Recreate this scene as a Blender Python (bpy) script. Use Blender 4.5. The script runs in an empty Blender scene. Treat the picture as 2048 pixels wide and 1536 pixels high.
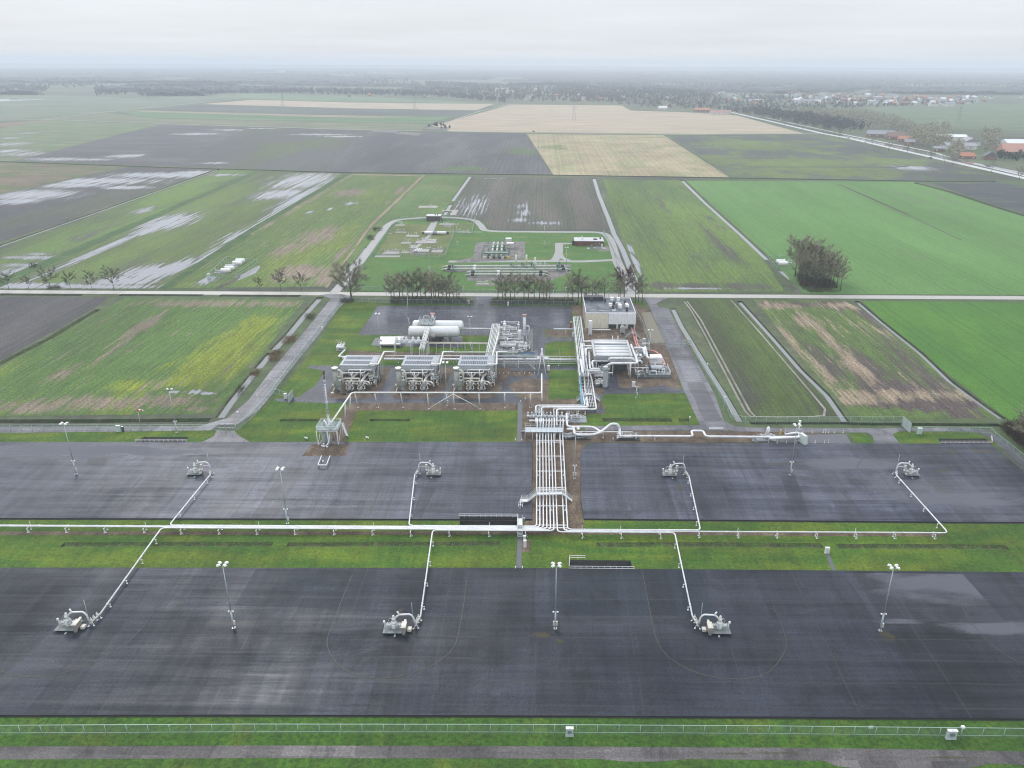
import bpy, math, random
from math import radians as R, sin, cos, pi, tan, atan2, hypot
from mathutils import Vector, Matrix
from mathutils.geometry import delaunay_2d_cdt, intersect_point_tri_2d
sc = bpy.context.scene
COL = sc.collection
# ---------------------------------------------------------------- camera
CAMH = 100.0; FPX = 1560.0; PITCH = R(22.4); ROLL = R(0.3)
cd = bpy.data.cameras.new('camera'); cam = bpy.data.objects.new('camera', cd); COL.objects.link(cam)
CM = Matrix.Rotation(pi/2-PITCH, 4, 'X') @ Matrix.Rotation(ROLL, 4, 'Z')
cam.matrix_world = Matrix.Translation((0, 0, CAMH)) @ CM
cd.sensor_width = 36; cd.lens = FPX/2048*36; CX = 1075.0; cd.shift_x = -(CX-1024)/2048; cd.clip_start = 1; cd.clip_end = 60000
sc.camera = cam
sc.view_settings.view_transform = 'Standard'; sc.view_settings.look = 'None'
sc.view_settings.exposure = -0.03; sc.view_settings.gamma = 1
sc.render.resolution_x = 1024; sc.render.resolution_y = 768
sc.cycles.volume_bounces = 2; sc.cycles.max_bounces = 6; sc.cycles.diffuse_bounces = 2
sc.cycles.transparent_max_bounces = 16; sc.cycles.filter_width = 1.1
sc.cycles.caustics_reflective = False; sc.cycles.caustics_refractive = False
# ---------------------------------------------------------------- sky and sun: overcast
SUN_EL, SUN_ROT = R(42), R(335)
w = bpy.data.worlds.new('World'); sc.world = w; w.use_nodes = True
nt = w.node_tree; nt.nodes.clear()
def N(t, ty, **k):
    n = t.nodes.new(ty)
    for a, b in k.items(): setattr(n, a, b)
    return n
def setup_world():
    L = nt.links.new
    out = N(nt, 'ShaderNodeOutputWorld'); bg = N(nt, 'ShaderNodeBackground'); bg.inputs[1].default_value = 0.1
    sky = N(nt, 'ShaderNodeTexSky', sky_type='NISHITA'); sky.sun_disc = False
    sky.sun_elevation = SUN_EL; sky.sun_rotation = SUN_ROT
    tc = N(nt, 'ShaderNodeTexCoord'); sp = N(nt, 'ShaderNodeSeparateXYZ'); L(tc.outputs['Generated'], sp.inputs[0])
    # cloud layer seen edge-on towards the horizon: project direction on a flat deck
    mx = N(nt, 'ShaderNodeMath', operation='MAXIMUM'); L(sp.outputs[2], mx.inputs[0]); mx.inputs[1].default_value = 0.0
    ad = N(nt, 'ShaderNodeMath', operation='ADD'); L(mx.outputs[0], ad.inputs[0]); ad.inputs[1].default_value = 0.05
    dv = N(nt, 'ShaderNodeVectorMath', operation='DIVIDE'); L(tc.outputs['Generated'], dv.inputs[0])
    cb = N(nt, 'ShaderNodeCombineXYZ'); L(ad.outputs[0], cb.inputs[0]); L(ad.outputs[0], cb.inputs[1]); cb.inputs[2].default_value = 1
    L(cb.outputs[0], dv.inputs[1])
    no = N(nt, 'ShaderNodeTexNoise'); L(dv.outputs[0], no.inputs['Vector']); no.inputs['Scale'].default_value = 0.28; no.inputs['Detail'].default_value = 5; no.inputs['Roughness'].default_value = .5
    mr = N(nt, 'ShaderNodeMapRange'); L(no.outputs[0], mr.inputs[0]); mr.inputs[1].default_value = .3; mr.inputs[2].default_value = .7
    mr.inputs[3].default_value = .90; mr.inputs[4].default_value = 1.03
    # CIE overcast: brighter towards the zenith
    zr = N(nt, 'ShaderNodeMapRange'); L(mx.outputs[0], zr.inputs[0]); zr.inputs[1].default_value = 0; zr.inputs[2].default_value = 1
    zr.inputs[3].default_value = ZEN0; zr.inputs[4].default_value = ZEN1
    ml = N(nt, 'ShaderNodeMath', operation='MULTIPLY'); L(mr.outputs[0], ml.inputs[0]); L(zr.outputs[0], ml.inputs[1])
    cc = N(nt, 'ShaderNodeVectorMath', operation='SCALE'); cc.inputs[0].default_value = (8.35, 8.68, 9.2); L(ml.outputs[0], cc.inputs[3])
    mi = N(nt, 'ShaderNodeMix', data_type='RGBA'); mi.inputs[0].default_value = 0.94
    L(sky.outputs[0], mi.inputs[6]); L(cc.outputs[0], mi.inputs[7]); L(mi.outputs[2], bg.inputs[0]); L(bg.outputs[0], out.inputs[0])
ZEN0, ZEN1 = .97, 2.25
setup_world()
sl = bpy.data.lights.new('sun', 'SUN'); sun = bpy.data.objects.new('sun', sl); COL.objects.link(sun)
sl.energy = 1.5; sl.angle = R(14); sl.color = (1, .97, .93)
sun.rotation_euler = (pi/2-SUN_EL, 0, pi-SUN_ROT)
# ---------------------------------------------------------------- pixel (2048 x 1536 photo) -> place
def ray(px, py): return (CM.to_3x3() @ Vector(((px-CX)/FPX, -(py-768)/FPX, -1))).normalized()
def Q(px, py, z=0.0):
    d = ray(px, py)
    if d.z > -0.0035: d.z = -0.0035
    t = (z-CAMH)/d.z
    return Vector((d.x*t, d.y*t, z))
YAW = -R(0.18)                        # the plant's north, east of the camera's
EU = Vector((cos(YAW), sin(YAW), 0)); EV = Vector((-sin(YAW), cos(YAW), 0)); EZ = Vector((0, 0, 1))
def F(o, u=0, v=0, z=0): return Vector((o[0], o[1], o[2] if len(o) > 2 else 0)) + EU*u + EV*v + EZ*z
rnd = random.Random(7)
# ---------------------------------------------------------------- materials
MATS = {}
class NG:
    def __init__(s, name):
        s.m = bpy.data.materials.new(name); s.m.use_nodes = True; s.t = s.m.node_tree
        s.b = s.t.nodes['Principled BSDF']; s.L = s.t.links.new
        tc = N(s.t, 'ShaderNodeTexCoord'); s.co = tc.outputs['Object']
    def put(s, sock, v):
        if isinstance(v, bpy.types.NodeSocket): s.L(v, sock)
        elif isinstance(v, (tuple, list)) and len(v) == 3 and sock.type == 'RGBA': sock.default_value = (*v, 1)
        else: sock.default_value = v
    def math(s, op, a, b=0, c=0, clamp=False):
        n = N(s.t, 'ShaderNodeMath', operation=op, use_clamp=clamp); s.put(n.inputs[0], a); s.put(n.inputs[1], b); s.put(n.inputs[2], c); return n.outputs[0]
    def mapping(s, v, rot=0, scale=(1, 1, 1), loc=(0, 0, 0)):
        n = N(s.t, 'ShaderNodeMapping'); s.put(n.inputs[0], v); n.inputs['Rotation'].default_value = (0, 0, rot); n.inputs['Scale'].default_value = scale; n.inputs['Location'].default_value = loc; return n.outputs[0]
    def noise(s, v, scale, detail=3, rough=.5, dist=0):
        n = N(s.t, 'ShaderNodeTexNoise'); s.put(n.inputs['Vector'], v); n.inputs['Scale'].default_value = scale; n.inputs['Detail'].default_value = detail; n.inputs['Roughness'].default_value = rough; n.inputs['Distortion'].default_value = dist; return n.outputs[0]
    def rng(s, x, a, b, c=0, d=1, smooth=False):
        n = N(s.t, 'ShaderNodeMapRange'); n.interpolation_type = 'SMOOTHSTEP' if smooth else 'LINEAR'
        s.put(n.inputs[0], x)
        for i, q in enumerate((a, b, c, d)): s.put(n.inputs[i+1], q)
        return n.outputs[0]
    def mix(s, f, a, b, mode='MIX'):
        n = N(s.t, 'ShaderNodeMix', data_type='RGBA', blend_type=mode); s.put(n.inputs[0], f); s.put(n.inputs[6], a); s.put(n.inputs[7], b); return n.outputs[2]
    def sep(s, v):
        n = N(s.t, 'ShaderNodeSeparateXYZ'); s.put(n.inputs[0], v); return n.outputs
    def comb(s, x, y, z=0):
        n = N(s.t, 'ShaderNodeCombineXYZ'); s.put(n.inputs[0], x); s.put(n.inputs[1], y); s.put(n.inputs[2], z); return n.outputs[0]
    def spot(s, px, py, ru, rv, rot=0, wob=None):
        """smooth mask round a place on the ground, ru x rv metres east and north"""
        c = Q(px, py); m = s.mapping(s.co, 0, (1, 1, 1), (-c.x, -c.y, 0)); m = s.mapping(m, -(YAW+rot), (1, 1, 1))
        m = s.mapping(m, 0, (1/ru, 1/rv, 0)); n = N(s.t, 'ShaderNodeVectorMath', operation='LENGTH'); s.put(n.inputs[0], m)
        return s.rng(n.outputs['Value'], 0.0, 1.35, 1, 0, True)
def plain(name, col, rough=.5, metal=0, var=.12, sc_=1.5, dirt=None, spec=None):
    if name in MATS: return MATS[name]
    g = NG(name)
    f = g.noise(g.co, sc_, 4, .6); f = g.rng(f, .3, .7)
    c2 = tuple(x*(1-var) for x in col) if dirt is None else dirt
    g.put(g.b.inputs['Base Color'], g.mix(f if dirt is None else g.math('MULTIPLY', f, var), col, c2))
    g.b.inputs['Roughness'].default_value = rough; g.b.inputs['Metallic'].default_value = metal
    if spec is not None: g.b.inputs['Specular IOR Level'].default_value = spec
    MATS[name] = g.m; return g.m
def ground_mat(name, base, alt=None, third=None, size=30, stretch=1, t=(.45, .6), t3=(.55, .68), size3=6, stretch3=1, rows=None, fine=(1.2, .35),
               spots=(), spots3=(), fine2=None, puddles=(), pthr=.5, pstripe=2.2, rough=.85, ew=False, smin=0, soft=True, pcol=(.20, .21, .24), big=.25):
    g = NG(name)
    def tone(c):
        if c is None: return c
        if c[1] > c[0]*1.25 and c[1] > c[2]*1.4: return (c[0]*.70, c[1]*.72, c[2]*.62)
        if c[1] > c[0]: return (c[0]*.76, c[1]*.78, c[2]*.78)
        return tuple(x*.84 for x in c)
    base, alt, third = tone(base), tone(alt), tone(third)
    if name.startswith('field') and stretch >= 1.5: stretch *= 2.2; stretch3 = max(stretch3, 3)*1.8
    def kk(sp):
        y = sp[1]; f = 4.0 if y < 345 else 3.2 if y < 460 else 2.3 if y < 592 else 1.4 if y < 850 else 1
        return (sp[0], sp[1], sp[2], sp[3]*(f if sp[3] < 40 else 1))+tuple(sp[4:])
    if name.startswith('field') or name == 'stubble': spots, spots3, puddles = [kk(q) for q in spots], [kk(q) for q in spots3], [kk(q) for q in puddles]
    v = g.mapping(g.co, -YAW + (pi/2 if ew else 0))
    st = g.mapping(v, 0, (1, 1/stretch, 1)) ; st3 = g.mapping(v, 0, (1, 1/stretch3, 1))
    col = base
    if alt is not None:
        f = g.rng(g.noise(st, 1/size, 5, .6, .3), t[0], t[1], smin, 1, True)
        for sp in spots:
            q = g.spot(*sp[:4], rot=sp[4] if len(sp) > 4 else 0)
            k = g.rng(g.math('ADD', g.math('MULTIPLY', q, .5), g.math('MULTIPLY', g.noise(st, 3.0/size, 8, .75, .4), 1.5)), .92, 1.2, 0, 1, True)
            f = g.math('MAXIMUM', f, k)
        col = g.mix(f, base, alt)
    if third is not None:
        f = g.rng(g.noise(st3, 1/size3, 6, .7, .2), t3[0], t3[1], 0, 1, True)
        for sp in spots3:
            q = g.spot(*sp[:4], rot=sp[4] if len(sp) > 4 else 0)
            k = g.rng(g.math('ADD', g.math('MULTIPLY', q, .5), g.math('MULTIPLY', g.noise(st3, 1.6/size3, 7, .75, .3), 1.5)), .98, 1.25, 0, 1, True)
            f = g.math('MAXIMUM', f, k)
        col = g.mix(f, col, third)
    # broad and fine tone changes
    b = g.rng(g.noise(st, .6/size, 4, .6), .3, .7, 1-big, 1+big)
    fn = g.rng(g.noise(v, 1/fine[0], 5, .85), .36, .64, max(.1, 1-1.5*fine[1]), 1+1.5*fine[1])
    b = g.math('MULTIPLY', b, fn)
    fn2 = g.rng(g.noise(g.mapping(v, 0, (1, .18, 1)), .45, 4, .7), .33, .67, 1-fine[1]*.6, 1+fine[1]*.6)
    b = g.math('MULTIPLY', b, fn2)
    if rows:
        p, k = rows
        x = g.sep(v)[0]
        wob = g.math('MULTIPLY', g.noise(v, .05, 2), p*.6)
        wv = g.math('SINE', g.math('MULTIPLY', g.math('ADD', x, wob), 2*pi/p))
        wv = g.math('MULTIPLY', wv, g.rng(g.noise(g.mapping(v, 0, (1, .1, 1)), .35, 3), .35, .65, 0, 1))
        b = g.math('MULTIPLY', b, g.math('ADD', g.math('MULTIPLY', wv, k), 1))
        tr = g.math('PINGPONG', g.math('ADD', x, g.math('MULTIPLY', g.noise(v, .01, 1), 3)), 11); tr = g.rng(g.math('ABSOLUTE', g.math('SUBTRACT', tr, 2)), .15, .7, .80, 1)
        b = g.math('MULTIPLY', b, tr)
    n = N(g.t, 'ShaderNodeVectorMath', operation='SCALE'); g.put(n.inputs[0], col); g.put(n.inputs[3], b); col = n.outputs[0]
    rg = rough
    if puddles:
        f = None
        for sp in puddles:
            q = g.spot(*sp[:4], rot=sp[4] if len(sp) > 4 else 0)
            f = q if f is None else g.math('MAXIMUM', f, q)
        x = g.sep(v)[0]
        ns = g.math('ADD', g.math('MULTIPLY', g.noise(g.mapping(v, 0, (1, .035, 1)), .26, 8, .8, .3), 1.5), -.25)
        strp = g.math('MULTIPLY', g.math('SINE', g.math('MULTIPLY', x, 2*pi/pstripe)), .09)
        brk = g.math('MULTIPLY', g.math('SUBTRACT', g.noise(g.mapping(v, 0, (1, .035, 1)), .8, 5, .8), .5), 1.1)
        k = g.math('ADD', g.math('ADD', g.math('ADD', g.math('MULTIPLY', f, .60), ns), strp), brk)
        k0 = g.rng(k, pthr+.30, pthr+.44, 0, .75, True); col = g.mix(k0, col, (.075, .075, .075))
        k = g.rng(k, pthr+.44, pthr+.64, 0, .92, True)
        col = g.mix(k, col, pcol); rg = g.rng(k, 0, 1, rough, .04)
        g.put(g.b.inputs['Specular IOR Level'], g.rng(k, 0, 1, .3, .7))
    else: g.b.inputs['Specular IOR Level'].default_value = .3
    g.put(g.b.inputs['Base Color'], col); g.put(g.b.inputs['Roughness'], rg)
    return g.m
def asphalt_mat(name, base=(.042, .045, .058), light=(.075, .077, .088), rough=(.28, .62), moss=(), wet=(), streak=1.0, pale=(), seams=True):
    g = NG(name); v = g.mapping(g.co, -YAW)
    a = g.noise(g.mapping(v, 0, (.02, .45, 1)), 1, 7, .75, .3)         # streaks lying east-west
    b = g.noise(g.mapping(v, 0, (.40, .02, 1)), 1, 7, .75, .5)         # and north-south
    c = g.noise(v, .035, 4, .6, 0)
    s = g.math('ADD', g.math('MULTIPLY', a, .42), g.math('MULTIPLY', b, .20)); s = g.math('ADD', s, g.math('MULTIPLY', c, .38))
    f = g.rng(s, .50-.10, .50+.13, 0, 1)
    col = g.mix(f, base, light)
    # seams of the paving lanes, each lane of a slightly different age
    x = g.sep(v)
    def wn(px_, py_, ox):
        n = N(g.t, 'ShaderNodeTexWhiteNoise', noise_dimensions='2D'); wob = g.math('MULTIPLY', g.noise(v, .08, 3), 1.2)
        g.put(n.inputs['Vector'], g.comb(g.math('FLOOR', g.math('DIVIDE', g.math('ADD', x[0], wob), px_)), g.math('FLOOR', g.math('DIVIDE', g.math('ADD', x[1], ox), py_)))); return n.outputs['Value']
    lane = g.math('MULTIPLY', g.rng(wn(5.6, 31, 3), 0, 1, .74, 1.26), g.rng(wn(23, 13, 7), 0, 1, .82, 1.2))
    st_ = g.rng(g.noise(g.mapping(v, 0, (1, .6, 1)), .09, 8, .8, .8), .52, .60, 1, .62)
    sc2 = g.rng(g.noise(g.mapping(v, 0, (.25, 1, 1)), .22, 9, .85, .5), .57, .68, 1, 1.9)
    sc3 = g.rng(g.noise(g.mapping(v, 0, (1, .2, 1)), .30, 9, .85, .3), .57, .68, 1, 1.75)
    lane = g.math('MULTIPLY', g.math('MULTIPLY', lane, st_), g.math('MULTIPLY', sc2, sc3))
    n = N(g.t, 'ShaderNodeVectorMath', operation='SCALE'); g.put(n.inputs[0], col); g.put(n.inputs[3], lane); col = n.outputs[0]
    for i, p in (((0, 18.0), (1, 5.6)) if seams else ()):
        d = g.math('PINGPONG', g.math('ADD', x[i], g.math('MULTIPLY', g.noise(v, .06, 2), .8)), p/2)
        k = g.rng(d, .04, .3, .25, 1); k2 = g.rng(g.noise(v, .07, 2), .38, .52, 1, 0)
        k = g.math('MAXIMUM', k, k2)
        col = g.mix(k, (.03, .032, .038), col)
    fn = g.rng(g.noise(v, 2.4, 5, .9), .36, .64, .55, 1.5)
    n = N(g.t, 'ShaderNodeVectorMath', operation='SCALE'); g.put(n.inputs[0], col); g.put(n.inputs[3], fn); col = n.outputs[0]
    rg = g.rng(s, .50-.10, .50+.12, rough[1], rough[0])
    for sp in moss:
        q = g.spot(*sp[:4]); k = g.rng(g.math('ADD', g.math('MULTIPLY', q, .8), g.math('MULTIPLY', g.noise(v, .7, 8, .9), 2.2)), 1.55, 1.95, 0, .85, True)
        col = g.mix(k, col, (.050, .042, .014)); rg = g.mix(k, rg, .8) if False else rg
    for sp in pale:
        q = g.spot(*sp[:4]); k = g.rng(g.math('ADD', q, g.math('MULTIPLY', g.noise(g.mapping(v, 0, (.15, 1, 1)), .5, 7, .75), 2)), 1.35, 2.3, 0, .5, True)
        col = g.mix(k, col, (.09, .085, .09))
    for sp in wet:
        q = g.spot(*sp[:4]); k = g.rng(g.math('ADD', q, g.math('MULTIPLY', g.noise(g.mapping(v, 0, (.25, 1, 1)), .3, 7, .75), 2)), 1.35, 1.9, 0, 1, True)
        rg = g.math('MULTIPLY', rg, g.rng(k, 0, 1, 1, .4))
        col = g.mix(k, col, (.07, .075, .095))
    g.put(g.b.inputs['Base Color'], col); g.put(g.b.inputs['Roughness'], rg); g.b.inputs['Specular IOR Level'].default_value = .22
    return g.m
# ---------------------------------------------------------------- mesh helpers
def fillet(pts, r, n=5):
    pts = [Vector(p) for p in pts]; out = [pts[0]]
    for i in range(1, len(pts)-1):
        a, b, c = pts[i-1], pts[i], pts[i+1]; d1 = (a-b); d2 = (c-b)
        if d1.length < 1e-4 or d2.length < 1e-4: continue
        q = min(r, d1.length*.48, d2.length*.48); p0 = b+d1.normalized()*q; p2 = b+d2.normalized()*q
        for k in range(n+1):
            t = k/n; out.append(p0*(1-t)**2 + b*2*t*(1-t) + p2*t*t)
    out.append(pts[-1]); return out
class MB:
    def __init__(s): s.v = []; s.f = []; s.sm = []
    def add(s, vs, fs, smooth=False):
        o = len(s.v); s.v += [tuple(v) for v in vs]
        for f in fs: s.f.append([i+o for i in f]); s.sm.append(smooth)
        return s
    def box(s, c, d, rz=0, taper=1):
        x, y, z = d[0]/2, d[1]/2, d[2]/2; cs, sn = cos(rz), sin(rz); vs = []
        for k in (-1, 1):
            q = 1 if k < 0 else taper
            for i, j in ((-1, -1), (1, -1), (1, 1), (-1, 1)):
                a, b = i*x*q, j*y*q; vs.append((c[0]+a*cs-b*sn, c[1]+a*sn+b*cs, c[2]+k*z))
        return s.add(vs, [(3, 2, 1, 0), (4, 5, 6, 7), (0, 1, 5, 4), (1, 2, 6, 5), (2, 3, 7, 6), (3, 0, 4, 7)])
    def beam(s, a, b, t=.15, t2=None):
        a = Vector(a); b = Vector(b); d = b-a
        if d.length < 1e-5: return s
        d.normalize(); up = EZ if abs(d.z) < .95 else Vector((0, 1, 0)); x = d.cross(up).normalized(); y = x.cross(d); t2 = t2 or t
        vs = []
        for p in (a, b):
            for i, j in ((-1, -1), (1, -1), (1, 1), (-1, 1)): vs.append(p + x*i*t/2 + y*j*t2/2)
        return s.add(vs, [(3, 2, 1, 0), (4, 5, 6, 7), (0, 1, 5, 4), (1, 2, 6, 5), (2, 3, 7, 6), (3, 0, 4, 7)])
    def tube(s, pts, r, n=8, caps=True, r2=None):
        pts = [Vector(p) for p in pts]; m = len(pts)
        if m < 2: return s
        d = (pts[1]-pts[0]).normalized(); up = EZ if abs(d.z) < .9 else Vector((1, 0, 0)); x = d.cross(up).normalized(); rings = []
        for i, p in enumerate(pts):
            if i == 0: t = pts[1]-p
            elif i == m-1: t = p-pts[i-1]
            else: t = (pts[i+1]-p).normalized()+(p-pts[i-1]).normalized()
            if t.length < 1e-6: t = d
            t.normalize(); x = (x - t*x.dot(t)); x = x.normalized() if x.length > 1e-6 else t.orthogonal().normalized(); y = t.cross(x)
            rr = r if r2 is None else r+(r2-r)*i/(m-1)
            rings += [p + x*cos(2*pi*k/n)*rr + y*sin(2*pi*k/n)*rr for k in range(n)]
        fs = [(i*n+k, i*n+(k+1) % n, (i+1)*n+(k+1) % n, (i+1)*n+k) for i in range(m-1) for k in range(n)]
        s.add(rings, fs, True)
        if caps:
            o = len(s.v)-m*n; s.f.append([o+k for k in range(n)][::-1]); s.sm.append(False); s.f.append([o+(m-1)*n+k for k in range(n)]); s.sm.append(False)
        return s
    def lathe(s, base, prof, n=12):
        b = Vector(base); vs = [(b.x+cos(2*pi*k/n)*r, b.y+sin(2*pi*k/n)*r, b.z+z) for r, z in prof for k in range(n)]; m = len(prof)
        s.add(vs, [(i*n+k, i*n+(k+1) % n, (i+1)*n+(k+1) % n, (i+1)*n+k) for i in range(m-1) for k in range(n)], True)
        o = len(s.v)-m*n; s.f.append([o+(m-1)*n+k for k in range(n)]); s.sm.append(False); return s
    def capsule(s, a, b, r, n=16):
        """a vessel lying or standing, with dished ends"""
        a = Vector(a); b = Vector(b); d = (b-a).normalized(); up = EZ if abs(d.z) < .9 else Vector((1, 0, 0)); x = d.cross(up).normalized(); y = d.cross(x)
        prof = [(-.5*r*cos(q), r*sin(q)) for q in (.12, .5, .9, 1.25)]+[(0, r)]
        st = [(a+d*p, q) for p, q in prof]+[(b-d*p, q) for p, q in prof[::-1]]
        vs = [c + x*cos(2*pi*k/n)*q + y*sin(2*pi*k/n)*q for c, q in st for k in range(n)]; m = len(st)
        s.add(vs, [(i*n+k, i*n+(k+1) % n, (i+1)*n+(k+1) % n, (i+1)*n+k) for i in range(m-1) for k in range(n)], True)
        o = len(s.v)-m*n; s.f += [[o+k for k in range(n)], [o+(m-1)*n+k for k in range(n)]]; s.sm += [True, True]; return s
    def build(s, name, m, parent=None, world=False, label=None):
        vs = s.v
        if parent is not None and world:
            im = Matrix.Translation(parent.location) @ Matrix.Rotation(parent.rotation_euler[2], 4, 'Z'); im.invert()
            vs = [tuple(im @ Vector(v)) for v in vs]
        me = bpy.data.meshes.new(name); me.from_pydata(vs, [], s.f); me.materials.append(m)
        me.polygons.foreach_set('use_smooth', s.sm); me.update()
        o = bpy.data.objects.new(name, me); COL.objects.link(o)
        if parent is not None: o.parent = parent
        if label: o['label'] = label
        return o
def tag(o, label=None, cat=None, group=None, kind=None):
    if label: o['label'] = label
    if cat: o['category'] = cat
    if group: o['group'] = group
    if kind: o['kind'] = kind
    return o
def thing(name, loc, label, cat, group=None, rz=None):
    o = bpy.data.objects.new(name, None); COL.objects.link(o); o.location = loc; o.rotation_euler = (0, 0, YAW if rz is None else rz)
    o.empty_display_size = .5
    return tag(o, label, cat, group)
KIDS = {}
def kids(o): return [c for c in bpy.data.objects if c.parent == o]
def dup(root, loc, label=None, rz=None, scale=None, group=None, tree=None):
    def cp(o, par):
        c = o.copy(); COL.objects.link(c); c.parent = par
        for ch in KIDS.setdefault(o.name, kids(o)): cp(ch, c)
        return c
    c = cp(root, None); c.location = loc
    if rz is not None: c.rotation_euler = (0, 0, rz)
    if scale is not None: c.scale = scale if isinstance(scale, (tuple, Vector)) else (scale,)*3
    if label: c['label'] = label
    if group: c['group'] = group
    return c
# ---------------------------------------------------------------- ground sheets with real holes for ditches and basins
HOLES = []
def inpoly(p, poly):
    x, y = p[0], p[1]; c = False; j = len(poly)-1
    for i in range(len(poly)):
        a, b = poly[i], poly[j]
        if (a[1] > y) != (b[1] > y) and x < (b[0]-a[0])*(y-a[1])/(b[1]-a[1])+a[0]: c = not c
        j = i
    return c
def bbox(p): return min(a[0] for a in p), min(a[1] for a in p), max(a[0] for a in p), max(a[1] for a in p)
def sheet_w(name, poly, z, m, kind='structure', thick=0, label=None):
    B = bbox(poly); hs = [h for h in HOLES if not (h[1][0] > B[2] or h[1][2] < B[0] or h[1][1] > B[3] or h[1][3] < B[1])]
    pts = [Vector((p[0], p[1])) for p in poly]; ed = [(i, (i+1) % len(poly)) for i in range(len(poly))]
    for h, _ in hs:
        o = len(pts); pts += [Vector((p[0], p[1])) for p in h]; ed += [(o+i, o+(i+1) % len(h)) for i in range(len(h))]
    ov, oe, of, *_ = delaunay_2d_cdt(pts, ed, [], 0, 1e-4)
    mb = MB(); fs = []
    for f in of:
        c = sum((ov[i] for i in f), Vector((0, 0)))/len(f)
        if inpoly(c, poly) and not any(inpoly(c, h) for h, _ in hs): fs.append(f)
    mb.add([(p.x, p.y, z) for p in ov], fs)
    if thick:
        n = len(poly); mb.add([(p[0], p[1], z) for p in poly]+[(p[0], p[1], z-thick) for p in poly], [(i, (i+1) % n, n+(i+1) % n, n+i) for i in range(n)])
    o = mb.build(name, m); tag(o, label, None, None, kind); return o
ZC = [0]
def sheet(name, ppx, z, m, **k):
    ZC[0] += .0009; z = z+ZC[0]; return sheet_w(name, [tuple(Q(x, y, z))[:2] for x, y in ppx], z, m, **k)
def densify(pts, step):
    out = []
    for a, b in zip(pts, pts[1:]):
        n = max(1, int((b-a).length/step)); out += [a+(b-a)*i/n for i in range(n)]
    return out+[pts[-1]]
def strip_poly(pts, wd):
    L_, R_ = [], []
    for i, p in enumerate(pts):
        t = (pts[min(i+1, len(pts)-1)]-pts[max(i-1, 0)]).normalized(); nn = Vector((-t.y, t.x, 0))
        ww = wd[i] if isinstance(wd, list) else wd
        L_.append(p+nn*ww/2); R_.append(p-nn*ww/2)
    return L_, R_
def strip(name, ppx, wd, z, m, step=None, **k):
    ZC[0] += .0009; z = z+ZC[0]; pts = [Q(x, y, z) for x, y in ppx]
    if step: pts = fillet(pts, step, 6)
    a, b = strip_poly(pts, wd)
    mb = MB(); n = len(a); mb.add([(p.x, p.y, z) for p in a]+[(p.x, p.y, z) for p in b], [(i, n+i, n+i+1, i+1) for i in range(n-1)])
    o = mb.build(name, m); tag(o, None, None, None, k.get('kind', 'structure')); return o
DITCH = []
def ditch(ppx, wd, depth=1.0, ww=None, wz=None, bank='bank', ext=0):
    """cut a trough out of the ground; the banks and the water in it are built later"""
    pts = [Q(x, y) for x, y in ppx]
    a, b = strip_poly(pts, wd); poly = [(p.x, p.y) for p in a]+[(p.x, p.y) for p in b[::-1]]
    HOLES.append((poly, bbox(poly))); DITCH.append((pts, wd, depth, ww, wz, bank))
def build_ditches():
    for pts, wd, depth, ww, wz, bank in DITCH:
        a, b = strip_poly(pts, wd); iw = ww if ww is not None else wd*.35
        c, d = strip_poly(pts, min(iw, wd*.9)); n = len(a); mb = MB()
        # ends closed by pulling the floor back a little
        vs = [(p.x, p.y, 0) for p in a]+[(p.x, p.y, -depth) for p in c]+[(p.x, p.y, -depth) for p in d]+[(p.x, p.y, 0) for p in b]
        fs = []
        for i in range(n-1):
            for k in range(3): fs.append((k*n+i, (k+1)*n+i, (k+1)*n+i+1, k*n+i+1))
        for i in (0, n-1): fs.append((i, n+i, 2*n+i, 3*n+i))
        mb.add(vs, fs); o = mb.build('ditch', MATS[bank]); tag(o, kind='structure')
        if wz is not None:
            t = (depth+wz)/depth; wdt = iw+(wd-iw)*t*.98
            e, g_ = strip_poly(pts, wdt); m2 = MB(); m2.add([(p.x, p.y, wz) for p in e]+[(p.x, p.y, wz) for p in g_], [(i, n+i, n+i+1, i+1) for i in range(n-1)])
            o = m2.build('water', MATS['water']); tag(o, kind='structure')
# ================================================================ GROUND
PZ = .35          # the well pads are slabs standing this far above the grass
MATS['water'] = plain('water', (.16, .17, .18), .06, spec=.9, var=.1)
MATS['bank'] = ground_mat('bank', (.055, .10, .028), (.10, .085, .045), size=4, t=(.4, .65), fine=(.6, .4))
MATS['bank_brown'] = ground_mat('bank_brown', (.075, .085, .032), (.050, .095, .022), size=2, t=(.4, .6), fine=(.5, .5))
MATS['bank_dark'] = ground_mat('bank_dark', (.03, .06, .02), (.05, .05, .03), size=6, t=(.4, .6), fine=(1, .4))
GREEN = (.072, .155, .032); GREEN2 = (.15, .20, .025)
M_base = ground_mat('grass_far', (.075, .12, .05), (.12, .13, .075), size=250, stretch=.4, t=(.35, .65), third=(.07, .075, .06), size3=180, stretch3=.3, t3=(.5, .62), fine=(6, .2))
M_lawn = ground_mat('lawn', (.050, .125, .010), (.135, .180, .012), size=18, stretch=.35, t=(.36, .74), fine=(.7, .32), third=(.045, .12, .010), size3=7, t3=(.55, .75), stretch3=.3)
M_verge = ground_mat('verge', (.050, .125, .013), (.11, .150, .020), size=9, t=(.48, .75), fine=(.8, .38), third=(.04, .10, .014), size3=3, t3=(.5, .75))
M_pad = asphalt_mat('pad_asphalt', moss=[], pale=[(430, 950, 18, 7), (1850, 975, 30, 7), (600, 905, 25, 5), (1400, 900, 22, 5)], wet=[(1800, 1245, 8, 2.2), (1890, 1170, 22, 8), (1930, 1010, 30, 6), (200, 940, 30, 10), (100, 1180, 18, 5)])
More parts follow.
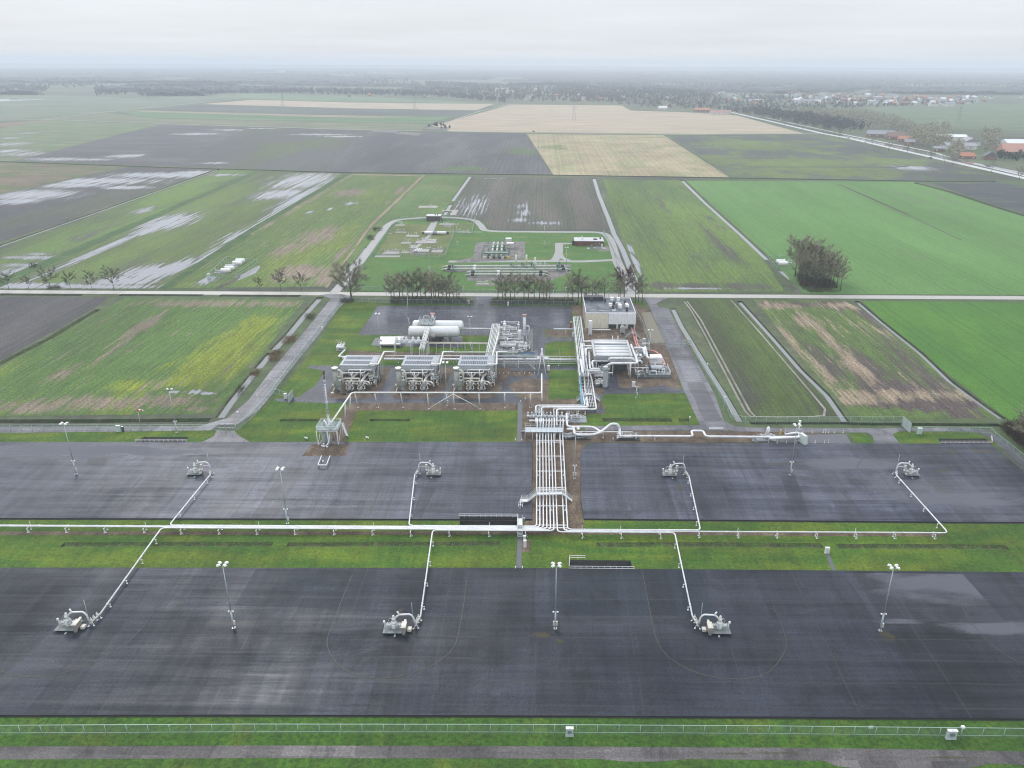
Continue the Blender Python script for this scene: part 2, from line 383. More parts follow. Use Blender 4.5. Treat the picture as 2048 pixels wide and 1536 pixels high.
M_padS = asphalt_mat('pad_asphalt_south', base=(.0075, .0105, .018), light=(.027, .032, .047), moss=[(1085, 1272, 4.2, 1.6), (1772, 1275, 3.2, 3), (866, 966, 2, 1.2), (800, 1224, .9, 1.8), (1120, 1285, 2, 1)], wet=[(1795, 1246, 7, 1.2), (1990, 1260, 14, 3), ], pale=[], rough=(.36, .7))
M_padN = asphalt_mat('pad_asphalt_north', base=(.013, .017, .030), light=(.078, .084, .112), moss=[(1960, 905, 6, 2.5), (1885, 945, 5, 2), (1905, 905, 4, 1.5), (1890, 990, 4, 5), (1360, 978, 2.5, 3), (1560, 930, 8, 1), (865, 966, 1.6, .8)], wet=[(150, 900, 30, 10), (1930, 1000, 30, 6), (1700, 930, 20, 6), (300, 905, 30, 5)], pale=[(430, 900, 30, 5), (1850, 975, 30, 7), (600, 905, 25, 5), (1400, 900, 22, 5), (70, 905, 30, 5)], rough=(.25, .6))
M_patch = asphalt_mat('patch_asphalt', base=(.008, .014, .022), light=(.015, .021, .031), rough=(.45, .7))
M_padS2 = asphalt_mat('pad_asphalt_paler', base=(.012, .016, .026), light=(.042, .047, .064), wet=[(1890, 1170, 22, 8), (1800, 1244, 5, 1)], rough=(.3, .6))
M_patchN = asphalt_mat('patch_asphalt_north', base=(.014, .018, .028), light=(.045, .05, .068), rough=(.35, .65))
M_patch2 = asphalt_mat('patch_asphalt_worn', base=(.060, .062, .072), light=(.10, .10, .11), rough=(.2, .5))
M_yard = asphalt_mat('yard_asphalt', base=(.022, .025, .036), light=(.08, .083, .105), rough=(.12, .42), wet=[(800, 640, 30, 8), (1040, 640, 20, 8)])
M_road = asphalt_mat('road_asphalt', base=(.095, .096, .11), light=(.165, .162, .178), rough=(.3, .6), seams=False)
M_lane = asphalt_mat('lane_asphalt', base=(.075, .072, .074), light=(.125, .115, .115), rough=(.5, .8), seams=False, moss=[(1470, 1507, 5, .4), (1560, 1506, 8, .4), (1900, 1515, 9, .4)])
M_conc = plain('road_concrete', (.40, .39, .36), .6, var=.2, sc_=.6)
M_slab = plain('slab_concrete', (.085, .088, .105), .35, var=.3, sc_=.8)
M_pave = plain('paving_khaki', (.17, .155, .115), .7, var=.25, sc_=1.5)
M_grav = ground_mat('gravel', (.105, .075, .055), (.17, .13, .09), size=5, t=(.42, .68), fine=(.45, .5), big=.15)
M_gravG = ground_mat('gravel_grey', (.20, .19, .185), (.13, .12, .115), size=5, t=(.42, .68), fine=(.5, .4), big=.15)
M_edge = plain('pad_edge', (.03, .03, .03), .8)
M_yel = plain('line_paint', (.075, .065, .042), .7, var=.5, sc_=.8)
M_soil = ground_mat('soil', (.060, .056, .056), (.085, .078, .07), size=12, t=(.4, .65), rows=(1.5, .25), fine=(1, .3))
# ---- ditches first, so that every sheet is cut round them
ditch([(-150, 543), (0, 491.5), (220, 415), (440, 337.5)], 3.6, .9, 1.5, -.45, 'bank')
ditch([(640, 594.5), (608, 630), (577, 668), (546, 700)], 3.4, 1.0, 1.3, -.55)
ditch([(541, 706), (515, 737)], 3.2, 1.0, 1.2, -.55)
ditch([(508, 745), (490, 768), (462, 803), (439, 836)], 3.0, 1.0, 1.2, -.55)
ditch([(-120, 843), (200, 842), (420, 840)], 2.6, .9, .7, None, 'bank_dark')
ditch([(720, 549), (700, 567), (668, 596-20)], 2.4, .8, 1.2, -.3)
ditch([(733, 495), (715, 520), (700, 535), (683, 548)], 2.2, .7, 1.6, -.2)
ditch([(1188, 357), (1198, 390), (1217, 437), (1228, 467), (1245, 498), (1262, 540), (1273, 566)], 3.6, .8, 1.7, -.25)
ditch([(1364, 360), (1409, 404), (1486, 473), (1524, 509), (1536, 520)], 3.4, .9, 1.6, -.45, 'bank')
ditch([(941, 352), (905, 402)], 3.0, .8, 1.7, -.3); ditch([(902, 408), (889, 430)], 3.0, .8, 1.7, -.3)
ditch([(1346, 617), (1362, 650), (1394, 702), (1420, 745), (1448, 788), (1480, 843)], 2.2, .8, 1.2, -.3)
ditch([(1479, 602), (1510, 636), (1560, 692), (1600, 738), (1654, 790), (1693, 846)], 2.4, .9, 1.0, -.5, 'bank_dark')
ditch([(1714, 602), (1760, 641), (1840, 705), (1900, 762), (1960, 806), (2006, 838)], 2.4, .9, 1.0, -.55, 'bank_dark')
ditch([(1500, 846), (1690, 846), (1720, 848), (2000, 850)], 2.0, .9, .6, None, 'bank_dark')
ditch([(1830, 366), (1901, 384), (1995, 415), (2150, 462)], 4, .9, 1.2, None, 'bank_dark')
ditch([(-100, 768), (0, 727), (100, 676), (195, 619)], 2.6, .9, .5, None, 'bank_brown')
ditch([(-200, 321), (0, 323), (300, 334), (700, 345.5), (1100, 350), (1460, 356), (1850, 362.5), (1990, 362.5)], 6, 1.6, 2.0, None, 'bank_dark')
ditch([(125, 1089.5), (260, 1089), (400, 1089), (545, 1089)], 1.7, .35, .4, None, 'bank_brown')
ditch([(575, 1089.5), (780, 1089), (1000, 1087)], 1.7, .35, .4, None, 'bank_brown')
ditch([(1193, 1090), (1400, 1089), (1645, 1092)], 1.9, .35, .5, None, 'bank_brown'); ditch([(1675, 1093), (1850, 1093), (2015, 1095)], 1.9, .35, .5, None, 'bank_brown')
ditch([(1205, 839.5), (1343, 840)], 2.4, .7, .5, None, 'bank_brown'); ditch([(1358, 840), (1380, 840)], 2.0, .7, .5, None, 'bank_brown')
ditch([(740, 840), (820, 840)], 1.8, .6, .5, None, 'bank_brown'); ditch([(560, 840.5), (640, 840.5)], 1.8, .6, .5, None, 'bank_brown')
ditch([(1, 588.9), (165, 590)], 3.2, .8, .6, None, 'bank_dark'); ditch([(240, 590), (405, 590.8)], 3.2, .8, .6, None, 'bank_dark'); ditch([(440, 591), (600, 592)], 3.2, .8, .6, None, 'bank_dark')
BASINS = [[(287, 874.5), (377, 874.5), (370, 884), (272, 884)], [(920, 1036), (1034, 1037), (1034, 1050), (920, 1050)],
          [(1140, 1120), (1261, 1121), (1267, 1139), (1139, 1139)], [(1876, 877.5), (1972, 877.5), (1984, 887.5), (1882, 887.5)]]
BW = []
for b in BASINS:
    p = [tuple(Q(x, y))[:2] for x, y in b]; HOLES.append((p, bbox(p))); BW.append(p)
# ---- base ground to the horizon
G = 26000
sheet_w('ground', [(-G, -300), (G, -300), (G, G), (-G, G)], 0, M_base)
build_ditches()
M_pool = plain('basin_concrete', (.10, .10, .095), .7, var=.4, sc_=1); M_poolw = plain('basin_water', (.045, .055, .07), .05, spec=.6)
MATS['rail'] = M_rail = plain('galvanised_rail', (.55, .62, .62), .45, .2)
# ---- fields; north side first
g_ = ground_mat
def row(name, pts, z, m): return sheet(name, pts, z, m)
EARTH = (.062, .060, .066); TAN = (.36, .29, .17); STRAW = (.33, .25, .14)
Z1, Z2, Z3, Z4, Z5 = .004, .008, .012, .016, .020
mB1 = g_('field_wet_grass', (.13, .19, .085), (.17, .19, .12), size=40, stretch=.3, third=(.2, .15, .1), size3=40, t3=(.6, .75), fine=(4, .15),
         puddles=[(25, 288, 45, 14), (15, 302, 60, 10), (60, 308, 70, 12), (60, 266, 25, 8), (20, 276, 30, 6)], pthr=.52)
row('field', [(-400, 300), (-400, 262), (0, 257), (85, 240), (318, 249), (27, 322), (0, 322.5)], Z1, mB1)
mB2 = g_('field_ploughed', (.080, .078, .088), (.105, .10, .105), size=60, stretch=.5, third=(.12, .09, .075), size3=50, t3=(.6, .7), rows=(6, .1), fine=(3, .2),
         puddles=[(395, 268, 70, 10), (470, 260, 80, 8), (110, 318, 60, 8), (180, 319, 50, 5), (250, 312, 40, 10)], pthr=.5)
row('field', [(328, 249), (495, 255), (352, 331), (31, 322)], Z1, mB2)
mB3 = g_('field_mottled', (.088, .092, .088), (.095, .12, .065), size=70, stretch=2, t=(.46, .66), fine=(3, .2), rows=(8, .1), spots=[(560, 290, 60, 14)],
         puddles=[(640, 269, 80, 7), (690, 273, 60, 6), (520, 257, 50, 3), (430, 326, 30, 4)], pthr=.48)
row('field', [(495, 255), (738, 262), (644, 343), (352, 331)], Z1, mB3)
mB4 = g_('field_bare', (.075, .075, .086), (.11, .11, .11), size=60, stretch=2, rows=(5, .2), third=(.1, .16, .06), size3=60, t3=(.62, .72), fine=(3, .15),
         spots3=[(1040, 303, 40, 20), (930, 337, 50, 8)], puddles=[(1048, 306, 8, 1)], pthr=.5)
row('field', [(745, 263), (1050, 267), (1103, 348.5), (650, 343.5), (706, 285)], Z1, mB4)
mB5 = g_('stubble', (.36, .30, .19), (.28, .27, .15), size=40, stretch=1.5, rows=(7, .12), third=(.19, .21, .09), size3=26, t3=(.6, .7), stretch3=1, fine=(2, .2), spots3=[(1110, 295, 30, 14), (1300, 275, 40, 5)])
row('field', [(1054, 268), (1326, 270), (1459, 354.5), (1107, 349.5)], Z1, mB5)
mB6 = g_('field_patchy', (.078, .084, .082), (.14, .19, .055), size=60, stretch=1.2, t=(.47, .62), fine=(3, .18), rows=(9, .08),
         spots=[(1600, 330, 160, 30), (1500, 290, 120, 30), (1700, 345, 90, 14)], puddles=[(1822, 336, 36, 9)], pthr=.40)
row('field', [(1338, 272), (1560, 270.5), (1660, 274), (1980, 350), (1850, 361), (1466, 354.5)], Z1, mB6)
mTan = g_('stubble_far', (.42, .345, .25), (.36, .31, .23), size=60, stretch=.15, third=(.22, .22, .15), size3=30, t3=(.62, .7), stretch3=.08, fine=(5, .12), ew=False)
row('field', [(1022, 209), (1244, 211), (1261, 221), (1380, 225), (1474, 231), (1608, 267), (1380, 268), (900, 262.5), (866, 252)], Z1, mTan)
row('field', [(403, 208), (506, 199.5), (700, 205), (988, 208), (953, 220.5), (700, 216.5)], Z1, mTan)
row('field', [(290, 218), (403, 209), (700, 217.5), (950, 221.5), (930, 232), (700, 229.5), (480, 224)], Z1, g_('field_dull', (.095, .12, .09), (.085, .085, .095), size=150, stretch=.2, fine=(5, .12)))
row('field', [(262, 220), (480, 226), (700, 231), (880, 234), (870, 238), (690, 235), (300, 226)], Z1, g_('stubble_thin', (.28, .22, .16), (.2, .2, .12), size=80, stretch=.2, fine=(5, .12)))
row('field', [(240, 222), (700, 236), (905, 232), (860, 247), (700, 244), (300, 236)], Z1, g_('field_green_far', (.10, .20, .09), (.13, .20, .10), size=150, stretch=.2, fine=(5, .12)))
row('field', [(85, 238), (215, 226), (310, 237), (700, 245), (858, 248), (840, 262), (700, 258.5), (350, 247)], Z1, g_('field_brown_far', (.17, .17, .11), (.13, .18, .10), size=70, stretch=.2, fine=(5, .12)))
row('field', [(0, 246), (80, 241), (100, 242), (30, 252), (-200, 262), (-200, 255)], Z2, g_('field_rust', (.22, .15, .11), (.14, .15, .09), size=70, stretch=.2, fine=(5, .12)))
row('field', [(480, 187), (700, 192), (1020, 208), (700, 203), (440, 196)], Z1, g_('field_green_mid', (.13, .22, .12), (.16, .21, .13), size=150, stretch=.2, fine=(5, .12)))
row('field', [(-400, 200), (100, 190), (260, 196), (480, 190), (400, 205), (240, 222), (80, 236), (-400, 258)], Z1, g_('field_moor', (.14, .19, .12), (.17, .19, .14), size=120, stretch=.3, fine=(5, .15)))
row('field', [(1730, 214), (1960, 208), (2400, 205), (2400, 262), (2048, 262), (1900, 255), (1800, 240)], Z1, g_('field_right_far', (.15, .22, .10), (.11, .14, .10), size=90, stretch=.12, t=(.4, .56), fine=(5, .12)))
mA1 = g_('field_rough', (.12, .155, .06), (.17, .125, .085), size=40, stretch=.5, t=(.42, .6), fine=(2, .3), third=(.08, .09, .05), size3=12, t3=(.5, .7), spots=[(40, 360, 60, 14)])
row('field', [(-400, 322), (0, 325), (258, 332), (0, 386), (-400, 470)], Z1, mA1)
mA2 = g_('field_flooded_dark', (.070, .068, .078), (.09, .10, .07), size=40, stretch=1.5, rows=(4, .15), fine=(2, .25),
         puddles=[(60, 390, 55, 14), (200, 362, 75, 10), (330, 350, 80, 10), (150, 370, 50, 8), (30, 402, 30, 8), (395, 345, 40, 6), (250, 375, 30, 5)], pthr=.39)
row('field', [(-400, 480), (0, 389), (262, 333), (432, 338), (0, 484), (-400, 625)], Z1, mA2)
mA3 = g_('field_young', (.125, .205, .045), (.085, .12, .055), size=36, stretch=3, t=(.42, .62), third=(.075, .075, .07), size3=26, t3=(.58, .7), stretch3=3, rows=(3, .12), fine=(1.5, .25),
         puddles=[(450, 350, 30, 6), (290, 420, 12, 9), (60, 515, 34, 4), (75, 508, 16, 3), (30, 545, 30, 10), (50, 530, 30, 4)], pthr=.52)
row('field', [(446, 339), (512, 342), (0, 560), (-400, 730), (-400, 640), (0, 499)], Z1, mA3)
mA4 = g_('field_flooded', (.125, .19, .045), (.10, .13, .06), size=30, stretch=3, t=(.42, .62), third=(.16, .15, .09), size3=16, t3=(.6, .7), stretch3=4, rows=(2.4, .2), fine=(1.2, .25),
         puddles=[(605, 361, 40, 26), (560, 388, 28, 14), (596, 396, 10, 30), (560, 426, 9, 30), (520, 452, 10, 26), (480, 470, 9, 24), (430, 505, 7, 24), (335, 445, 24, 16), (300, 460, 12, 12), (300, 545, 20, 12), (245, 562, 24, 7), (350, 535, 9, 14), (150, 573, 60, 3.2), (40, 572, 50, 4), (200, 500, 5, 39)], pthr=.37, pstripe=3.1)
row('field', [(520, 345), (690, 347), (500, 458), (318, 577), (-400, 577), (-400, 745), (0, 572)][:5] + [(0, 572)], Z1, mA4)
row('grass_strip', [(512, 342), (521, 342.5), (0, 575), (-300, 700), (-300, 690), (0, 558)], Z2, g_('strip_grass', (.045, .115, .028), (.08, .13, .04), size=8, fine=(1, .3)))
row('grass_strip', [(690, 347), (702, 347.5), (508, 466), (335, 578), (314, 578), (500, 457)], Z2, g_('strip_grass2', (.040, .10, .026), (.07, .12, .035), size=8, fine=(1, .3)))
mA5 = g_('field_rows_brown', (.105, .17, .04), (.15, .20, .035), size=30, stretch=2, t=(.45, .65), third=(.21, .165, .125), size3=6, t3=(.58, .70), stretch3=6, rows=(2.6, .18), fine=(1, .4),
         spots3=[(700, 385, 26, 12), (640, 470, 20, 20), (580, 500, 16, 16), (600, 545, 26, 14), (800, 380, 5, 50), (690, 500, 4, 60), (660, 560, 14, 10)],
         puddles=[(702, 407, 9, 4), (660, 418, 3, 3), (620, 424, 4, 4), (415, 560, 8, 5)], pthr=.42)
row('field', [(704, 349), (848, 351), (744, 450), (656, 573), (336, 576), (508, 466)], Z1, mA5)
row('field_margin', [(700, 347.5), (850, 350.5), (744, 452), (655, 575), (650, 575), (741, 448), (842, 352.5), (706, 350)], Z2, g_('margin', (.28, .21, .15), (.16, .17, .07), size=6, t=(.5, .65), stretch=4, fine=(1, .3)))
row('field_margin', [(700, 349), (707, 349.5), (610, 410), (508, 470), (500, 468), (600, 408)], Z2, MATS.setdefault('m2', g_('margin2', (.21, .17, .12), (.12, .16, .05), size=6, t=(.42, .58), stretch=4, fine=(1, .3))))
mA6 = g_('compound_meadow', (.105, .185, .05), (.15, .20, .07), size=30, stretch=2, t=(.45, .62), third=(.12, .14, .06), size3=5, t3=(.6, .7), rows=(3, .08), fine=(1, .25))
row('field', [(852, 351), (938, 353), (889, 429), (870, 440), (780, 440), (735, 495), (690, 545), (660, 572), (745, 452)], Z1, mA6)
mA7 = g_('field_wet_plough', (.085, .092, .062), (.115, .105, .085), size=22, stretch=4, t=(.42, .6), rows=(2.4, .22), third=(.09, .14, .045), size3=26, t3=(.56, .68), stretch3=1.5, fine=(1.2, .3),
         puddles=[(948, 410, 22, 26), (1045, 412, 12, 8), (1090, 446, 20, 4), (1040, 440, 14, 5), (985, 357, 20, 1), (1050, 425, 10, 10)], pthr=.50, pstripe=2.9)
row('field', [(944, 353), (1185, 356.5), (1216, 455), (1215, 459), (985, 459), (965, 440), (897, 431)], Z1, mA7)
mA8 = g_('field_yellow', (.098, .160, .050), (.135, .21, .045), size=34, stretch=3, t=(.42, .58), third=(.082, .082, .06), size3=26, t3=(.56, .66), stretch3=4, rows=(2.6, .14), fine=(1.1, .3),
         spots=[(1330, 430, 40, 90), (1370, 480, 40, 60), (1400, 545, 50, 20)], spots3=[(1450, 500, 9, 120), (1400, 572, 80, 5)],
         puddles=[(1262, 500, 2, 12), (1272, 525, 2.5, 16), (1390, 577, 22, 1)], pthr=.36)
row('field', [(1206, 358), (1360, 361), (1520, 509), (1566, 577), (1566, 583), (1288, 583), (1250, 492)], Z1, mA8)
mA9 = g_('field_pasture', (.125, .265, .075), (.105, .235, .060), size=60, stretch=1.5, t=(.4, .62), third=(.14, .20, .105), size3=50, t3=(.55, .7), fine=(1.4, .16), big=.12, rows=(3, .05))
row('field', [(1372, 361.5), (1826, 364), (1905, 388), (2000, 419), (2400, 540), (2400, 591), (1700, 588), (1604, 587), (1545, 519)], Z1, mA9)
row('field', [(1862, 366), (1990, 364.5), (2100, 378), (2400, 420), (2400, 510), (2003, 413)], Z1, g_('field_slate', (.062, .066, .075), (.12, .16, .06), size=40, stretch=.3, t=(.56, .66), rows=(4, .12), fine=(2, .2)))
row('field_track', [(1673, 367.5), (1678, 367.5), (1817, 428), (1811, 429)], Z2, g_('track_dark', (.075, .055, .045), (.06, .09, .03), size=6, fine=(1, .3)))
row('field_track', [(1811, 428), (1814, 428), (1924, 480), (1922, 480.5)], Z2, M_soil)
row('field_track', [(1480, 333), (1790, 333.5), (1820, 330), (1820, 332.5), (1790, 335.5), (1480, 334.5)], Z2, g_('track_slate', (.05, .055, .06), (.07, .07, .07), size=9, fine=(1, .3)))
# south of the main road
mD1 = g_('field_black', (.060, .058, .062), (.082, .078, .078), size=30, stretch=3, rows=(1.6, .2), t=(.42, .62), third=(.08, .09, .05), size3=25, t3=(.62, .74), fine=(1, .28))
row('field', [(-500, 591), (0, 593), (218, 595), (186, 618), (0, 721), (-500, 1000)], Z1, mD1)
mD2 = g_('field_streaked', (.088, .165, .035), (.19, .235, .018), size=26, stretch=2.2, t=(.54, .68), third=(.20, .165, .115), size3=4, t3=(.57, .68), stretch3=5, rows=(1.9, .16), fine=(.8, .42),
         spots=[(290, 772, 16, 7), (430, 730, 20, 26), (470, 690, 16, 24), (520, 650, 12, 20), (370, 760, 16, 9)],
         spots3=[(200, 805, 40, 6.5), (330, 803, 26, 6), (60, 815, 30, 6), (420, 607, 60, 7), (560, 608, 26, 6), (130, 745, 6, 12), (400, 818, 10, 2.5), (290, 650, 6, 40), (240, 690, 3, 40)],
         puddles=[(388, 784, 4, 1.8), (345, 784, 3, 1.2), (415, 787, 3, 1)], pthr=.36)
row('field', [(250, 596), (610, 599), (555, 668), (505, 735), (428, 828), (-500, 836), (-500, 1010), (0, 737), (200, 622)][:6] + [(-500, 1004), (0, 735), (206, 620)], Z1, mD2)
mR1 = g_('field_dark_green', (.070, .088, .042), (.088, .135, .035), size=24, stretch=4, t=(.4, .58), third=(.066, .060, .056), size3=16, t3=(.52, .66), stretch3=5, rows=(1.6, .18), fine=(.8, .35))
row('field', [(1366, 598), (1470, 598), (1680, 832), (1505, 838), (1485, 815)], Z1, mR1)
M_rut = g_('track_rut', (.22, .20, .17), (.12, .105, .08), size=5, t=(.5, .64), stretch=3, fine=(1, .3), rough=.3)
for p in ([(1369, 603), (1383, 622), (1405, 660), (1490, 822), (1500, 832)], [(1374, 602), (1402, 640), (1500, 822), (1510, 832)], [(1462, 600), (1520, 665), (1650, 818), (1648, 832)], [(1500, 833), (1560, 834), (1625, 833), (1650, 830)]):
    strip('track', p, .7, Z2, M_rut)
mR2 = g_('field_maize', (.098, .155, .042), (.085, .066, .062), size=24, stretch=3, t=(.50, .62), third=(.27, .215, .15), size3=4, t3=(.55, .66), stretch3=5, rows=(1.7, .18), fine=(.8, .42),
         spots=[(1620, 610, 60, 6), (1830, 808, 50, 5), (1720, 735, 12, 40), (1780, 780, 20, 12)], spots3=[(1560, 612, 16, 8), (1610, 640, 10, 16), (1670, 690, 5, 34), (1720, 740, 6, 20), (1800, 790, 50, 6), (1580, 680, 4, 30), (1640, 740, 4, 40), (1700, 800, 26, 5), (1700, 612, 30, 7)])
row('field', [(1508, 600), (1690, 601), (1740, 630), (1965, 812), (1990, 836), (1712, 838), (1600, 712)], Z1, mR2)
mR3 = g_('pasture_bright', (.066, .185, .022), (.085, .215, .024), size=30, stretch=2, t=(.42, .62), fine=(.9, .2), rows=(2, .05), big=.1)
row('field', [(1724, 602), (2400, 608), (2500, 1050), (2015, 838), (1905, 755), (1765, 640)], Z1, mR3)
# ---- roads
def yr(x): return 583.7+x*(595.8-583.7)/2048
row('road', [(-900, yr(-900)-3.4), (700, yr(700)-3.6), (1300, yr(1300)-3.6), (2900, yr(2900)-3.2), (2900, yr(2900)+3.2), (1300, yr(1300)+3.4), (700, yr(700)+3.2), (-900, yr(-900)+2.6)], Z5, M_conc)
for p, wd in (([(-300, 250), (82, 238.5), (350, 248), (700, 259), (1124, 266.3), (1380, 269), (1640, 267)], 4.5), ([(82, 238.5), (240, 221), (395, 206), (480, 196)], 4.5), ([(864, 252), (900, 243), (960, 222), (1020, 208)], 3)):
    strip('road', p, wd, Z3, plain('road_pale_far', (.30, .31, .28), .6))
M_hw = plain('highway_concrete', (.50, .50, .51), .35, var=.15, sc_=.3)
strip('road', [(1450, 222), (1474, 227), (1560, 247), (1642, 266), (1700, 277), (1792, 298), (1929, 329), (2048, 356), (2400, 440)], 9, Z4, M_hw)
strip('road', [(1530, 235), (1700, 271), (1861, 303), (1946, 327), (2048, 351), (2400, 425)], 5, Z4, M_hw)
row('water', [(1500, 230), (1642, 262), (1792, 292), (1929, 321), (2048, 345), (2300, 402), (2300, 407), (2048, 349), (1929, 325), (1792, 295), (1642, 264)], Z4, MATS['water'])
row('hardstand', [(738, 262.5), (745, 260.5), (800, 261.5), (790, 266)], Z4, M_gravG); row('hardstand', [(788, 267), (802, 263.5), (846, 266), (836, 271.5)], Z4, M_gravG); row('hardstand', [(842, 257), (865, 253), (903, 255), (895, 260)], Z4, M_gravG)
strip('water', [(-60, 203), (-20, 201), (60, 198)], 130, Z4, MATS['water'])
# service roads left of the plant
sheet('road', [(682, 588), (702, 592), (690, 605), (679, 615), (641, 665), (593, 725), (560, 765), (548, 784), (520, 818), (480, 846), (470, 850), (436, 850), (420, 861), (-500, 872), (-500, 860), (0, 853), (400, 852), (455, 836), (497, 800), (540, 744), (610, 662), (655, 606), (662, 597), (640, 590), (660, 587)], Z4, M_road)
sheet('road', [(432, 862), (470, 862), (476, 870), (500, 884), (404, 884), (428, 872)], Z4, M_road)
# far compound: lawns and lanes
sheet('lawn', [(743, 505), (775, 460), (800, 441), (930, 441), (985, 462), (1190, 464), (1215, 470), (1240, 540), (1262, 583), (690, 583), (708, 560)], Z2, g_('lawn_far', (.072, .175, .032), (.15, .20, .05), size=20, stretch=.5, t=(.5, .68), fine=(1, .2), big=.12))
sheet('lawn', [(752, 510), (790, 449), (945, 446), (938, 462), (905, 466), (888, 512)], Z3, g_('lawn_olive', (.13, .17, .05), (.16, .17, .06), size=14, t=(.4, .7), fine=(1, .25)))
M_lf = plain('lane_pale', (.27, .27, .27), .5, var=.2, sc_=.5)
strip('road', [(668, 586), (690, 562), (720, 525), (750, 483), (775, 450), (792, 440), (830, 436), (880, 434), (920, 436), (950, 440), (963, 452), (968, 461), (1000, 463), (1130, 464), (1208, 464), (1222, 480), (1234, 520), (1252, 560), (1268, 588)], 4.6, Z3, M_lf, step=10)
sheet('road', [(1222, 518), (1240, 518), (1262, 560), (1272, 588), (1250, 588), (1244, 560)], Z4, M_lf)
for p, wd in (([(897, 523), (960, 523), (1100, 522), (1160, 523), (1228, 520)], 4.2), ([(1118, 486), (1118, 505), (1112, 518), (1104, 523)], 4.6), ([(1118, 505), (1124, 516), (1140, 522)], 3.2), ([(1114, 487), (1150, 487)], 4),
              ([(905, 428), (912, 421), (884, 421)], 3.5), ([(878, 431), (860, 470), (822, 505)], 2.2), ([(868, 445), (858, 462), (845, 464)], 4), ([(845, 463.5), (965, 464)], 1.6), ([(750, 512.5), (800, 512.5)], 4), ([(905, 430), (912, 420)], 4)):
    strip('path', p, wd, Z4, M_lf, step=4)
sheet('hardstand', [(952, 486), (968, 484), (1050, 483), (1050, 518), (1000, 522), (905, 526), (920, 520), (945, 515)], Z4, M_gravG)
for q in ([(886, 535), (900, 530), (1142, 528), (1142, 545), (1100, 562), (935, 562), (935, 545), (890, 543)], [(775, 500), (800, 498), (790, 509), (762, 511)], [(838, 478), (872, 478), (876, 487), (840, 488)], [(820, 497), (860, 497), (850, 509), (822, 509)], [(862, 497), (888, 497), (884, 506), (864, 506)], [(890, 446), (906, 446), (902, 455), (888, 453)], [(950, 566), (990, 566), (986, 572), (952, 572)], [(1180, 493), (1216, 493), (1220, 502), (1198, 502)]):
    sheet('gravel_bed', q, Z5, M_gravG)
# ---- plant platform
ZC[0] = 0
sheet('lawn', [(684, 602), (940, 608), (960, 606), (1285, 600), (1300, 640), (1340, 700), (1405, 800), (1448, 851), (1165, 853), (1165, 885), (1060, 885), (1040, 885), (470, 885), (455, 872), (500, 842), (556, 786), (600, 733), (650, 665)], Z2, M_lawn)
sheet('yard', [(755, 612), (942, 611), (952, 601), (950, 592), (928, 587), (1003, 588), (984, 597), (979, 611), (1143, 613), (1145, 657), (1088, 658), (1066, 657), (1000, 671), (716, 670)], Z5, M_yard)
sheet('yard', [(1066, 657), (1088, 658), (1092, 734), (1068, 734)], .024, M_yard)
sheet('yard', [(618, 731), (690, 731), (990, 732), (1160, 732), (1160, 740), (1097, 740), (1097, 806), (654, 806), (556, 803), (548, 797), (575, 797), (600, 792), (632, 770), (648, 745), (640, 740), (616, 736)], Z5, M_yard)
for dx in (0, 126, 240):
    sheet('gravel_bed', [(690+dx, 735), (782+dx, 735), (757+dx, 790), (732+dx, 797), (664+dx, 797), (653+dx, 788)], .024, M_grav)
sheet('gravel_bed', [(702, 806), (1036, 806), (1035, 821), (714, 821), (690, 884), (655, 884), (672, 850), (690, 815)], Z5, M_grav)
sheet('gravel_bed', [(1000, 741), (1068, 742), (1068, 753), (1000, 753)], .024, M_grav)
sheet('gravel_bed', [(1015, 770), (1050, 757), (1097, 760), (1097, 799), (1040, 797)], .024, M_grav)
sheet('gravel_bed', [(1000, 671), (1066, 657), (1066, 734), (995, 734)], Z5, M_slab)
sheet('gravel_bed', [(800, 671), (925, 672), (925, 695), (760, 692), (742, 690), (750, 676)], Z5, M_slab)
sheet('gravel_bed', [(700, 700), (745, 704), (1000, 706), (1000, 716), (690, 716)], Z5, M_grav)
sheet('gravel_bed', [(1045, 800), (1165, 795), (1165, 640), (1145, 625), (1142, 612), (1275, 608), (1300, 622), (1345, 715), (1362, 776), (1330, 778), (1195, 788), (1210, 815), (1208, 828), (1170, 828), (1160, 852), (1170, 884), (1160, 1058), (1060, 1058), (1063, 884), (1050, 884), (1045, 884)], Z5, M_grav)
sheet('gravel_bed', [(1090, 659), (1145, 659), (1145, 675), (1110, 674), (1090, 668)], Z5, M_grav)
sheet('yard', [(1090, 669), (1110, 675), (1165, 676), (1165, 684), (1112, 682), (1090, 688)], .024, M_yard)
sheet('lawn', [(1091, 688), (1112, 683), (1160, 682), (1162, 717), (1090, 716)], .028, M_lawn)
sheet('lawn', [(1098, 741), (1157, 741), (1160, 797), (1098, 799)], .028, M_lawn)
sheet('yard', [(1218, 745), (1232, 745), (1238, 775), (1262, 777), (1290, 776), (1330, 770), (1345, 777), (1360, 776), (1373, 786), (1195, 788), (1196, 800), (1212, 826), (1172, 828), (1172, 820), (1198, 818)], .024, M_yard)
sheet('path', [(1036, 806), (1045, 806), (1044, 884), (1034, 884)], .024, M_slab)
sheet('path', [(1283, 625), (1301, 624), (1330, 686), (1302, 686)], .028, M_pave)
sheet('road', [(1288, 592), (1340, 594), (1326, 600), (1313, 606), (1318, 614), (1336, 616), (1372, 686), (1395, 725), (1430, 790), (1448, 842), (1470, 852), (1500, 855), (1700, 856), (1930, 855), (1975, 860), (2010, 880), (2060, 925), (2120, 985), (2090, 985), (2040, 935), (1985, 880), (1960, 864), (1920, 862), (1800, 862), (1785, 868), (1800, 888), (1750, 888), (1745, 872), (1735, 865), (1500, 865), (1460, 861), (1170, 861), (1170, 852), (1400, 850), (1365, 775), (1332, 690), (1298, 612)], .024, M_road)
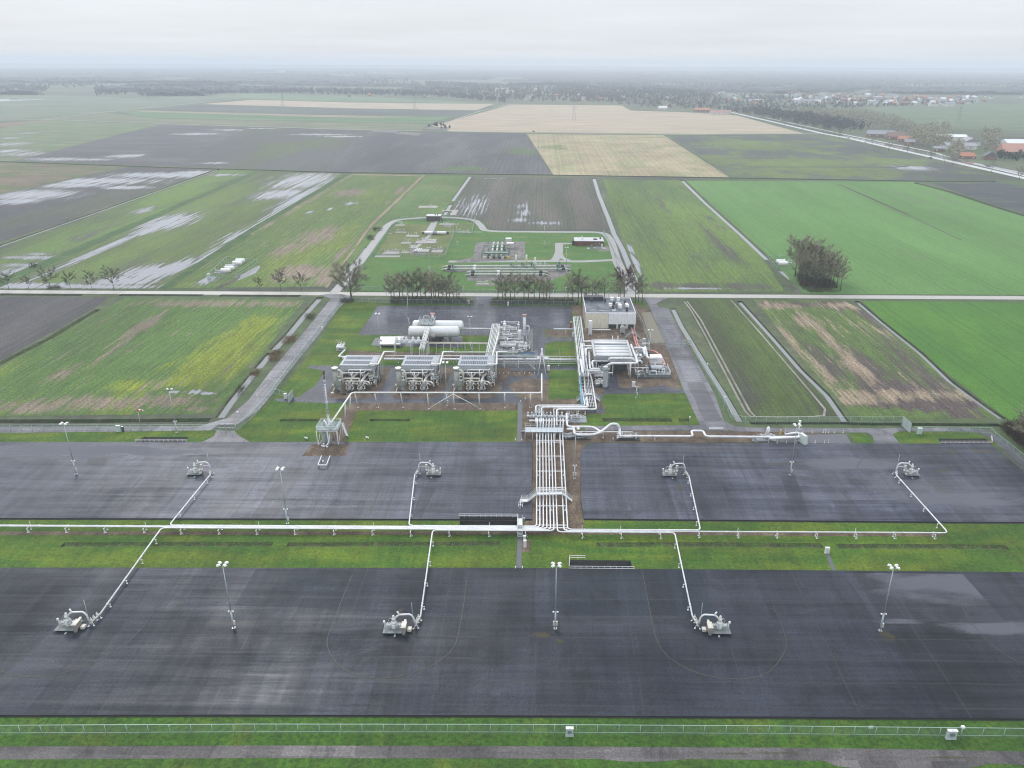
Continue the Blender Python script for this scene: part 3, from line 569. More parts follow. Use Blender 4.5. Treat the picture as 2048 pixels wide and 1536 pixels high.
sheet('gravel_bed', [(1163, 861.5), (1500, 863), (1692, 867), (1702, 885), (1163, 885)], .024, M_grav)
sheet('yard', [(1500, 872), (1515, 871), (1692, 868), (1703, 887), (1508, 884)], .028, M_slab)
sheet('lawn', [(1700, 865), (1720, 865), (1750, 878), (1750, 886), (1712, 887)], .02, M_lawn)
sheet('lawn', [(1782, 873), (1790, 865), (1830, 863), (1940, 864), (1985, 880), (1999, 891), (1795, 888)], .02, M_lawn)
sheet('lawn', [(-500, 866), (0, 862), (432, 862), (426, 872), (402, 886), (-500, 886)], Z3, M_lawn)
sheet('lawn', [(-600, 1035), (-20, 1037), (1166, 1037), (2000, 1040), (2700, 1052), (2700, 1150), (2048, 1148), (-600, 1142)], Z2, M_lawn)
sheet('gravel_bed', [(-600, 1064), (-20, 1063), (1060, 1063), (1160, 1062), (1885, 1066), (1883, 1073), (1160, 1069), (-600, 1071)], Z3, M_grav)
sheet('gravel_bed', [(1056, 1036), (1167, 1038), (1169, 1066), (1040, 1066), (1049, 1045)], Z5, M_grav)
sheet('path', [(1036, 1064), (1044, 1064), (1043, 1140), (1032, 1140)], Z5, M_slab)
sheet('path', [(1044, 1078), (1062, 1080), (1060, 1104), (1043, 1104)], Z5, M_grav)
sheet('path', [(1650, 1106), (1658, 1106), (1672, 1141), (1664, 1141)], Z5, M_slab)
# ---- the four well pads, raised slabs
ZC[0] = 0
def slab(pp, m):
    w_ = [tuple(Q(x, y, PZ))[:2] for x, y in pp]
    o = sheet_w('pad', w_, PZ, m); mb = MB(); n = len(w_)
    mb.add([(p[0], p[1], PZ-.002) for p in w_]+[(p[0], p[1], -.05) for p in w_], [(i, (i+1) % n, n+(i+1) % n, n+i) for i in range(n)])
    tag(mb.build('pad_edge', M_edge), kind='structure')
slab([(-600, 885), (0, 884), (1064, 883.5), (1064, 1038), (0, 1036), (-600, 1036)], M_padN)
slab([(1170, 892), (1184, 886), (1980, 887), (2048, 943), (2180, 1048), (2048, 1044), (1900, 1043.5), (1168, 1037), (1162, 1000), (1160, 910)], M_padN)
slab([(-600, 1135), (1033, 1135.5), (2048, 1144), (2700, 1150), (2700, 1452), (2048, 1437), (1536, 1433), (1024, 1430.5), (512, 1429), (0, 1430), (-600, 1436)], M_padS)
sheet('gravel_bed', [(1064, 883), (1170, 883), (1162, 905), (1160, 1000), (1167, 1038), (1060, 1038)], .030, M_grav)
sheet('gravel_bed', [(625, 888), (700, 888), (690, 912), (603, 912)], PZ+.006, M_grav)
for i, (q, m) in enumerate((([(1099, 1140), (1388, 1142), (1394, 1230), (1099, 1228)], M_patch), ([(1360, 1142), (1402, 1142), (1436, 1262), (1386, 1268)], M_patch), ([(512, 1138), (755, 1138), (740, 1220), (470, 1210)], M_patch),
             ([(822, 1138), (868, 1138), (838, 1240), (808, 1240)], M_patch), ([(1120, 1232), (1356, 1232), (1372, 1266), (1120, 1265)], M_padS2), ([(1690, 1146), (1925, 1148), (2012, 1245), (1752, 1243)], M_padS2),
             ([(845, 975), (872, 975), (844, 1036), (822, 1036)], M_patchN), ([(1380, 975), (1400, 975), (1425, 1036), (1408, 1036)], M_patchN), ([(1560, 950), (1590, 950), (1620, 1036), (1590, 1036)], M_patchN), ([(180, 915), (215, 913), (210, 930), (172, 930)], M_patchN),
             ([(905, 1140), (930, 1140), (926, 1170), (896, 1170)], M_patch))):
    sheet('pad_repair', q, PZ+.006, m)
for pp in ([(355, 1152), (340, 1177), (305, 1225), (288, 1251), (265, 1276), (244, 1292), (222, 1307), (185, 1326), (140, 1342), (108, 1350), (75, 1354), (48, 1354), (25, 1351), (0, 1341)],
           [(705, 1148), (681, 1206), (670, 1238), (659, 1262), (655, 1275), (654, 1288), (658, 1304), (673, 1325), (690, 1339), (710, 1348), (735, 1354), (762, 1357.5), (790, 1354), (824, 1346), (852, 1336), (877, 1323), (898, 1306), (910, 1290), (915, 1275), (922, 1240), (929, 1198), (934, 1154)],
           [(1285, 1142), (1292, 1180), (1301, 1227), (1306, 1252), (1311, 1272), (1316, 1285), (1324, 1300), (1338, 1315), (1356, 1327), (1380, 1340), (1409, 1350), (1445, 1356), (1484, 1358), (1512, 1354), (1536, 1345), (1552, 1330), (1567, 1308), (1573, 1290), (1570, 1270), (1562, 1245), (1546, 1212)],
           [(1920, 1205), (1933, 1230), (1945, 1248), (1961, 1266), (1985, 1290), (2011, 1310), (2048, 1330), (2100, 1345)],
           [(1243, 960), (1243, 948), (1246, 935), (1254, 924), (1266, 915), (1290, 907.5), (1320, 904.5), (1348, 905), (1372, 910), (1395, 919), (1415, 931), (1430, 946), (1438, 960), (1446, 985), (1455, 1012), (1462, 1036)],
           [(738, 1030), (750, 1000), (766, 960)], [(216, 1030), (250, 990), (285, 955)], [(1713, 940), (1715, 930), (1725, 918), (1745, 909), (1760, 906)]):
    strip('pad_line', pp, .13, PZ+.02, M_yel)
for p in ([(-600, 1436.5), (0, 1432.3), (512, 1431.3), (1024, 1432.8), (1536, 1435.3), (2048, 1439.3), (2700, 1454)], [(-600, 1038.5), (0, 1038.5), (1063, 1040.5)], [(1168, 1039.5), (1900, 1046), (2048, 1047)]): strip('painted_edge_shade', p, .5, .03, M_edge)  # dark ground strips paint the shadow gap below the pad edges
# ---- bottom lane
ZC[0] = 0
sheet('verge', [(-700, 1438), (0, 1432), (700, 1431), (1100, 1433), (1536, 1436), (2048, 1440), (2700, 1446), (2700, 1640), (-700, 1640)], Z2, M_verge)
sheet('road', [(-700, 1497), (0, 1493), (512, 1491), (1024, 1492), (1300, 1494), (1536, 1495), (1800, 1498), (2048, 1503), (2700, 1520), (2700, 1580), (2048, 1530), (1980, 1527), (1920, 1540), (1740, 1540), (1672, 1532), (1650, 1522), (1536, 1520), (1380, 1518), (1320, 1523), (1250, 1523), (1200, 1518), (1024, 1517), (512, 1516), (0, 1519), (-700, 1526)], Z3, M_lane)
# ---- basins
def basin(p, i):
    mb = MB(); n = len(p); D = 2.0
    mb.add([(a[0], a[1], 0) for a in p]+[(a[0], a[1], -D) for a in p], [(k, n+k, n+(k+1) % n, (k+1) % n) for k in range(n)])
    t = thing('drainage_basin', (*p[3], 0), ['sunken rectangular water basin beside the windsock at the left pad', 'sunken dark water basin with railing behind the main pipeline trunk', 'sunken open water basin with white railing beside the middle floodlight of the front pad', 'sunken dark basin in the grass at the far right pad corner'][i], 'water basin')
    mb.build('basin_wall', M_pool, t, True)
    m2 = MB(); m2.add([(a[0], a[1], -D+.55) for a in p], [tuple(range(n))]); m2.build('basin_water', M_poolw, t, True)
for i, p in enumerate(BW): basin(p, i)
# ================================================================ PLANT
W_ = plain('white_paint', (.76, .77, .79), .4, var=.26, sc_=.9); W2 = plain('cream_paint', (.66, .64, .56), .5, var=.35, sc_=1.2); GW = plain('valve_green_white', (.66, .70, .67), .45, var=.2)
GALV = plain('galvanised', (.50, .53, .55), .45, .35, var=.3, sc_=3); GRT = plain('grating', (.20, .24, .25), .6, var=.35, sc_=3); DK = plain('dark_steel', (.04, .045, .045), .6)
ALU = plain('cladding', (.55, .57, .59), .38, .25, var=.2, sc_=.8); LBL = plain('pale_blue_steel', (.50, .56, .60), .45, var=.2); BLU = plain('blue_pipe', (.16, .36, .48), .45, var=.3)
GREY = plain('grey_steel', (.30, .33, .35), .5, var=.3, sc_=2); RED = plain('faded_red', (.52, .22, .20), .5, var=.2); RED2 = plain('signal_red', (.6, .05, .04), .5); YEL = plain('yellow_paint', (.65, .48, .06), .5)
GRN = plain('green_steel', (.16, .24, .20), .5, var=.3, sc_=2); PGN = plain('pale_green_pipe', (.42, .50, .40), .5, var=.25, sc_=1); CONC = plain('concrete_block', (.36, .35, .33), .75, var=.3); CAST = plain('cast_green_grey', (.30, .34, .32), .5, var=.35, sc_=2)
WHT = plain('bright_white', (.80, .80, .80), .4, var=.2, sc_=.8); COL_ = plain('weathered_column', (.40, .41, .37), .55, var=.35, sc_=1.6); TARP = plain('white_sheeting', (.80, .78, .74), .5, var=.18, sc_=.5); PAD_D = plain('rusty_cap', (.16, .08, .06), .8)
def rail_run(mb, pts, h=1.1, step=1.6, t=.05):
    for a, b in zip(pts, pts[1:]):
        a = Vector(a); b = Vector(b); n = max(1, int((b-a).length/step+.5))
        for k in (h, h*.55): mb.beam(a+EZ*k, b+EZ*k, t)
        for i in range(n+1): p = a+(b-a)*i/n; mb.beam(p, p+EZ*h, t)
def stairs(mb, a, b, wd=.9, side=None):
    """a flight from foot a to head b: stringers and treads"""
    a = Vector(a); b = Vector(b); d = b-a; s = Vector((-d.y, d.x, 0)).normalized()*wd/2
    for q in (s, -s): mb.beam(a+q, b+q, .08, .22)
    n = max(2, int(abs(d.z)/.22))
    for i in range(1, n): p = a+d*i/n; mb.beam(p-s, p+s, .22, .04)
# ---- floodlight masts
def mk_mast(h=14.6, heads=4, box=1, aim=0.4):
    t = thing('floodlight_mast', (0, 0, 0), None, 'floodlight mast', 'floodlight masts of the gas plant')
    m = MB(); m.tube([(0, 0, 0), (0, 0, h*.27)], .17, 10); m.tube([(0, 0, h*.27), (0, 0, h-.4)], .11, 8, r2=.075); m.box((0, 0, .04), (.6, .6, .08)); m.build('pole', plain('mast_steel', (.46, .52, .55), .4, .2, var=.15), t)
    m = MB(); m.beam((-.35, 0, h*.27), (.35, 0, h*.27), .1); m.build('hinge', GALV, t)
    for x in (-.42, .42): m = MB(); m.capsule((x, -.12, h*.265), (x, .12, h*.265), .14, 8); m.build('small_lamp', WHT, t)
    for k in range(box): m = MB(); m.box((.28 if k == 0 else -.28, 0, 1.25), (.32, .3, .9)); m.build('cabinet', W2, t)
    m = MB()
    for x, y in ((.5, .35), (-.5, .35), (.5, -.35), (-.5, -.35)): m.beam((0, 0, h-.35), (x, y, h-.15), .07)
    m.build('bracket', DK, t)
    for x, y in ((.62, .42), (-.62, .42), (.58, -.4), (-.58, -.4))[:heads]:
        m = MB(); a = atan2(y, x)+aim*0; m.box((x, y, h-.02), (.74, .52, .24), a, .72); m.build('lamp_head', WHT, t)
    return t
mast = mk_mast(); mast2 = mk_mast(box=2); mast3 = mk_mast(h=13.6, heads=2)
MASTS = [(467.5, 1256, PZ, 0, 'tall floodlight mast on the front pad between the two left wellheads'), (1110.5, 1257, PZ, 1, 'tall floodlight mast in the middle of the front pad with two cabinets'),
         (1760.5, 1261, PZ, 0, 'tall floodlight mast on the right of the front pad beside a brown moss patch'), (152.5, 948, PZ, 0, 'tall floodlight mast on the upper left pad, leftmost of all masts'),
         (575, 1047, 0, 0, 'tall floodlight mast in the grass strip behind the main pipeline, near the upper left pad'), (1580, 950, PZ, 0, 'tall floodlight mast on the upper right pad below the pig receiver'),
         (354, 865, 0, 2, 'floodlight mast with two lamps behind the left basin, next to the windsock'), (1272.5, 795, 0, 0, 'floodlight mast in front of the big cooler bank at the lawn edge'),
         (894, 811, 0, 0, 'floodlight mast standing on the wet lane between the second and third cooler unit'), (1149, 957, 0, 1, 'floodlight mast on the gravel just right of the parallel pipes'),
         (760.5, 702, 0, 0, 'floodlight mast beside the white sheeted shelter'), (818, 653, 0, 2, 'floodlight mast on the wet yard behind the storage tanks'),
         (941.5, 703, 0, 2, 'floodlight mast right of the storage tanks by the pipe bridge'), (859.5, 548, 0, 2, 'floodlight mast on the far lawn in front of the valve compound'),
         (915, 495, 0, 2, 'floodlight mast right of the fenced far valve compound'), (1089, 494, 0, 2, 'floodlight mast on the far lawn between the green manifold and the brick hut'),
         (1132.5, 548, 0, 2, 'floodlight mast at the right end of the far header pipes'), (1297, 733, 0, 2, 'floodlight mast between the cooler bank and the compressor skid')]
for i, (x, y, z, k, lb) in enumerate(MASTS):
    src = (mast, mast2, mast3)[k]
    if i in (0, 1): src.location = Q(x, y, z); src['label'] = lb
    elif i == 6: src.location = Q(x, y, z); src['label'] = lb
    else: dup(src, Q(x, y, z), lb)
# ---- camera posts, small poles, windsock
def post(x, y, h, label, lamp=True, z=0, name='lamp_post', cat='lamp post', grp=None, r=.06):
    t = thing(name, Q(x, y, z), label, cat, grp); m = MB(); m.tube([(0, 0, 0), (0, 0, h)], r, 8); m.build('pole', plain('post_steel', (.40, .52, .50), .45, .2), t)
    m = MB(); m.box((0, -.1, h+.05), (.5, .35, .25), 0, .8); m.build('lamp_head' if lamp else 'camera_head', WHT, t); return t
for x, y, h, lb in ((774.5, 606, 7.6, 'slim street light at the left of the tree row along the back fence'), (928.5, 606, 7.6, 'slim street light just left of the back gate'), (1106.5, 612, 7, 'slim street light behind the back fence left of the building'), (1131, 612, 8.4, 'slim tall light pole beside the back fence near the building'), (1217, 594, 7.2, 'slim street light behind the flat roof building'), (1411.5, 764, 6.6, 'slim light pole inside the right fence, upper one')):
    post(x, y, h, lb, grp='slim light poles along the fences')
for x, y, h, lb in ((482, 868, 7.0, 'camera post right of the closed left gate'), (1445.5, 832, 6.4, 'camera post inside the right fence, lower one')): post(x, y, h, lb, False, name='camera_post', cat='camera post')
post(1378.5, 848, 2.4, 'short white bollard light at the lawn corner by the right lane')
t = thing('windsock', Q(284.5, 865), 'red and white windsock on a slim pole left of the floodlight mast', 'windsock'); m = MB(); m.tube([(0, 0, 0), (0, 0, 7.2)], .06, 8); m.build('pole', GALV, t)
m = MB(); m.tube([(0, 0, 7.2), (.45, 0, 7.2)], .32, 10, r2=.28, caps=False); m.tube([(.9, 0, 7.15), (1.3, 0, 7.1)], .24, 10, r2=.2, caps=False); s_ = m.build('sock', RED2, t); m = MB(); m.tube([(.45, 0, 7.2), (.9, 0, 7.15)], .28, 10, r2=.24, caps=False); m.tube([(1.3, 0, 7.1), (1.7, 0, 7.0)], .2, 10, r2=.14, caps=False); m.build('white_band', WHT, s_)
# ---- wellheads
def wellhead(mir, front, label):
    t = thing('wellhead', (0, 0, 0), label, 'wellhead', 'gas wellheads on the pads'); X = lambda x: x*mir
    m = MB()
    if front: m.box((X(0), -.1, .42), (3.9, 3.0, .1))
    else: m.box((X(-.2), -.2, .42), (3.6, 1.9, .1))
    for x in (-1.7, 1.5):
        for y in (-1.1, 1.0): m.beam((X(x), y if front else y*.6, 0), (X(x), y if front else y*.6, .4), .12)
    m.build('base_plate', plain('plate_green_grey', (.15, .175, .18), .5, var=.2), t)
    m = MB(); m.lathe((0, 0, .3), [(.42, 0), (.42, .18), (.26, .2), (.26, .5), (.5, .52), (.5, .7), (.3, .74), (.34, 1.1), (.55, 1.25), (.55, 1.5), (.34, 1.62), (.32, 2.1), (.4, 2.12), (.4, 2.25), (.24, 2.3), (.24, 2.8), (.16, 3.0), (0.02, 3.02)], 12)
    m.tube([(-1.25, 0, 1.0), (1.2, 0, 1.0)], .16, 8); tr = m.build('valve_tree', GW, t)
    for x in (-1.2, -.75, .75, 1.15):
        m = MB(); m.tube([(X(x), 0, .78), (X(x), 0, 1.3)], .2, 8); m.tube([(X(x), 0, 1.3), (X(x), 0, 1.65)], .07, 6); m.build('valve', GW, tr)
    for y in (-.55, .5):
        m = MB(); m.tube([(0, 0, 1.25), (0, y, 1.25)], .13, 8); m.tube([(0, y, 1.25), (0, y*1.25, 1.25)], .3, 10); m.build('hand_wheel', W_, tr)
    m = MB(); m.tube(fillet([(X(.25), .05, 2.55), (X(.95), .15, 3.35), (X(3.2), .2, 3.45), (X(3.75), .2, 2.7), (X(3.95), .25, .9)], .9, 6), .17, 10); m.build('arch_pipe', W_, t)
    m = MB(); m.tube([(X(1.1), .15, 3.4), (X(.7), .35, 3.95)], .16, 8); m.build('vent_stub', W_, t)
    m = MB(); m.tube([(X(3.45), .9, 0), (X(3.45), .9, 5.6)], .06, 8, r2=.04); m.beam((X(3.45), .9, 2.8), (X(3.3), .2, 3.3), .05); m.build('vent_pole', GALV, t)
    q_ = 1 if front else -.6; YE = 2.9 if front else -1.7
    m = MB(); m.tube(fillet([(X(3.95), .25, .95), (X(3.98), .3, .6), (X(4.1), 1.0*q_, .75), (X(4.6), YE, .9)], .3, 4), .17, 8)
    for k, y in enumerate((.7*q_, 1.4*q_, 2.3*q_)): m.tube([(X(4.0+.15*k), y, .45), (X(4.0+.15*k), y, 1.35)], .2, 8); m.tube([(X(4.0+.15*k), y, 1.35), (X(4.0+.15*k), y, 1.7)], .08, 6)
    sk = m.build('valve_run', plain('valve_run_white', (.60, .62, .58), .45, var=.25, sc_=3), t)
    for x, y in ((3.6, .2), (4.5, .4), (4.3, 2.0*q_), (4.75, 2.6*q_)): m = MB(); m.beam((X(x), y, 0), (X((x+4.15)/2), y, .75), .09); m.box((X(x), y, .05), (.3, .3, .1)); m.build('foot', W_, sk)
    m = MB(); m.box((X(-1.75), .1, 1.1), (.16, .16, 1.4)); m.box((X(-1.85), .05, 1.75), (.3, .3, .4)); m.build('instrument_post', WHT, t)
    m = MB(); m.tube(fillet([(X(-.9), .35, .5), (X(-1.05), .4, 2.2), (X(-.5), .3, 2.5), (X(-.2), .1, 2.2)], .4), .05, 6); m.tube(fillet([(X(.9), -.3, .5), (X(.8), -.2, 1.9), (X(.3), 0, 2.1)], .3), .05, 6); m.build('control_line', GALV, t)
    if front:
        m = MB(); m.box((X(2.0), -.75, 1.15), (.85, 1.75, 1.1)); m.box((X(2.0), -1.3, .3), (.5, .5, .6)); c = m.build('control_cabinet', plain('cabinet_body', (.30, .28, .25), .6, var=.2), t)
        m = MB(); m.box((X(2.0), -.75, 1.76), (.95, 1.85, .1)); m.build('cabinet_lid', W2, c)
        m = MB(); m.box((X(2.05), .5, 1.55), (.4, .8, .3)); m.build('junction_box', W2, c)
        m = MB(); m.box((X(2.95), -.35, .42), (.75, .95, .5)); m.build('manhole_cover', W2, t)
    else:
        m = MB(); m.box((X(1.75), .1, 2.4), (.55, .5, .9)); m.tube([(X(1.75), .1, .4), (X(1.75), .1, 2.0)], .13, 8); m.box((X(1.5), -.5, .6), (.5, .4, .4)); m.lathe((X(1.75), .1, 1.0), [(.16, 0), (.34, .2), (.34, .4), (.16, .6)], 8); m.build('actuator', W2, t)
        m = MB(); m.tube(fillet([(X(1.3), .2, .5), (X(1.25), .3, 2.2), (X(3.5), .3, 2.3), (X(3.8), .3, 1.0)], .3), .07, 6); m.build('bypass_line', W_, t)
    m = MB(); m.box((X(.4), -1.9, .1), (.3, .6, .2)); m.build('drain_block', CAST, t)
    return t
WELLS = [(788.8, 1259, 1, 1, 'wellhead with cream control cabinet on the front pad, left of centre'), (138.7, 1254, 1, 1, 'wellhead with cream control cabinet at the far left of the front pad'), (1438, 1260, -1, 1, 'wellhead on the front pad right of centre, its valve tree right of the cabinet'),
         (392, 948, 1, 0, 'wellhead on the upper left pad with its arch pipe on the right side'), (867, 949, -1, 0, 'wellhead on the upper left pad near the centre above a yellow moss spot'), (1339.6, 950.5, 1, 0, 'wellhead on the upper right pad inside the yellow turning curve'), (1821, 950, -1, 0, 'wellhead at the far right of the upper right pad')]
protos = {}
rs = random.Random(12)
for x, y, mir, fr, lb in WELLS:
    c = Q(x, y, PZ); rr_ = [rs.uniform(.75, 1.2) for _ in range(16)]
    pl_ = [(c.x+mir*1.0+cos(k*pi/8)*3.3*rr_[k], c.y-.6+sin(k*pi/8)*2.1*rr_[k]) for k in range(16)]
    sheet_w('damp_contact_shade', pl_, PZ+.035, M_patch if fr else M_patchN)  # damp patch that also paints contact shade under the wellhead
for x, y, mir, fr, lb in WELLS:
    if (mir, fr) not in protos: t = wellhead(mir, fr, lb); protos[(mir, fr)] = t; t.location = Q(x, y, PZ)
    else: dup(protos[(mir, fr)], Q(x, y, PZ), lb)
# ---- flowlines: rack, trunk and branches. Each pipe is one thing from the manifold to its well
PR = .155; HT = 1.35
u0 = Q(1040, 1052.3, HT)
def trunk_v(i): return Q(1040, 1052.3+1.75*i, HT).y
def trunk_pt(px, i):
    p = Q(px, 1057, HT); vv = trunk_v(i); return Vector((p.x, vv+(p.x-u0.x)*tan(YAW), HT))
def collars(m, pts, r, step=6.5):
    for p, q in zip(pts, pts[1:]):
        d = q-p; L = d.length
        if L < 4: continue
        d.normalize(); n = int(L/step)
        for i in range(n): c = p+d*(L*(i+.5)/n); m.tube([c-d*.09, c+d*.09], r*1.28+.02, 10)
RX = [(1073.6, 883, 1073.2), (1079.6, 883, 1079.8), (1085.6, 883, 1086.7), (1091.5, 883, 1093.7), (1097.2, 883, 1100.6), (1102.7, 883, 1107.6), (1108, 883, 1114.2), (1119.9, 883, 1127.4), (1125.6, 883, 1134.7)]
def wend(i):
    x, y, mir, fr, _ = WELLS[i]; p = Q(x, y, PZ); return Vector((p.x+4.6*mir, p.y+(2.9 if fr else -1.7), PZ+.9))
LINES = [(0, 0, 816, (839, 956, 4), 'white flowline with a branch going up to the upper left pad near the centre'), (1, 1, 333, (410, 956, 3), 'white flowline whose branch runs up to the upper left pad wellhead'), (2, 2, None, None, 'white flowline running straight out of the left side, rear one'), (3, 3, None, None, 'white flowline running straight out of the left side, front one'),
         (4, 4, 322, (193, 1224, 1), 'white flowline whose long branch runs down to the far left front wellhead'), (5, 5, 866, (827, 1236, 0), 'white flowline whose branch runs down to the front wellhead left of centre'),
         (6, 6.3, 1347, (1399, 1236, 2), 'white flowline turning right with a branch down to the right front wellhead'), (7, 5, 1889, (1801, 958, 6), 'white flowline running right to the far end and up to the last wellhead'), (8, 3.4, 1400, (1366.5, 958, 5), 'white flowline turning right with a short branch up to the upper right pad')]
for k, tv, bx, well, lb in LINES:
    xa, ya, xb = RX[k]; a = Q(xa-.15*(xa-1080)/45, 872, HT); b = Q(xb, 1045, HT); v = trunk_v(tv)
    sgn = -1 if k < 6 else 1; d = (b-a); s = (v-a.y)/d.y; corner = a+d*s; corner.z = HT
    pts = [a, corner]
    if bx is None: pts.append(Vector((-190, v-190*tan(YAW)*0, HT)))
    else:
        c2 = Q(bx, 1057, HT); c2 = Vector((c2.x, v, HT)); e = wend(well[2])
        pts += [c2, c2+(e-c2)*.02+Vector((0, 0, 0)), e]
        pts[3:4] = []
    fl = fillet(pts, 1.1, 6); t = thing('flowline', (a.x, a.y, 0), lb, 'pipeline', 'white flowlines between the wells and the manifold')
    m = MB(); m.tube(fl, PR, 8); collars(m, pts, PR); m.build('pipe', W_, t, True)
    if well:
        L = (e-c2).length; n = max(2, int(L/6.4)); pp = (e-c2).normalized(); sd = Vector((pp.y, -pp.x, 0)); sd = sd if sd.x > 0 else -sd
        if well[0] > 1100: sd = -sd
        for i in range(n):
            f = (i+.6)/n
            if f > .93: continue
            p = c2+(e-c2)*f; gz = PZ if (p.y > Q(1000, 1036, PZ).y or p.y < Q(1000, 1140, PZ).y) else 0
            m = MB(); m.beam(p-EZ*.18-sd*.15, p-EZ*.18+sd*.55, .1); m.tube([(p+sd*.4)-EZ*.15, Vector((p.x+sd.x*.4, p.y+sd.y*.4, gz))], .07, 6); m.tube([Vector((p.x+sd.x*.4, p.y+sd.y*.4, gz+.14)), Vector((p.x+sd.x*.4, p.y+sd.y*.4, gz))], .2, 8); m.tube([p, p+pp*.3], PR+.05, 8)
            m.build('support', W_, t, True)
# trunk supports
sup = None
for i, x in enumerate([-26, 51, 128, 206, 285, 361, 437, 513, 590, 668, 745, 822, 899, 978, 1051, 1164, 1241, 1319, 1396, 1474, 1551, 1629, 1707, 1783, 1862]):
    if x < 325: v0, v1 = 2, 3
    elif x < 816: v0, v1 = 1, 4
    elif x < 1060: v0, v1 = 0, 5
    elif x < 1396: v0, v1 = 3.4, 6.3
    else: v0, v1 = 5, 5
    p = Q(x, 1057, HT); ya, yb = trunk_v(v0), trunk_v(v1)
    t = thing('pipe_support', (p.x, yb-.9, 0), 'white steel pipe support under the %s' % ('two lone pipes at the left' if x < 325 else 'main trunk left of centre' if x < 1060 else 'pair of pipes right of the rack' if x < 1396 else 'single pipe at the right'), 'pipe support', 'pipe supports under the trunk pipeline')
    m = MB(); yy = ya-yb+.9; m.beam((0, .15, HT-PR-.08), (0, yy+.5, HT-PR-.08), .14)
    for y in (.35, yy+.3): m.beam((0, y, 0), (0, y, HT-PR-.1), .12); m.box((0, y, .06), (.35, .35, .12))
    m.beam((.5, .35, 0), (0, .35, HT-.4), .08); m.beam((0, yy+.45, 0), (0, yy+.45, HT+.75 if i % 3 == 1 or x > 1060 and x < 1240 or x == 1396 else HT), .1)
    m.build('frame', W_, t)
# rack cross beams
for y, dbl in ((881, 1), (912.5, 0), (942.5, 0), (975.5, 1), (1012, 0), (1050.5, 1)):
    a = Q(1071.5, y, HT-.25); b = Q(1127.5+(y-881)*.052, y, HT-.25)
    t = thing('pipe_support', (a.x, a.y, 0), 'white %s crossbeam support under the nine parallel pipes, %s' % ('double' if dbl else 'single', {881: 'nearest the manifold', 912.5: 'second down from the manifold', 942.5: 'third down from the manifold', 975.5: 'just behind the crossover stairs', 1012: 'just in front of the crossover stairs', 1050.5: 'at the bend into the trunk'}[y]), 'pipe support', 'crossbeams of the parallel pipe rack')
    m = MB()
    for q in ((0, -1.1) if dbl else (0,)): m.beam(a+EV*q, b+EV*q, .2)
    m.build('crossbeam', W_, t, True)
    for f in (.07, .5, .95):
        m = MB(); p = a+(b-a)*f; m.beam(Vector((p.x, p.y, 0)), p, .16); m.box((p.x, p.y-.3, .08), (.5, .5, .16)); m.build('foot', W_, t, True)
# ---- crossover stairs
def crossover(pa, pb, h, wd, label, name='crossover_stairs', extra=0, run=None, m_=None, z=0):
    """bridge over pipes from ground px a to ground px b"""
    a = Q(*pa, z); b = Q(*pb, z); d = (b-a).normalized(); L = (b-a).length; r = run or h*1.1; s = Vector((-d.y, d.x, 0))
    t = thing(name, a, label, 'stairs'); m_ = m_ or plain('walkway_white', (.62, .65, .67), .45, .1)
    m = MB(); p0 = a+d*r+EZ*h; p1 = b-d*r+EZ*h
    m.box(tuple((p0+p1)/2), ((p1-p0).length, wd, .1), atan2(d.y, d.x)); m.beam(p0+s*wd/2, p1+s*wd/2, .12, .2); m.beam(p0-s*wd/2, p1-s*wd/2, .12, .2)
    for p in (p0, p1): m.beam(p-EZ*h, p, .12)
    m.build('deck', m_, t, True)
    for q0, q1 in ((a, p0), (b, p1)): m = MB(); stairs(m, q0, q1, wd); m.build('flight', m_, t, True)
    for q in (s*wd/2, -s*wd/2): m = MB(); rail_run(m, [a+q, p0+q, p1+q, b+q]); m.build('railing', m_, t, True)
    return t
t = crossover((1052, 1004), (1145, 1002), 2.3, 1.1, 'white crossover stairs bridging the nine parallel pipes')
m = MB(); p = Q(1050, 1008); q = Q(1040, 1017); 
m.box((p.x-.2, p.y, 1.05), (1.9, 1.3, .1)); stairs(m, Q(1040, 1019), Vector((p.x-.9, p.y, 1.05)), 1.0); m.build('landing', W_, t, True); m = MB(); rail_run(m, [Q(1040, 1019)+EV*.6, Vector((p.x-.9, p.y+.6, 1.05)), Vector((p.x+.6, p.y+.6, 1.05))]); rail_run(m, [Q(1040, 1019)-EV*.6, Vector((p.x-.9, p.y-.6, 1.05)), Vector((p.x+.6, p.y-.6, 1.05))]); m.build('railing', W_, t, True)
crossover((1040, 1075), (1039.5, 1043), 2.0, 1.1, 'steep white stile over the trunk pipes beside the sunken basin', run=1.9)
crossover((1153, 802), (1200, 802), 2.4, 1.0, 'white stile over the pipe bundle in front of the scrubber')
crossover((1062, 834), (1094, 834), 2.4, 1.0, 'white stile over pipes behind the manifold platform')
crossover((1250, 675), (1280, 676), 2.2, 1.0, 'grey stile over the two red pipes by the building', m_=GALV)
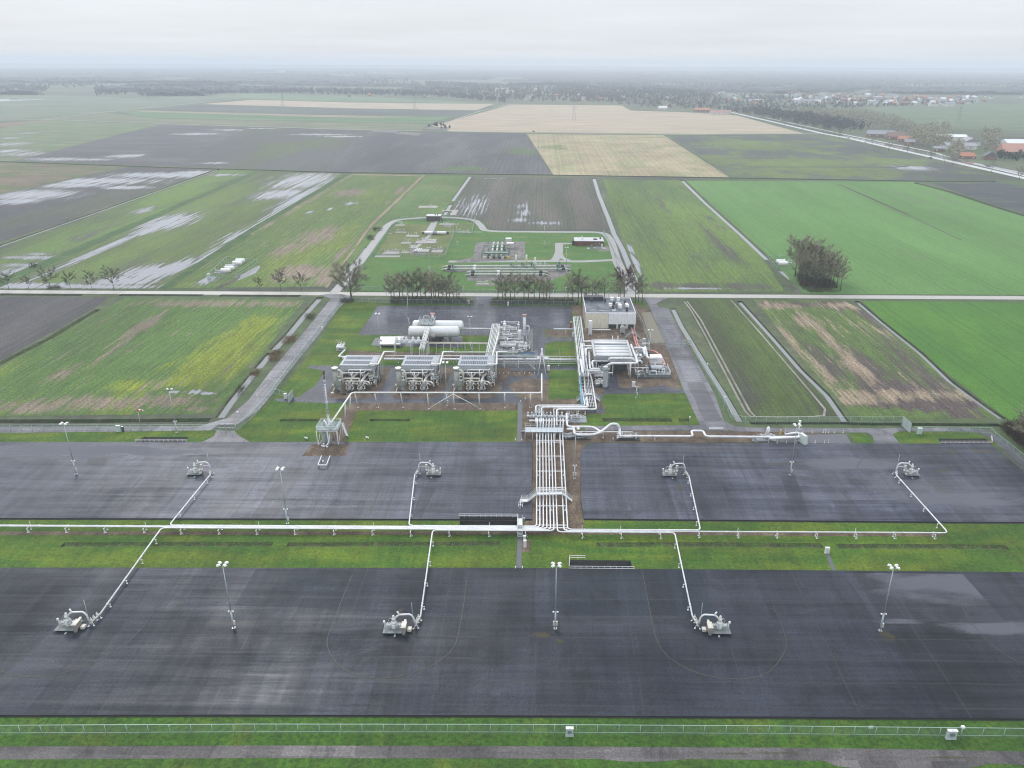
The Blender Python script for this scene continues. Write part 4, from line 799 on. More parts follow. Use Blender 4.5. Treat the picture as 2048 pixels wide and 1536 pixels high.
# ---- manifold
def blob_valve(m, p, r=.35, h=1.5, body=True):
    p = Vector(p); m.lathe(p, [(r*.5, 0), (r, .1*h), (r, .3*h), (r*.45, .36*h), (r*.3, .6*h), (r*.7, .64*h), (r*.7, .8*h), (r*.2, .84*h), (r*.2, h)], 8)
mo = Q(1048, 871)
t = thing('manifold_platform', mo, 'pale blue steel manifold platform where the nine parallel pipes begin', 'platform')
A = lambda px, py, z=0: Q(px, py, z)
pl0, pl1 = A(1050, 866, 2.0), A(1126, 868, 2.0); dp = 3.0
m = MB(); c = (pl0+pl1)/2; m.box((c.x, c.y+dp*.8, 2.0), ((pl1-pl0).length, dp, .12)); m.build('deck', LBL, t, True)
m = MB()
for f in (0, .2, .42, .6, .8, 1): 
    p = pl0+(pl1-pl0)*f
    for y in (.2, dp): m.beam((p.x, p.y+y, 0), (p.x, p.y+y, 2.0), .16)
m.build('frame', LBL, t, True)
m = MB(); rail_run(m, [pl0+Vector((0, .9, .05)), pl1+Vector((0, .9, .05))], t=.06); rail_run(m, [pl0+Vector((0, .9, .05)), pl0+Vector((0, 3.7, .05)), pl1+Vector((0, 3.7, .05))], t=.06); m.build('railing', LBL, t, True)
m = MB(); stairs(m, A(1044.5, 862), (pl0.x+.2, pl0.y+1.4, 2.0), 1); rail_run(m, [A(1044, 864), (pl0.x, pl0.y+.8, 2.0)]); m.build('flight', W_, t, True)
for k, (xa, ya, xb) in enumerate(RX):
    p = Q(xa, 866, HT); m = MB(); m.tube(fillet([Q(xa, 873, HT), (p.x, p.y+1.2, HT), (p.x+.2, p.y+3.6, 3.2), (p.x+.2, p.y+6, 3.2)], .8), PR+.03, 8); inl = m.build('inlet_pipe', LBL if k % 2 else W_, t, True)
    m = MB(); m.tube([(p.x+.05, p.y+.2, HT), (p.x+.05, p.y+1.1, HT)], .3, 8); m.tube([(p.x+.05, p.y+.5, HT), (p.x+.05, p.y+.5, HT+1.1)], .12, 8); m.lathe((p.x+.05, p.y+.5, HT+1.0), [(.3, 0), (.3, .35), (.1, .4)], 8); m.build('valve', W_ if k % 2 else GALV, inl, False)
for k in range(10):
    p = A(1056+k*7.5, 846, 0); m = MB(); blob_valve(m, (p.x, p.y, 2.1), .4, 1.7); m.build('actuator', (W_, LBL, GALV)[k % 3], t, True)
for k, y in enumerate((3.0, 4.6, 6.0)):
    m = MB(); m.capsule((mo.x+1.5, mo.y+4+y, 1.5+.5*(k % 2)), (mo.x+13.2, mo.y+4+y, 1.5+.5*(k % 2)), .3, 10); m.build('header', (W_, LBL, W_)[k], t, True)
# pipes between manifold and the north rack (px, py, z) chains
def pipe(name, chain, r, label, m=None, fr=.8, cat='pipeline', sup=None, grp=None, h=None, sup_r=.07):
    pts = [Q(x, y, z) for x, y, z in chain]; t = thing(name, (pts[0].x, pts[0].y, 0), label, cat, grp)
    b = MB(); b.tube(fillet(pts, fr, 6), r, 10); collars(b, pts, r); b.build('pipe', m or W_, t, True)
    if sup:
        for a, c in zip(pts, pts[1:]):
            if (c-a).length < sup or min(a.z, c.z) < .4 or abs(a.z-c.z) > .6: continue
            n = int((c-a).length/sup)
            for i in range(n):
                p = a+(c-a)*(i+.5)/n; b = MB(); b.tube([p-EZ*r, Vector((p.x, p.y, 0))], sup_r, 6); b.box((p.x, p.y, .06), (.35, .35, .12)); b.build('support', W_, t, True)
    return t
z = 1.7
pipe('pipeline', [(1073, 846, 2.6), (1072, 838, z), (1071.5, 811, z), (1170, 811, z), (1164, 782, z), (1162, 766, z)], .27, 'thick white pipe, outermost of the elbow behind the manifold', fr=1.2)
pipe('pipeline', [(1079.5, 846, 2.6), (1078.5, 838, z), (1078, 813, z), (1174, 813, z), (1168, 785, z)], .13, 'thin white pipe inside the elbow behind the manifold')
pipe('pipeline', [(1083.5, 846, 2.6), (1083.5, 838, z), (1083, 814.5, z), (1177, 814.5, z), (1170, 780, z), (1168, 747, z), (1225, 745.5, z+1)], .24, 'white pipe turning to the scrubber, third of the elbow behind the manifold', fr=1.2)
pipe('pipeline', [(1108, 850, 2.4), (1107.5, 816.5, z), (1178, 816.5, z)], .13, 'short thin white pipe right of the elbow', sup=None)
pipe('pipeline', [(1113.5, 850, 2.4), (1113.5, 818.5, z), (1193, 818.5, z), (1183, 757, z), (1179, 745, z)], .26, 'thick white pipe at the near right corner of the elbow', sup=9, fr=1.2)
pipe('pipeline', [(1164, 810, 1.9), (1162, 780, 1.9), (1160, 745, 1.9)], .42, 'blue insulated pipe of the bundle in front of the scrubber', BLU)
for k in range(5):
    a, b = Q(1178+k*3.2, 814, 1.9), Q(1170.5+k*3.0, 760, 1.9); t = thing('pipeline', (a.x, a.y, 0), ['slim grey pipe nearest the blue pipe on the ladder rack', 'slim white pipe second on the ladder rack', 'slim grey pipe in the middle of the ladder rack', 'slim white pipe fourth on the ladder rack', 'slim grey pipe at the right of the ladder rack'][k], 'pipeline', 'slim pipes of the ladder rack'); m = MB(); m.tube([a, b], .1, 6); m.build('pipe', (GALV, W_)[k % 2], t, True)
t = thing('pipe_rack', Q(1165, 812), 'low ladder rack carrying the bundle between manifold and scrubber', 'pipe rack')
for k in range(9):
    y = 812-k*6.5; a, b = Q(1163-k*.6, y, 1.5), Q(1192-k*1.4, y, 1.5); m = MB(); m.beam(a, b, .16); m.beam(a, Vector((a.x, a.y, 0)), .14); m.beam(b, Vector((b.x, b.y, 0)), .14); m.build('crossbeam', W_, t, True)
# right hand loop and receivers
z = 2.0
pipe('pipeline', [(1133, 828, 2.2), (1134.5, 853.5, z), (1186, 853.5, z), (1201, 863.5, z), (1204, 865, z)], .33, 'thick white pipe that crosses under the bent loop', fr=1.4)
pipe('pipeline', [(1133.5, 858, z), (1148, 858, z), (1149, 869.5, z), (1194, 869.5, z), (1213, 855, z+.2), (1222, 847.5, z+1), (1236, 848, z+1.2), (1239.5, 858, 1.4), (1240, 872, 1.0), (1250, 873, 1.2)], .36, 'thick white pipe with the arching expansion loop right of the manifold', fr=2.6, sup=None)
pipe('pipeline', [(1148, 863.5, 2.0), (1265, 863.5, 2.0)], .12, 'thin white pipe running straight below the arching loop', sup=10)
pipe('pipeline', [(1240, 872, 1.3), (1380, 872.5, 1.3), (1386, 870.5, 1.3), (1381.5, 861.5, 1.6), (1406, 861.5, 1.6), (1411, 871.5, 1.3), (1418, 873, 1.3), (1596, 874.5, 1.3), (1600, 869, 1.3), (1596, 865, 1.5), (1570, 869, 1.2)], .32, 'long white pipe with a square jog leading to the receiver at the right', fr=1.0, sup=17, sup_r=.12)
def skid(x, y, wd, dp, h, seed, label, name='process_skid', cat='process skid', nv=8, m0=None, mats=None, vessels=2, z0=0, deck=True, pipes=10):
    r = random.Random(seed); o = Q(x, y, z0); t = thing(name, o, label, cat); mats = mats or (W_, GALV, W_, W2, GREY)
    if deck: m = MB(); m.box((0, dp/2, .12), (wd, dp, .24)); m.build('base_frame', m0 or GREY, t)
    for k in range(vessels):
        m = MB(); rr = h*r.uniform(.12, .2); yy = dp*(k+.6)/(vessels+.2)
        if r.random() < .6: m.capsule((-wd*.4, yy, rr+.5), (wd*r.uniform(.1, .4), yy, rr+.5), rr, 12)
        else: x_ = wd*r.uniform(-.3, .3); m.capsule((x_, yy, .3), (x_, yy, h*.9), rr*.9, 12)
        m.build('vessel', mats[k % 2], t)
    for k in range(pipes):
        m = MB(); p = Vector((r.uniform(-.48, .48)*wd, r.uniform(.05, .95)*dp, r.uniform(.3, h))); pts = [p]
        for q in range(r.randint(2, 4)):
            ax = r.choice((0, 1, 2, 0)); p = p.copy(); p[ax] = (r.uniform(-.48, .48)*wd, r.uniform(.05, .95)*dp, r.uniform(.3, h))[ax]; pts.append(p)
        m.tube(fillet(pts, .3, 3), r.uniform(.05, .13), 6); m.build('pipework', mats[r.randrange(len(mats))], t)
    for k in range(nv):
        m = MB(); blob_valve(m, (r.uniform(-.45, .45)*wd, r.uniform(.05, .95)*dp, r.uniform(.2, h*.6)), r.uniform(.18, .34), r.uniform(.8, 1.5)); m.build('valve', mats[r.randrange(len(mats))], t)
    return t
skid(1256, 882, 7, 3.2, 1.5, 3, 'white valve skid at the end of the arching pipe loop', nv=14, m0=DK, pipes=14)
skid(1534, 883, 5.5, 2.6, 1.7, 5, 'white valve cluster on the slab left of the pig receiver', nv=7)
skid(1166, 880, 4.2, 3.0, 1.3, 6, 'grey valve skid just right of the manifold platform', nv=5, m0=DK, mats=(GALV, GREY, W_)); skid(1137, 880, 4.0, 3.0, 1.3, 61, 'grey metering skid right below the manifold end', nv=5, m0=DK, mats=(GALV, GREY, W_))
skid(1152, 846, 6.5, 4.5, 2.0, 8, 'cluster of white valves and grey pumps right of the manifold', nv=10)
t = thing('pig_receiver', Q(1590, 884), 'large white pig receiver barrel at the right end of the long pipe', 'pig receiver')
m = MB(); o = t.location; m.capsule(Q(1540, 877, 1.6), Q(1600, 874, 1.6), .35, 12); m.build('barrel', WHT, t, True)
m = MB(); p = Q(1606, 877, 1.5); m.box(tuple(p), (1.2, 3.2, 2.6), .3, .8); m.build('closure_housing', plain('housing_green_white', (.55, .62, .58), .5), t, True)
m = MB(); p = Q(1596, 870, 0); m.tube([p, p+EZ*4.2], .16, 8); m.box((p.x, p.y, 4.3), (.6, .6, .7)); m.build('vent', WHT, t, True)
t = thing('relief_valve', Q(1535, 871), 'white upright relief valve behind the pipe right of the jog', 'valve'); m = MB(); m.lathe((0, 0, .2), [(.3, 0), (.3, .4), (.55, .8), (.55, 2.0), (.3, 2.6), (.05, 2.7)], 10); m.build('body', WHT, t)
t = thing('yellow_valve_post', Q(1560, 873), 'small yellow marker post behind the long pipe', 'marker post'); m = MB(); m.box((0, 0, .9), (.35, .3, 1.8)); m.tube([(0, 0, 1.8), (0, 0, 2.2)], .2, 8); m.build('post_body', YEL, t)
# chain posts round the slab
for i, (x, y) in enumerate([(1537, 885), (1554, 886), (1573, 886), (1592, 886), (1630, 886), (1649, 886), (1657, 885), (1570, 866), (1625, 866), (1646, 866), (1651, 866), (1657, 866), (1669, 866), (1686, 866)]):
    t = thing('chain_post', Q(x, y), 'short white post at the %s edge of the slab by the pig receiver' % ('front' if i < 7 else 'back'), 'post', 'white chain posts round the slab'); m = MB(); m.tube([(0, 0, 0), (0, 0, 1.0)], .05, 6); m.box((0, 0, .04), (.3, .3, .08)); m.build('post_body', WHT, t)
for y in (856.5, 859.5):
    t = thing('barrier', Q(1432, y), 'low white bar lying on the lane right of the lawn, %s one' % ('rear' if y < 858 else 'front'), 'barrier'); m = MB(); m.beam((-2.1, 0, .3), (2.2, 0, .3), .16); m.beam((-1.8, 0, 0), (-1.8, 0, .3), .1); m.beam((1.8, 0, 0), (1.8, 0, .3), .1); m.build('bar', WHT, t)
# ---- vent stack with its platform, and the elevated vent pipe
so = Q(664, 890, 0)
t = thing('stack_platform', so, 'white braced steel platform carrying the vent knock-out drum, at the foot of the tall stack', 'platform')
hp = 5.2; m = MB(); X0, X1, Y0, Y1 = -3.6, 2.1, -1.2, 4.3
for x in (X0, -.6, X1):
    for y in (Y0, Y1): m.tube([(x, y, 0), (x, y, hp)], .13, 8)
for y in (Y0, Y1): m.beam((X0, y, hp-.2), (X1, y, hp-.2), .2, .35); m.beam((X0, y, .3), (-.6, y, hp-.4), .1)
for x in (X0, X1): m.beam((x, Y0, hp-.2), (x, Y1, hp-.2), .2, .35); m.beam((x, Y0, .3), (x, Y1, hp-.5), .1)
m.build('frame', W_, t)
m = MB(); m.box(((X0+X1)/2, (Y0+Y1)/2, hp), (X1-X0+.3, Y1-Y0+.3, .1)); m.build('deck', plain('deck_green', (.20, .27, .27), .6, var=.2), t)
m = MB(); rail_run(m, [(X0, Y0, hp), (X1, Y0, hp), (X1, Y1, hp), (X0, Y1, hp), (X0, Y0, hp)], t=.06); m.build('railing', W_, t)
m = MB(); m.capsule((-2.3, 1, .5), (-2.3, 1, 4.4), .7, 12); m.build('drum', plain('drum_grey', (.42, .45, .46), .5), t)
m = MB(); m.tube(fillet([(-1.6, 2.3, hp+.2), (-1.2, 2.3, hp+1.9), (-.2, 1.4, hp+1.9), (.1, .6, hp+.4)], .6), .2, 10); m.tube(fillet([(-2.3, 2, hp+.1), (-2.2, 2, hp+1.8), (-1.2, .8, hp+1.2), (-.6, .2, hp+.2)], .6), .2, 10); m.build('swan_neck', WHT, t)
m = MB(); m.tube(fillet([(-2.6, -1.4, .5), (-1.2, -1.8, .6), (-.4, -1.3, 1.4), (-.3, -.6, 3.8)], .6), .22, 10); blob_valve(m, (-1.8, -1.7, .1), .4, 1.5); blob_valve(m, (-.9, -1.8, .1), .35, 1.2); m.build('drain_valves', W_, t)
m = MB(); stairs(m, (3.0, 5.6, 0), (X1+.3, Y1-.5, hp), .8); m.build('flight', W_, t)
stt = thing('vent_stack', F(so, -.3, .4), 'tall slender white vent stack with a rusty tip rising from the platform', 'vent stack')
m = MB(); ST = 21.5; m.tube([(0, 0, 0), (0, 0, 9)], .27, 12); m.tube([(0, 0, 9), (0, 0, 18.5)], .24, 12, r2=.18); m.tube([(0, 0, 18.5), (0, 0, ST)], .15, 10, r2=.12)
for zz in (6, 9, 13, 18.2, 19.2): m.tube([(0, 0, zz), (0, 0, zz+.16)], .38 if zz < 15 else .3, 12)
for i in range(14): m.box((-.42, 0, 7+i*.8), (.25, .1, .08))
m.build('shaft', plain('stack_paint', (.62, .66, .70), .4), stt); m = MB(); m.tube([(0, 0, ST), (0, 0, ST+1)], .3, 10); m.tube([(0, 0, ST-1.6), (0, 0, ST)], .17, 10); m.build('tip', PAD_D, stt)
vz = 6.2
vp = [F(so, .2, .6, hp+1.4), Q(703.5, 785, vz), Q(1083.5, 785.5, vz)]
t = thing('vent_pipe', (vp[1].x, vp[1].y, 0), 'long elevated white vent pipe on slender posts in front of the coolers', 'pipeline')
m = MB(); m.tube(fillet(vp+[Q(1083.5, 748, vz)], 1.2, 6), .24, 10); m.tube([Q(1083.5, 785.5, vz), Q(1083.5, 806, 1.6), ], .24, 10); m.build('pipe', WHT, t, True)
for i, (bx, by) in enumerate([(716.5, 815), (755.5, 815), (806.5, 815), (858, 818), (909, 818), (959.5, 818), (1010.5, 815), (1061, 815)]):
    b = Q(bx, by); m = MB(); m.tube([b, Vector((b.x, vp[1].y, vz-.2))], .17, 8); m.box((b.x, b.y, .05), (.6, .6, .12)); m.build('post', W_, t, True)
for bx, by in ((699.5, 826), (690.5, 843)): 
    b = Q(bx, by); f = (b.y-vp[0].y)/(vp[1].y-vp[0].y); q = vp[0]+(vp[1]-vp[0])*f; m = MB(); m.tube([b, Vector((q.x, b.y, q.z))], .17, 8); m.build('post', W_, t, True)
for s_x in (858, 959.5): b = Q(s_x, 816.5, .3); c = Q(909, 818, 0); m = MB(); m.tube([b, Vector((c.x, vp[1].y, vz-.3))], .12, 8); m.build('brace', W_, t, True)
b = Q(1083.5, 748); m = MB()
for dx, dy in ((-2.2, 3), (2.0, 3), (-1.4, -2.5), (1.6, -2.5)): m.tube([(b.x+dx, b.y+dy, 0), (b.x, b.y, 8.5)], .14, 8)
m.tube([(b.x, b.y, 5.5), (b.x, b.y, 9.5)], .26, 8); m.build('trestle', W_, t, True)
t = thing('crash_barrier', Q(648, 930, PZ), 'white U shaped barrier rail on the pad in front of the stack', 'barrier'); m = MB()
for a, b in (((636, 930), (653, 930)), ((636, 930), (643, 912)), ((653, 930), (660, 912))): a, b = Q(*a, PZ+.8), Q(*b, PZ+.8); m.beam(a, b, .16, .3)
for a in ((636, 930), (653, 930), (643, 912), (660, 912)): m.beam(Q(*a, PZ), Q(*a, PZ+.8), .14)
m.build('rail', W_, t, True); m = MB(); p = Q(646, 924, PZ); m.lathe(p, [(.25, 0), (.25, .3), (.1, .6)], 8); m.build('hydrant', WHT, t, True)
for i, (x, y) in enumerate(((611, 879), (733, 878))):
    t = thing('fire_monitor', Q(x, y), 'small white fire monitor in the grass %s of the stack' % ('left', 'right')[i], 'fire monitor'); m = MB(); m.tube([(0, 0, 0), (0, 0, .6)], .1, 8); m.capsule((-.1, 0, .7), (.7, -.3, .5), .22, 8); m.build('nozzle', W_, t); m = MB(); m.beam((0, 0, .6), (.2, .5, 2.0), .07); m.build('lever', DK, t)
# ================================================================ PROCESS PLANT
LOUV = plain('louvre_glass', (.05, .07, .11), .35, var=.3, sc_=3)
def wbox(m, x0, x1, y0, y1, z0, z1): m.box(((x0+x1)/2, (y0+y1)/2, (z0+z1)/2), (x1-x0, y1-y0, z1-z0)); return m
def cooler_unit():
    out = []
    yf, yb = Q(715, 731, 6.5).y, Q(715, 711, 6.5).y; x0, x1 = Q(680, 730, 6.5).x, Q(750, 730, 6.5).x; B = Vector((x0, yf, 0))
    t = thing('air_cooler', B, None, 'air cooler', 'air coolers of the treating trains'); L = x1-x0; D = yb-yf
    m = MB(); m.box((L/2, D/2, 5.75), (L, D, 1.5)); m.box((L/2, -.15, 5.2), (L*.98, .3, 1.3)); m.build('housing', plain('cooler_cladding', (.46, .49, .52), .4, .2, var=.2), t)
    m = MB(); m.box((L/2, D/2, 6.54), (L+.3, D+.3, .08)); rf = m.build('roof', plain('roof_cladding', (.32, .35, .38), .4, .2), t)
    for by in (D*.18, D*.62):
        for bx in (.6, L*.42):
            m = MB()
            for k in range(8): m.box((bx+.3+k*.58, by+D*.1, 6.62), (.38, D*.26, .08))
            m.build('louvre_bank', LOUV, rf)
    m = MB()
    for x in (.3, L/3, 2*L/3, L-.3):
        for y in (.3, D/2, D-.3): m.beam((x, y, 0), (x, y, 5), .24)
    m.beam((.3, .3, 3.4), (L-.3, .3, 3.4), .2); m.beam((.3, D-.3, 3.4), (L-.3, D-.3, 3.4), .2); m.build('frame', W_, t)
    for k in range(3): m = MB(); m.tube([(L*(k+.5)/3, D/2, 4.1), (L*(k+.5)/3, D/2, 5.0)], 1.7, 14); m.build('fan_ring', GREY, t)
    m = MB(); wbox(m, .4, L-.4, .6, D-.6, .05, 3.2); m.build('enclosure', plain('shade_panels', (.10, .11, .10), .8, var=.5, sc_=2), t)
    for k, (zz, xx0, xx1, yy) in enumerate(((5.6, 3.2, L-1, -1.5), (5.0, .6, L-3, -2.6))):
        m = MB(); m.tube(fillet([(xx0, yy, 3.2), (xx0, yy, zz), (xx1, yy, zz), (xx1, yy+1.2, zz), (xx1, 0, zz)], .5), .15, 8); m.tube([(xx0+L*.35, yy, zz), (xx0+L*.35, yy-1.2, zz-.3), (xx0+L*.35, yy-1.2, 3)], .13, 8); m.build('header_pipe', W_, t)
    out.append(t)
    c = Q(674, 783); t = thing('absorber_column', c, None, 'column', 'weathered vertical columns of the treating trains')
    m = MB(); m.tube([(0, 0, .2), (0, 0, 7.6)], .78, 16); m.tube([(0, 0, 7.6), (0, 0, 8.3)], 1.0, 16); m.build('shell', COL_, t); m = MB(); m.tube([(0, 0, 8.3), (0, 0, 8.42)], 1.03, 18); m.build('cap', plain('cap_white', (.75, .70, .66), .5), t)
    m = MB(); m.tube(fillet([(.5, 0, 7.2), (1.0, -.2, 7.7), (2.0, -.3, 7.4), (2.3, -.4, 6.2), (2.2, -.3, 2.2)], .9, 7), .3, 10); m.build('swan_neck', W2, t)
    m = MB(); m.box((1.1, -.5, 3.3), (1.7, 1.3, 1.9)); m.box((1.15, -.55, 1.6), (1.2, 1.0, 1.2)); m.box((1.3, -.5, 5.4), (1.2, 1.0, .12)); m.build('instrument_cage', CAST, t)
    m = MB(); rail_run(m, [(.5, -1.1, 5.4), (1.9, -1.1, 5.4), (1.9, .1, 5.4)], .9, .8); rail_run(m, [(.3, -1.2, 2.4), (1.95, -1.2, 2.4)], .9, .6); m.build('ladder_railing', plain('rail_ochre', (.38, .36, .24), .6), t)
    m = MB(); m.lathe((-1.0, -.2, 1.9), [(.1, 0), (.42, .2), (.45, .5), (.3, .8), (.02, .9)], 10); m.tube([(-1, -.2, 0), (-1, -.2, 2)], .07, 6); m.build('sight_dome', W2, t)
    m = MB(); m.tube([(-1.2, -1.3, .1), (-.3, -.2, 2.0)], .12, 6); m.tube([(-1.6, -1.5, .12), (-.6, -1.5, .12)], .25, 8); m.build('drain_leg', WHT, t); out.append(t)
    for j, fx in enumerate((698.6, 721.3)):
        a = Q(fx, 766, 3.2); b = Q(fx+.8, 746, 3.2); b.x = a.x+.5; t = thing('heat_exchanger', (a.x, a.y, 0), None, 'heat exchanger', 'paired heat exchangers in front of the coolers')
        for lv, zz in enumerate((3.2, 1.5)):
            m = MB(); m.capsule((0, -.3*lv, zz), (.3, b.y-a.y-.3*lv, zz), .42, 14); m.tube([(0, -.1-.3*lv, zz), (0, .35-.3*lv, zz)], .56, 14); m.build('shell', plain('exchanger_shell', (.50, .49, .46), .45, .1, var=.2), t)
            m = MB(); m.tube([(0, -.55-.3*lv, zz), (0, -.42-.3*lv, zz)], .44, 14); m.build('end_cover', plain('cover_blue_grey', (.45, .50, .55), .4, .2), t)
            m = MB()
            for sx in (-1, 1): m.tube(fillet([(sx*.2, .6, zz+.2), (sx*.5, .4, zz+.75), (sx*1.05, .2, zz+.55), (sx*1.15, .1, zz-.5), (sx*.4, -.1, zz-.9)], .4), .17, 8)
            m.build('nozzle_pipes', W2, t)
            m = MB()
            for sx in (-1, 1): m.lathe((sx*1.1, .05, zz-.5), [(.12, 0), (.3, .1), (.3, .35), (.1, .5)], 8)
            m.build('flange_valves', plain('valve_yellowed', (.60, .56, .42), .5), t)
        m = MB(); m.tube(fillet([(-.3, 7.6, 3.3), (-1.0, 7.4, 4.0), (-1.0, 6.0, 4.0), (-.4, 5.6, 3.3)], .6), .22, 8); m.tube(fillet([(.5, 7.6, 3.3), (1.2, 7.4, 4.0), (1.2, 6.0, 4.0), (.6, 5.6, 3.3)], .6), .22, 8); m.build('return_bend', W2, t)
        m = MB()
        for yy in (1.2, 6.5):
            for sx in (-.7, .7): m.beam((sx, yy, 0), (sx*.5, yy, 2.9), .16)
            m.beam((-.7, yy, 1.1), (.8, yy, 1.1), .15)
        m.box((0, 4, .15), (1.8, 9, .3)); m.build('saddle', DK, t); out.append(t)
    a = Q(687, 763, 3.3); t = thing('connecting_pipework', (a.x, a.y, 0), None, 'pipework', 'pipework linking column and exchangers')
    m = MB(); P_ = lambda px, py, z: Q(px, py, z); m.tube(fillet([P_(686, 766, 1.5), P_(687, 757, 4), P_(719, 757, 4), P_(719.5, 762, 3)], .8), .27, 8); m.tube(fillet([P_(687, 763, 3), P_(735, 763, 3), P_(739, 766, 3), P_(740, 775, .6)], .7), .27, 8); m.build('crossover_pipe', W2, t, True)
    m = MB(); 
    for q in (709, 731): p = P_(q, 777, 0); m.tube(fillet([(p.x-1, p.y, 1.2), (p.x, p.y-.2, 2.2), (p.x+1, p.y, 1.2)], .6), .25, 8); m.tube([p, (p.x, p.y, 1.7)], .1, 6)
    m.build('elbow', W_, t, True)
    m = MB(); p = P_(688, 789, 0); m.box((p.x, p.y, .25), (1.3, .9, .5)); m.beam(p, (p.x, p.y, 3.4), .09); p = P_(745, 787, 0); m.box((p.x, p.y, .2), (1.2, .7, .4)); m.build('concrete_foot', DK, t, True); out.append(t)
    a = Q(748, 765); t = thing('stair_tower', a, None, 'stair tower', 'stair towers beside the coolers')
    top = Q(752, 722, 6.4); m = MB(); tw = W_
    for dx in (-.9, 1.3):
        for dy in (0, 3.2, 6.4): m.beam((top.x+dx, top.y+dy-3, 0), (top.x+dx, top.y+dy-3, 6.6), .16)
    m.build('frame', tw, t, True); m = MB(); m.box((top.x+.2, top.y+.6, 6.4), (2.4, 7, .1)); m.build('deck', GRT, t, True)
    m = MB(); rail_run(m, [(top.x-1, top.y-3, 6.4), (top.x+1.4, top.y-3, 6.4), (top.x+1.4, top.y+4, 6.4), (top.x-1, top.y+4, 6.4)], 1.1, 1.2); m.build('railing', plain('rail_white_ochre', (.60, .58, .48), .5), t, True)
    mid = Vector((top.x-.5, top.y-6.0, 3.2)); m = MB(); stairs(m, mid, (top.x, top.y-3, 6.4), .9); stairs(m, (top.x+1.2, top.y-2.0, 0.1), mid+Vector((1.2, -.5, 0)), .9); m.box(tuple(mid+Vector((.5, -.7, 0))), (2.6, 1.2, .1)); m.build('flight', GRT, t, True)
    m = MB(); rail_run(m, [mid+Vector((-.6, 0, 0)), (top.x-.5, top.y-3, 6.4)], 1.1, 1); rail_run(m, [mid+Vector((.5, 0, 0)), (top.x+.6, top.y-3, 6.4)], 1.1, 1); rail_run(m, [mid+Vector((-.7, -1.3, 0)), mid+Vector((1.8, -1.3, 0))], 1.1, 1)
    for dx in (-.6, 1.6): m.beam(mid+Vector((dx, -1, 0)), (mid.x+dx, mid.y-1, 0), .13)
    m.build('handrail', plain('rail_white_ochre', (.60, .58, .48), .5), t, True); out.append(t)
    m = MB(); c = [Q(790, 703.5, 6.6), Q(768, 703.5, 6.6), Q(756, 728.5, 7.4), Q(738, 728.5, 7.4), Q(738, 731, 6.6)]; t = thing('gas_pipe', (c[0].x, c[0].y, 0), None, 'pipeline', 'white angled pipes over the stair towers'); m.tube(fillet(c, .7), .27, 10); m.build('pipe', WHT, t, True); out.append(t)
    a = Q(790, 712, 0); t = thing('valve_platform', a, None, 'platform', 'valve platforms behind the coolers'); w_ = 12.0
    m = MB(); m.box((w_/2, 1.2, 5.0), (w_, 2.4, .12)); m.build('deck', LBL, t); m = MB(); rail_run(m, [(0, 0, 5.0), (w_, 0, 5.0)], 1.1, 1.5); m.build('railing', plain('rail_blue_grey', (.45, .52, .55), .5), t)
    m = MB()
    for x in (0, w_/2, w_):
        for y in (.1, 2.3): m.beam((x, y, 0), (x, y, 5), .2)
    m.build('frame', W_, t)
    for k, x in enumerate((.8, 2.6, 4.3, 6.8, 8.8, 10.6)): m = MB(); m.lathe((x, 1.2, 5.1), [(.5, 0), (.7, .3), (.7, .9), (.35, 1.3), (.42, 1.5), (.42, 1.8), (.05, 2.1)], 10); m.build('valve', WHT, t)
    m = MB(); m.tube([(.2, 1.0, 5.7), (w_-.3, 1.0, 5.7)], .3, 8); m.build('header', WHT, t); out.append(t)
    return out
names = {'air_cooler': 'air cooler with two rows of dark louvres on its roof, %s', 'absorber_column': 'weathered upright column with white cap in front of the %s', 'heat_exchanger': 'heat exchanger pair %s', 'connecting_pipework': 'cream crossover pipework between the column and exchangers of the %s',
         'stair_tower': 'stair tower with landings on the right side of the %s', 'gas_pipe': 'white angled pipe crossing above the stair tower of the %s', 'valve_platform': 'raised platform with a row of white dome valves between the %s and the tanks'}
U1 = cooler_unit(); ordn = ('left cooler', 'middle cooler', 'third cooler'); ordc = ('leftmost of three', 'middle one of three', 'rightmost of three'); hx = []
for k, dpx in enumerate((0, 125.6, 240)):
    off = Q(674+dpx, 783)-Q(674, 783); n = 0
    for o in U1:
        st = o.name.split('.')[0]
        if k and st == 'valve_platform': continue
        if st == 'heat_exchanger': lb = 'stacked %s %s of the two in front of the %s' % ('heat exchanger,', ('left', 'right')[n], ordn[k]); n += 1
        elif st == 'air_cooler': lb = names[st] % ordc[k]
        else: lb = names[st] % ordn[k]
        if k == 0: o['label'] = lb
        else: dup(o, o.location+off, lb)
# east-west pipes behind the coolers
pipe('pipeline', [(685, 716, 1.5), (694, 712.5, 1.5), (760, 717, 1.5)], .3, 'white pipe elbow left behind the first cooler', fr=.8)
pipe('pipeline', [(883, 705, 5.4), (1000, 705, 5.4), (1035, 705, 5.4)], .34, 'upper thick pale pipe behind the third cooler', PGN, sup=9)
pipe('pipeline', [(768, 718, 1.5), (880, 718.5, 1.5), (990, 719, 1.5), (1080, 719, 1.5), (1160, 719.5, 1.5)], .42, 'lower thick white pipe running east behind the coolers to the bridge', sup=9)
pipe('pipeline', [(770, 711, 2.2), (1160, 713, 2.2)], .16, 'thin white pipe parallel behind the thick lower one', sup=14)
pipe('pipeline', [(990, 727, .8), (1160, 727.5, .8)], .16, 'thin pale pipe low in front of the thick one', PGN, sup=12)
pipe('pipeline', [(990, 723.5, 1.1), (1160, 724, 1.1)], .12, 'thin grey pipe beside the pale low one', GALV)
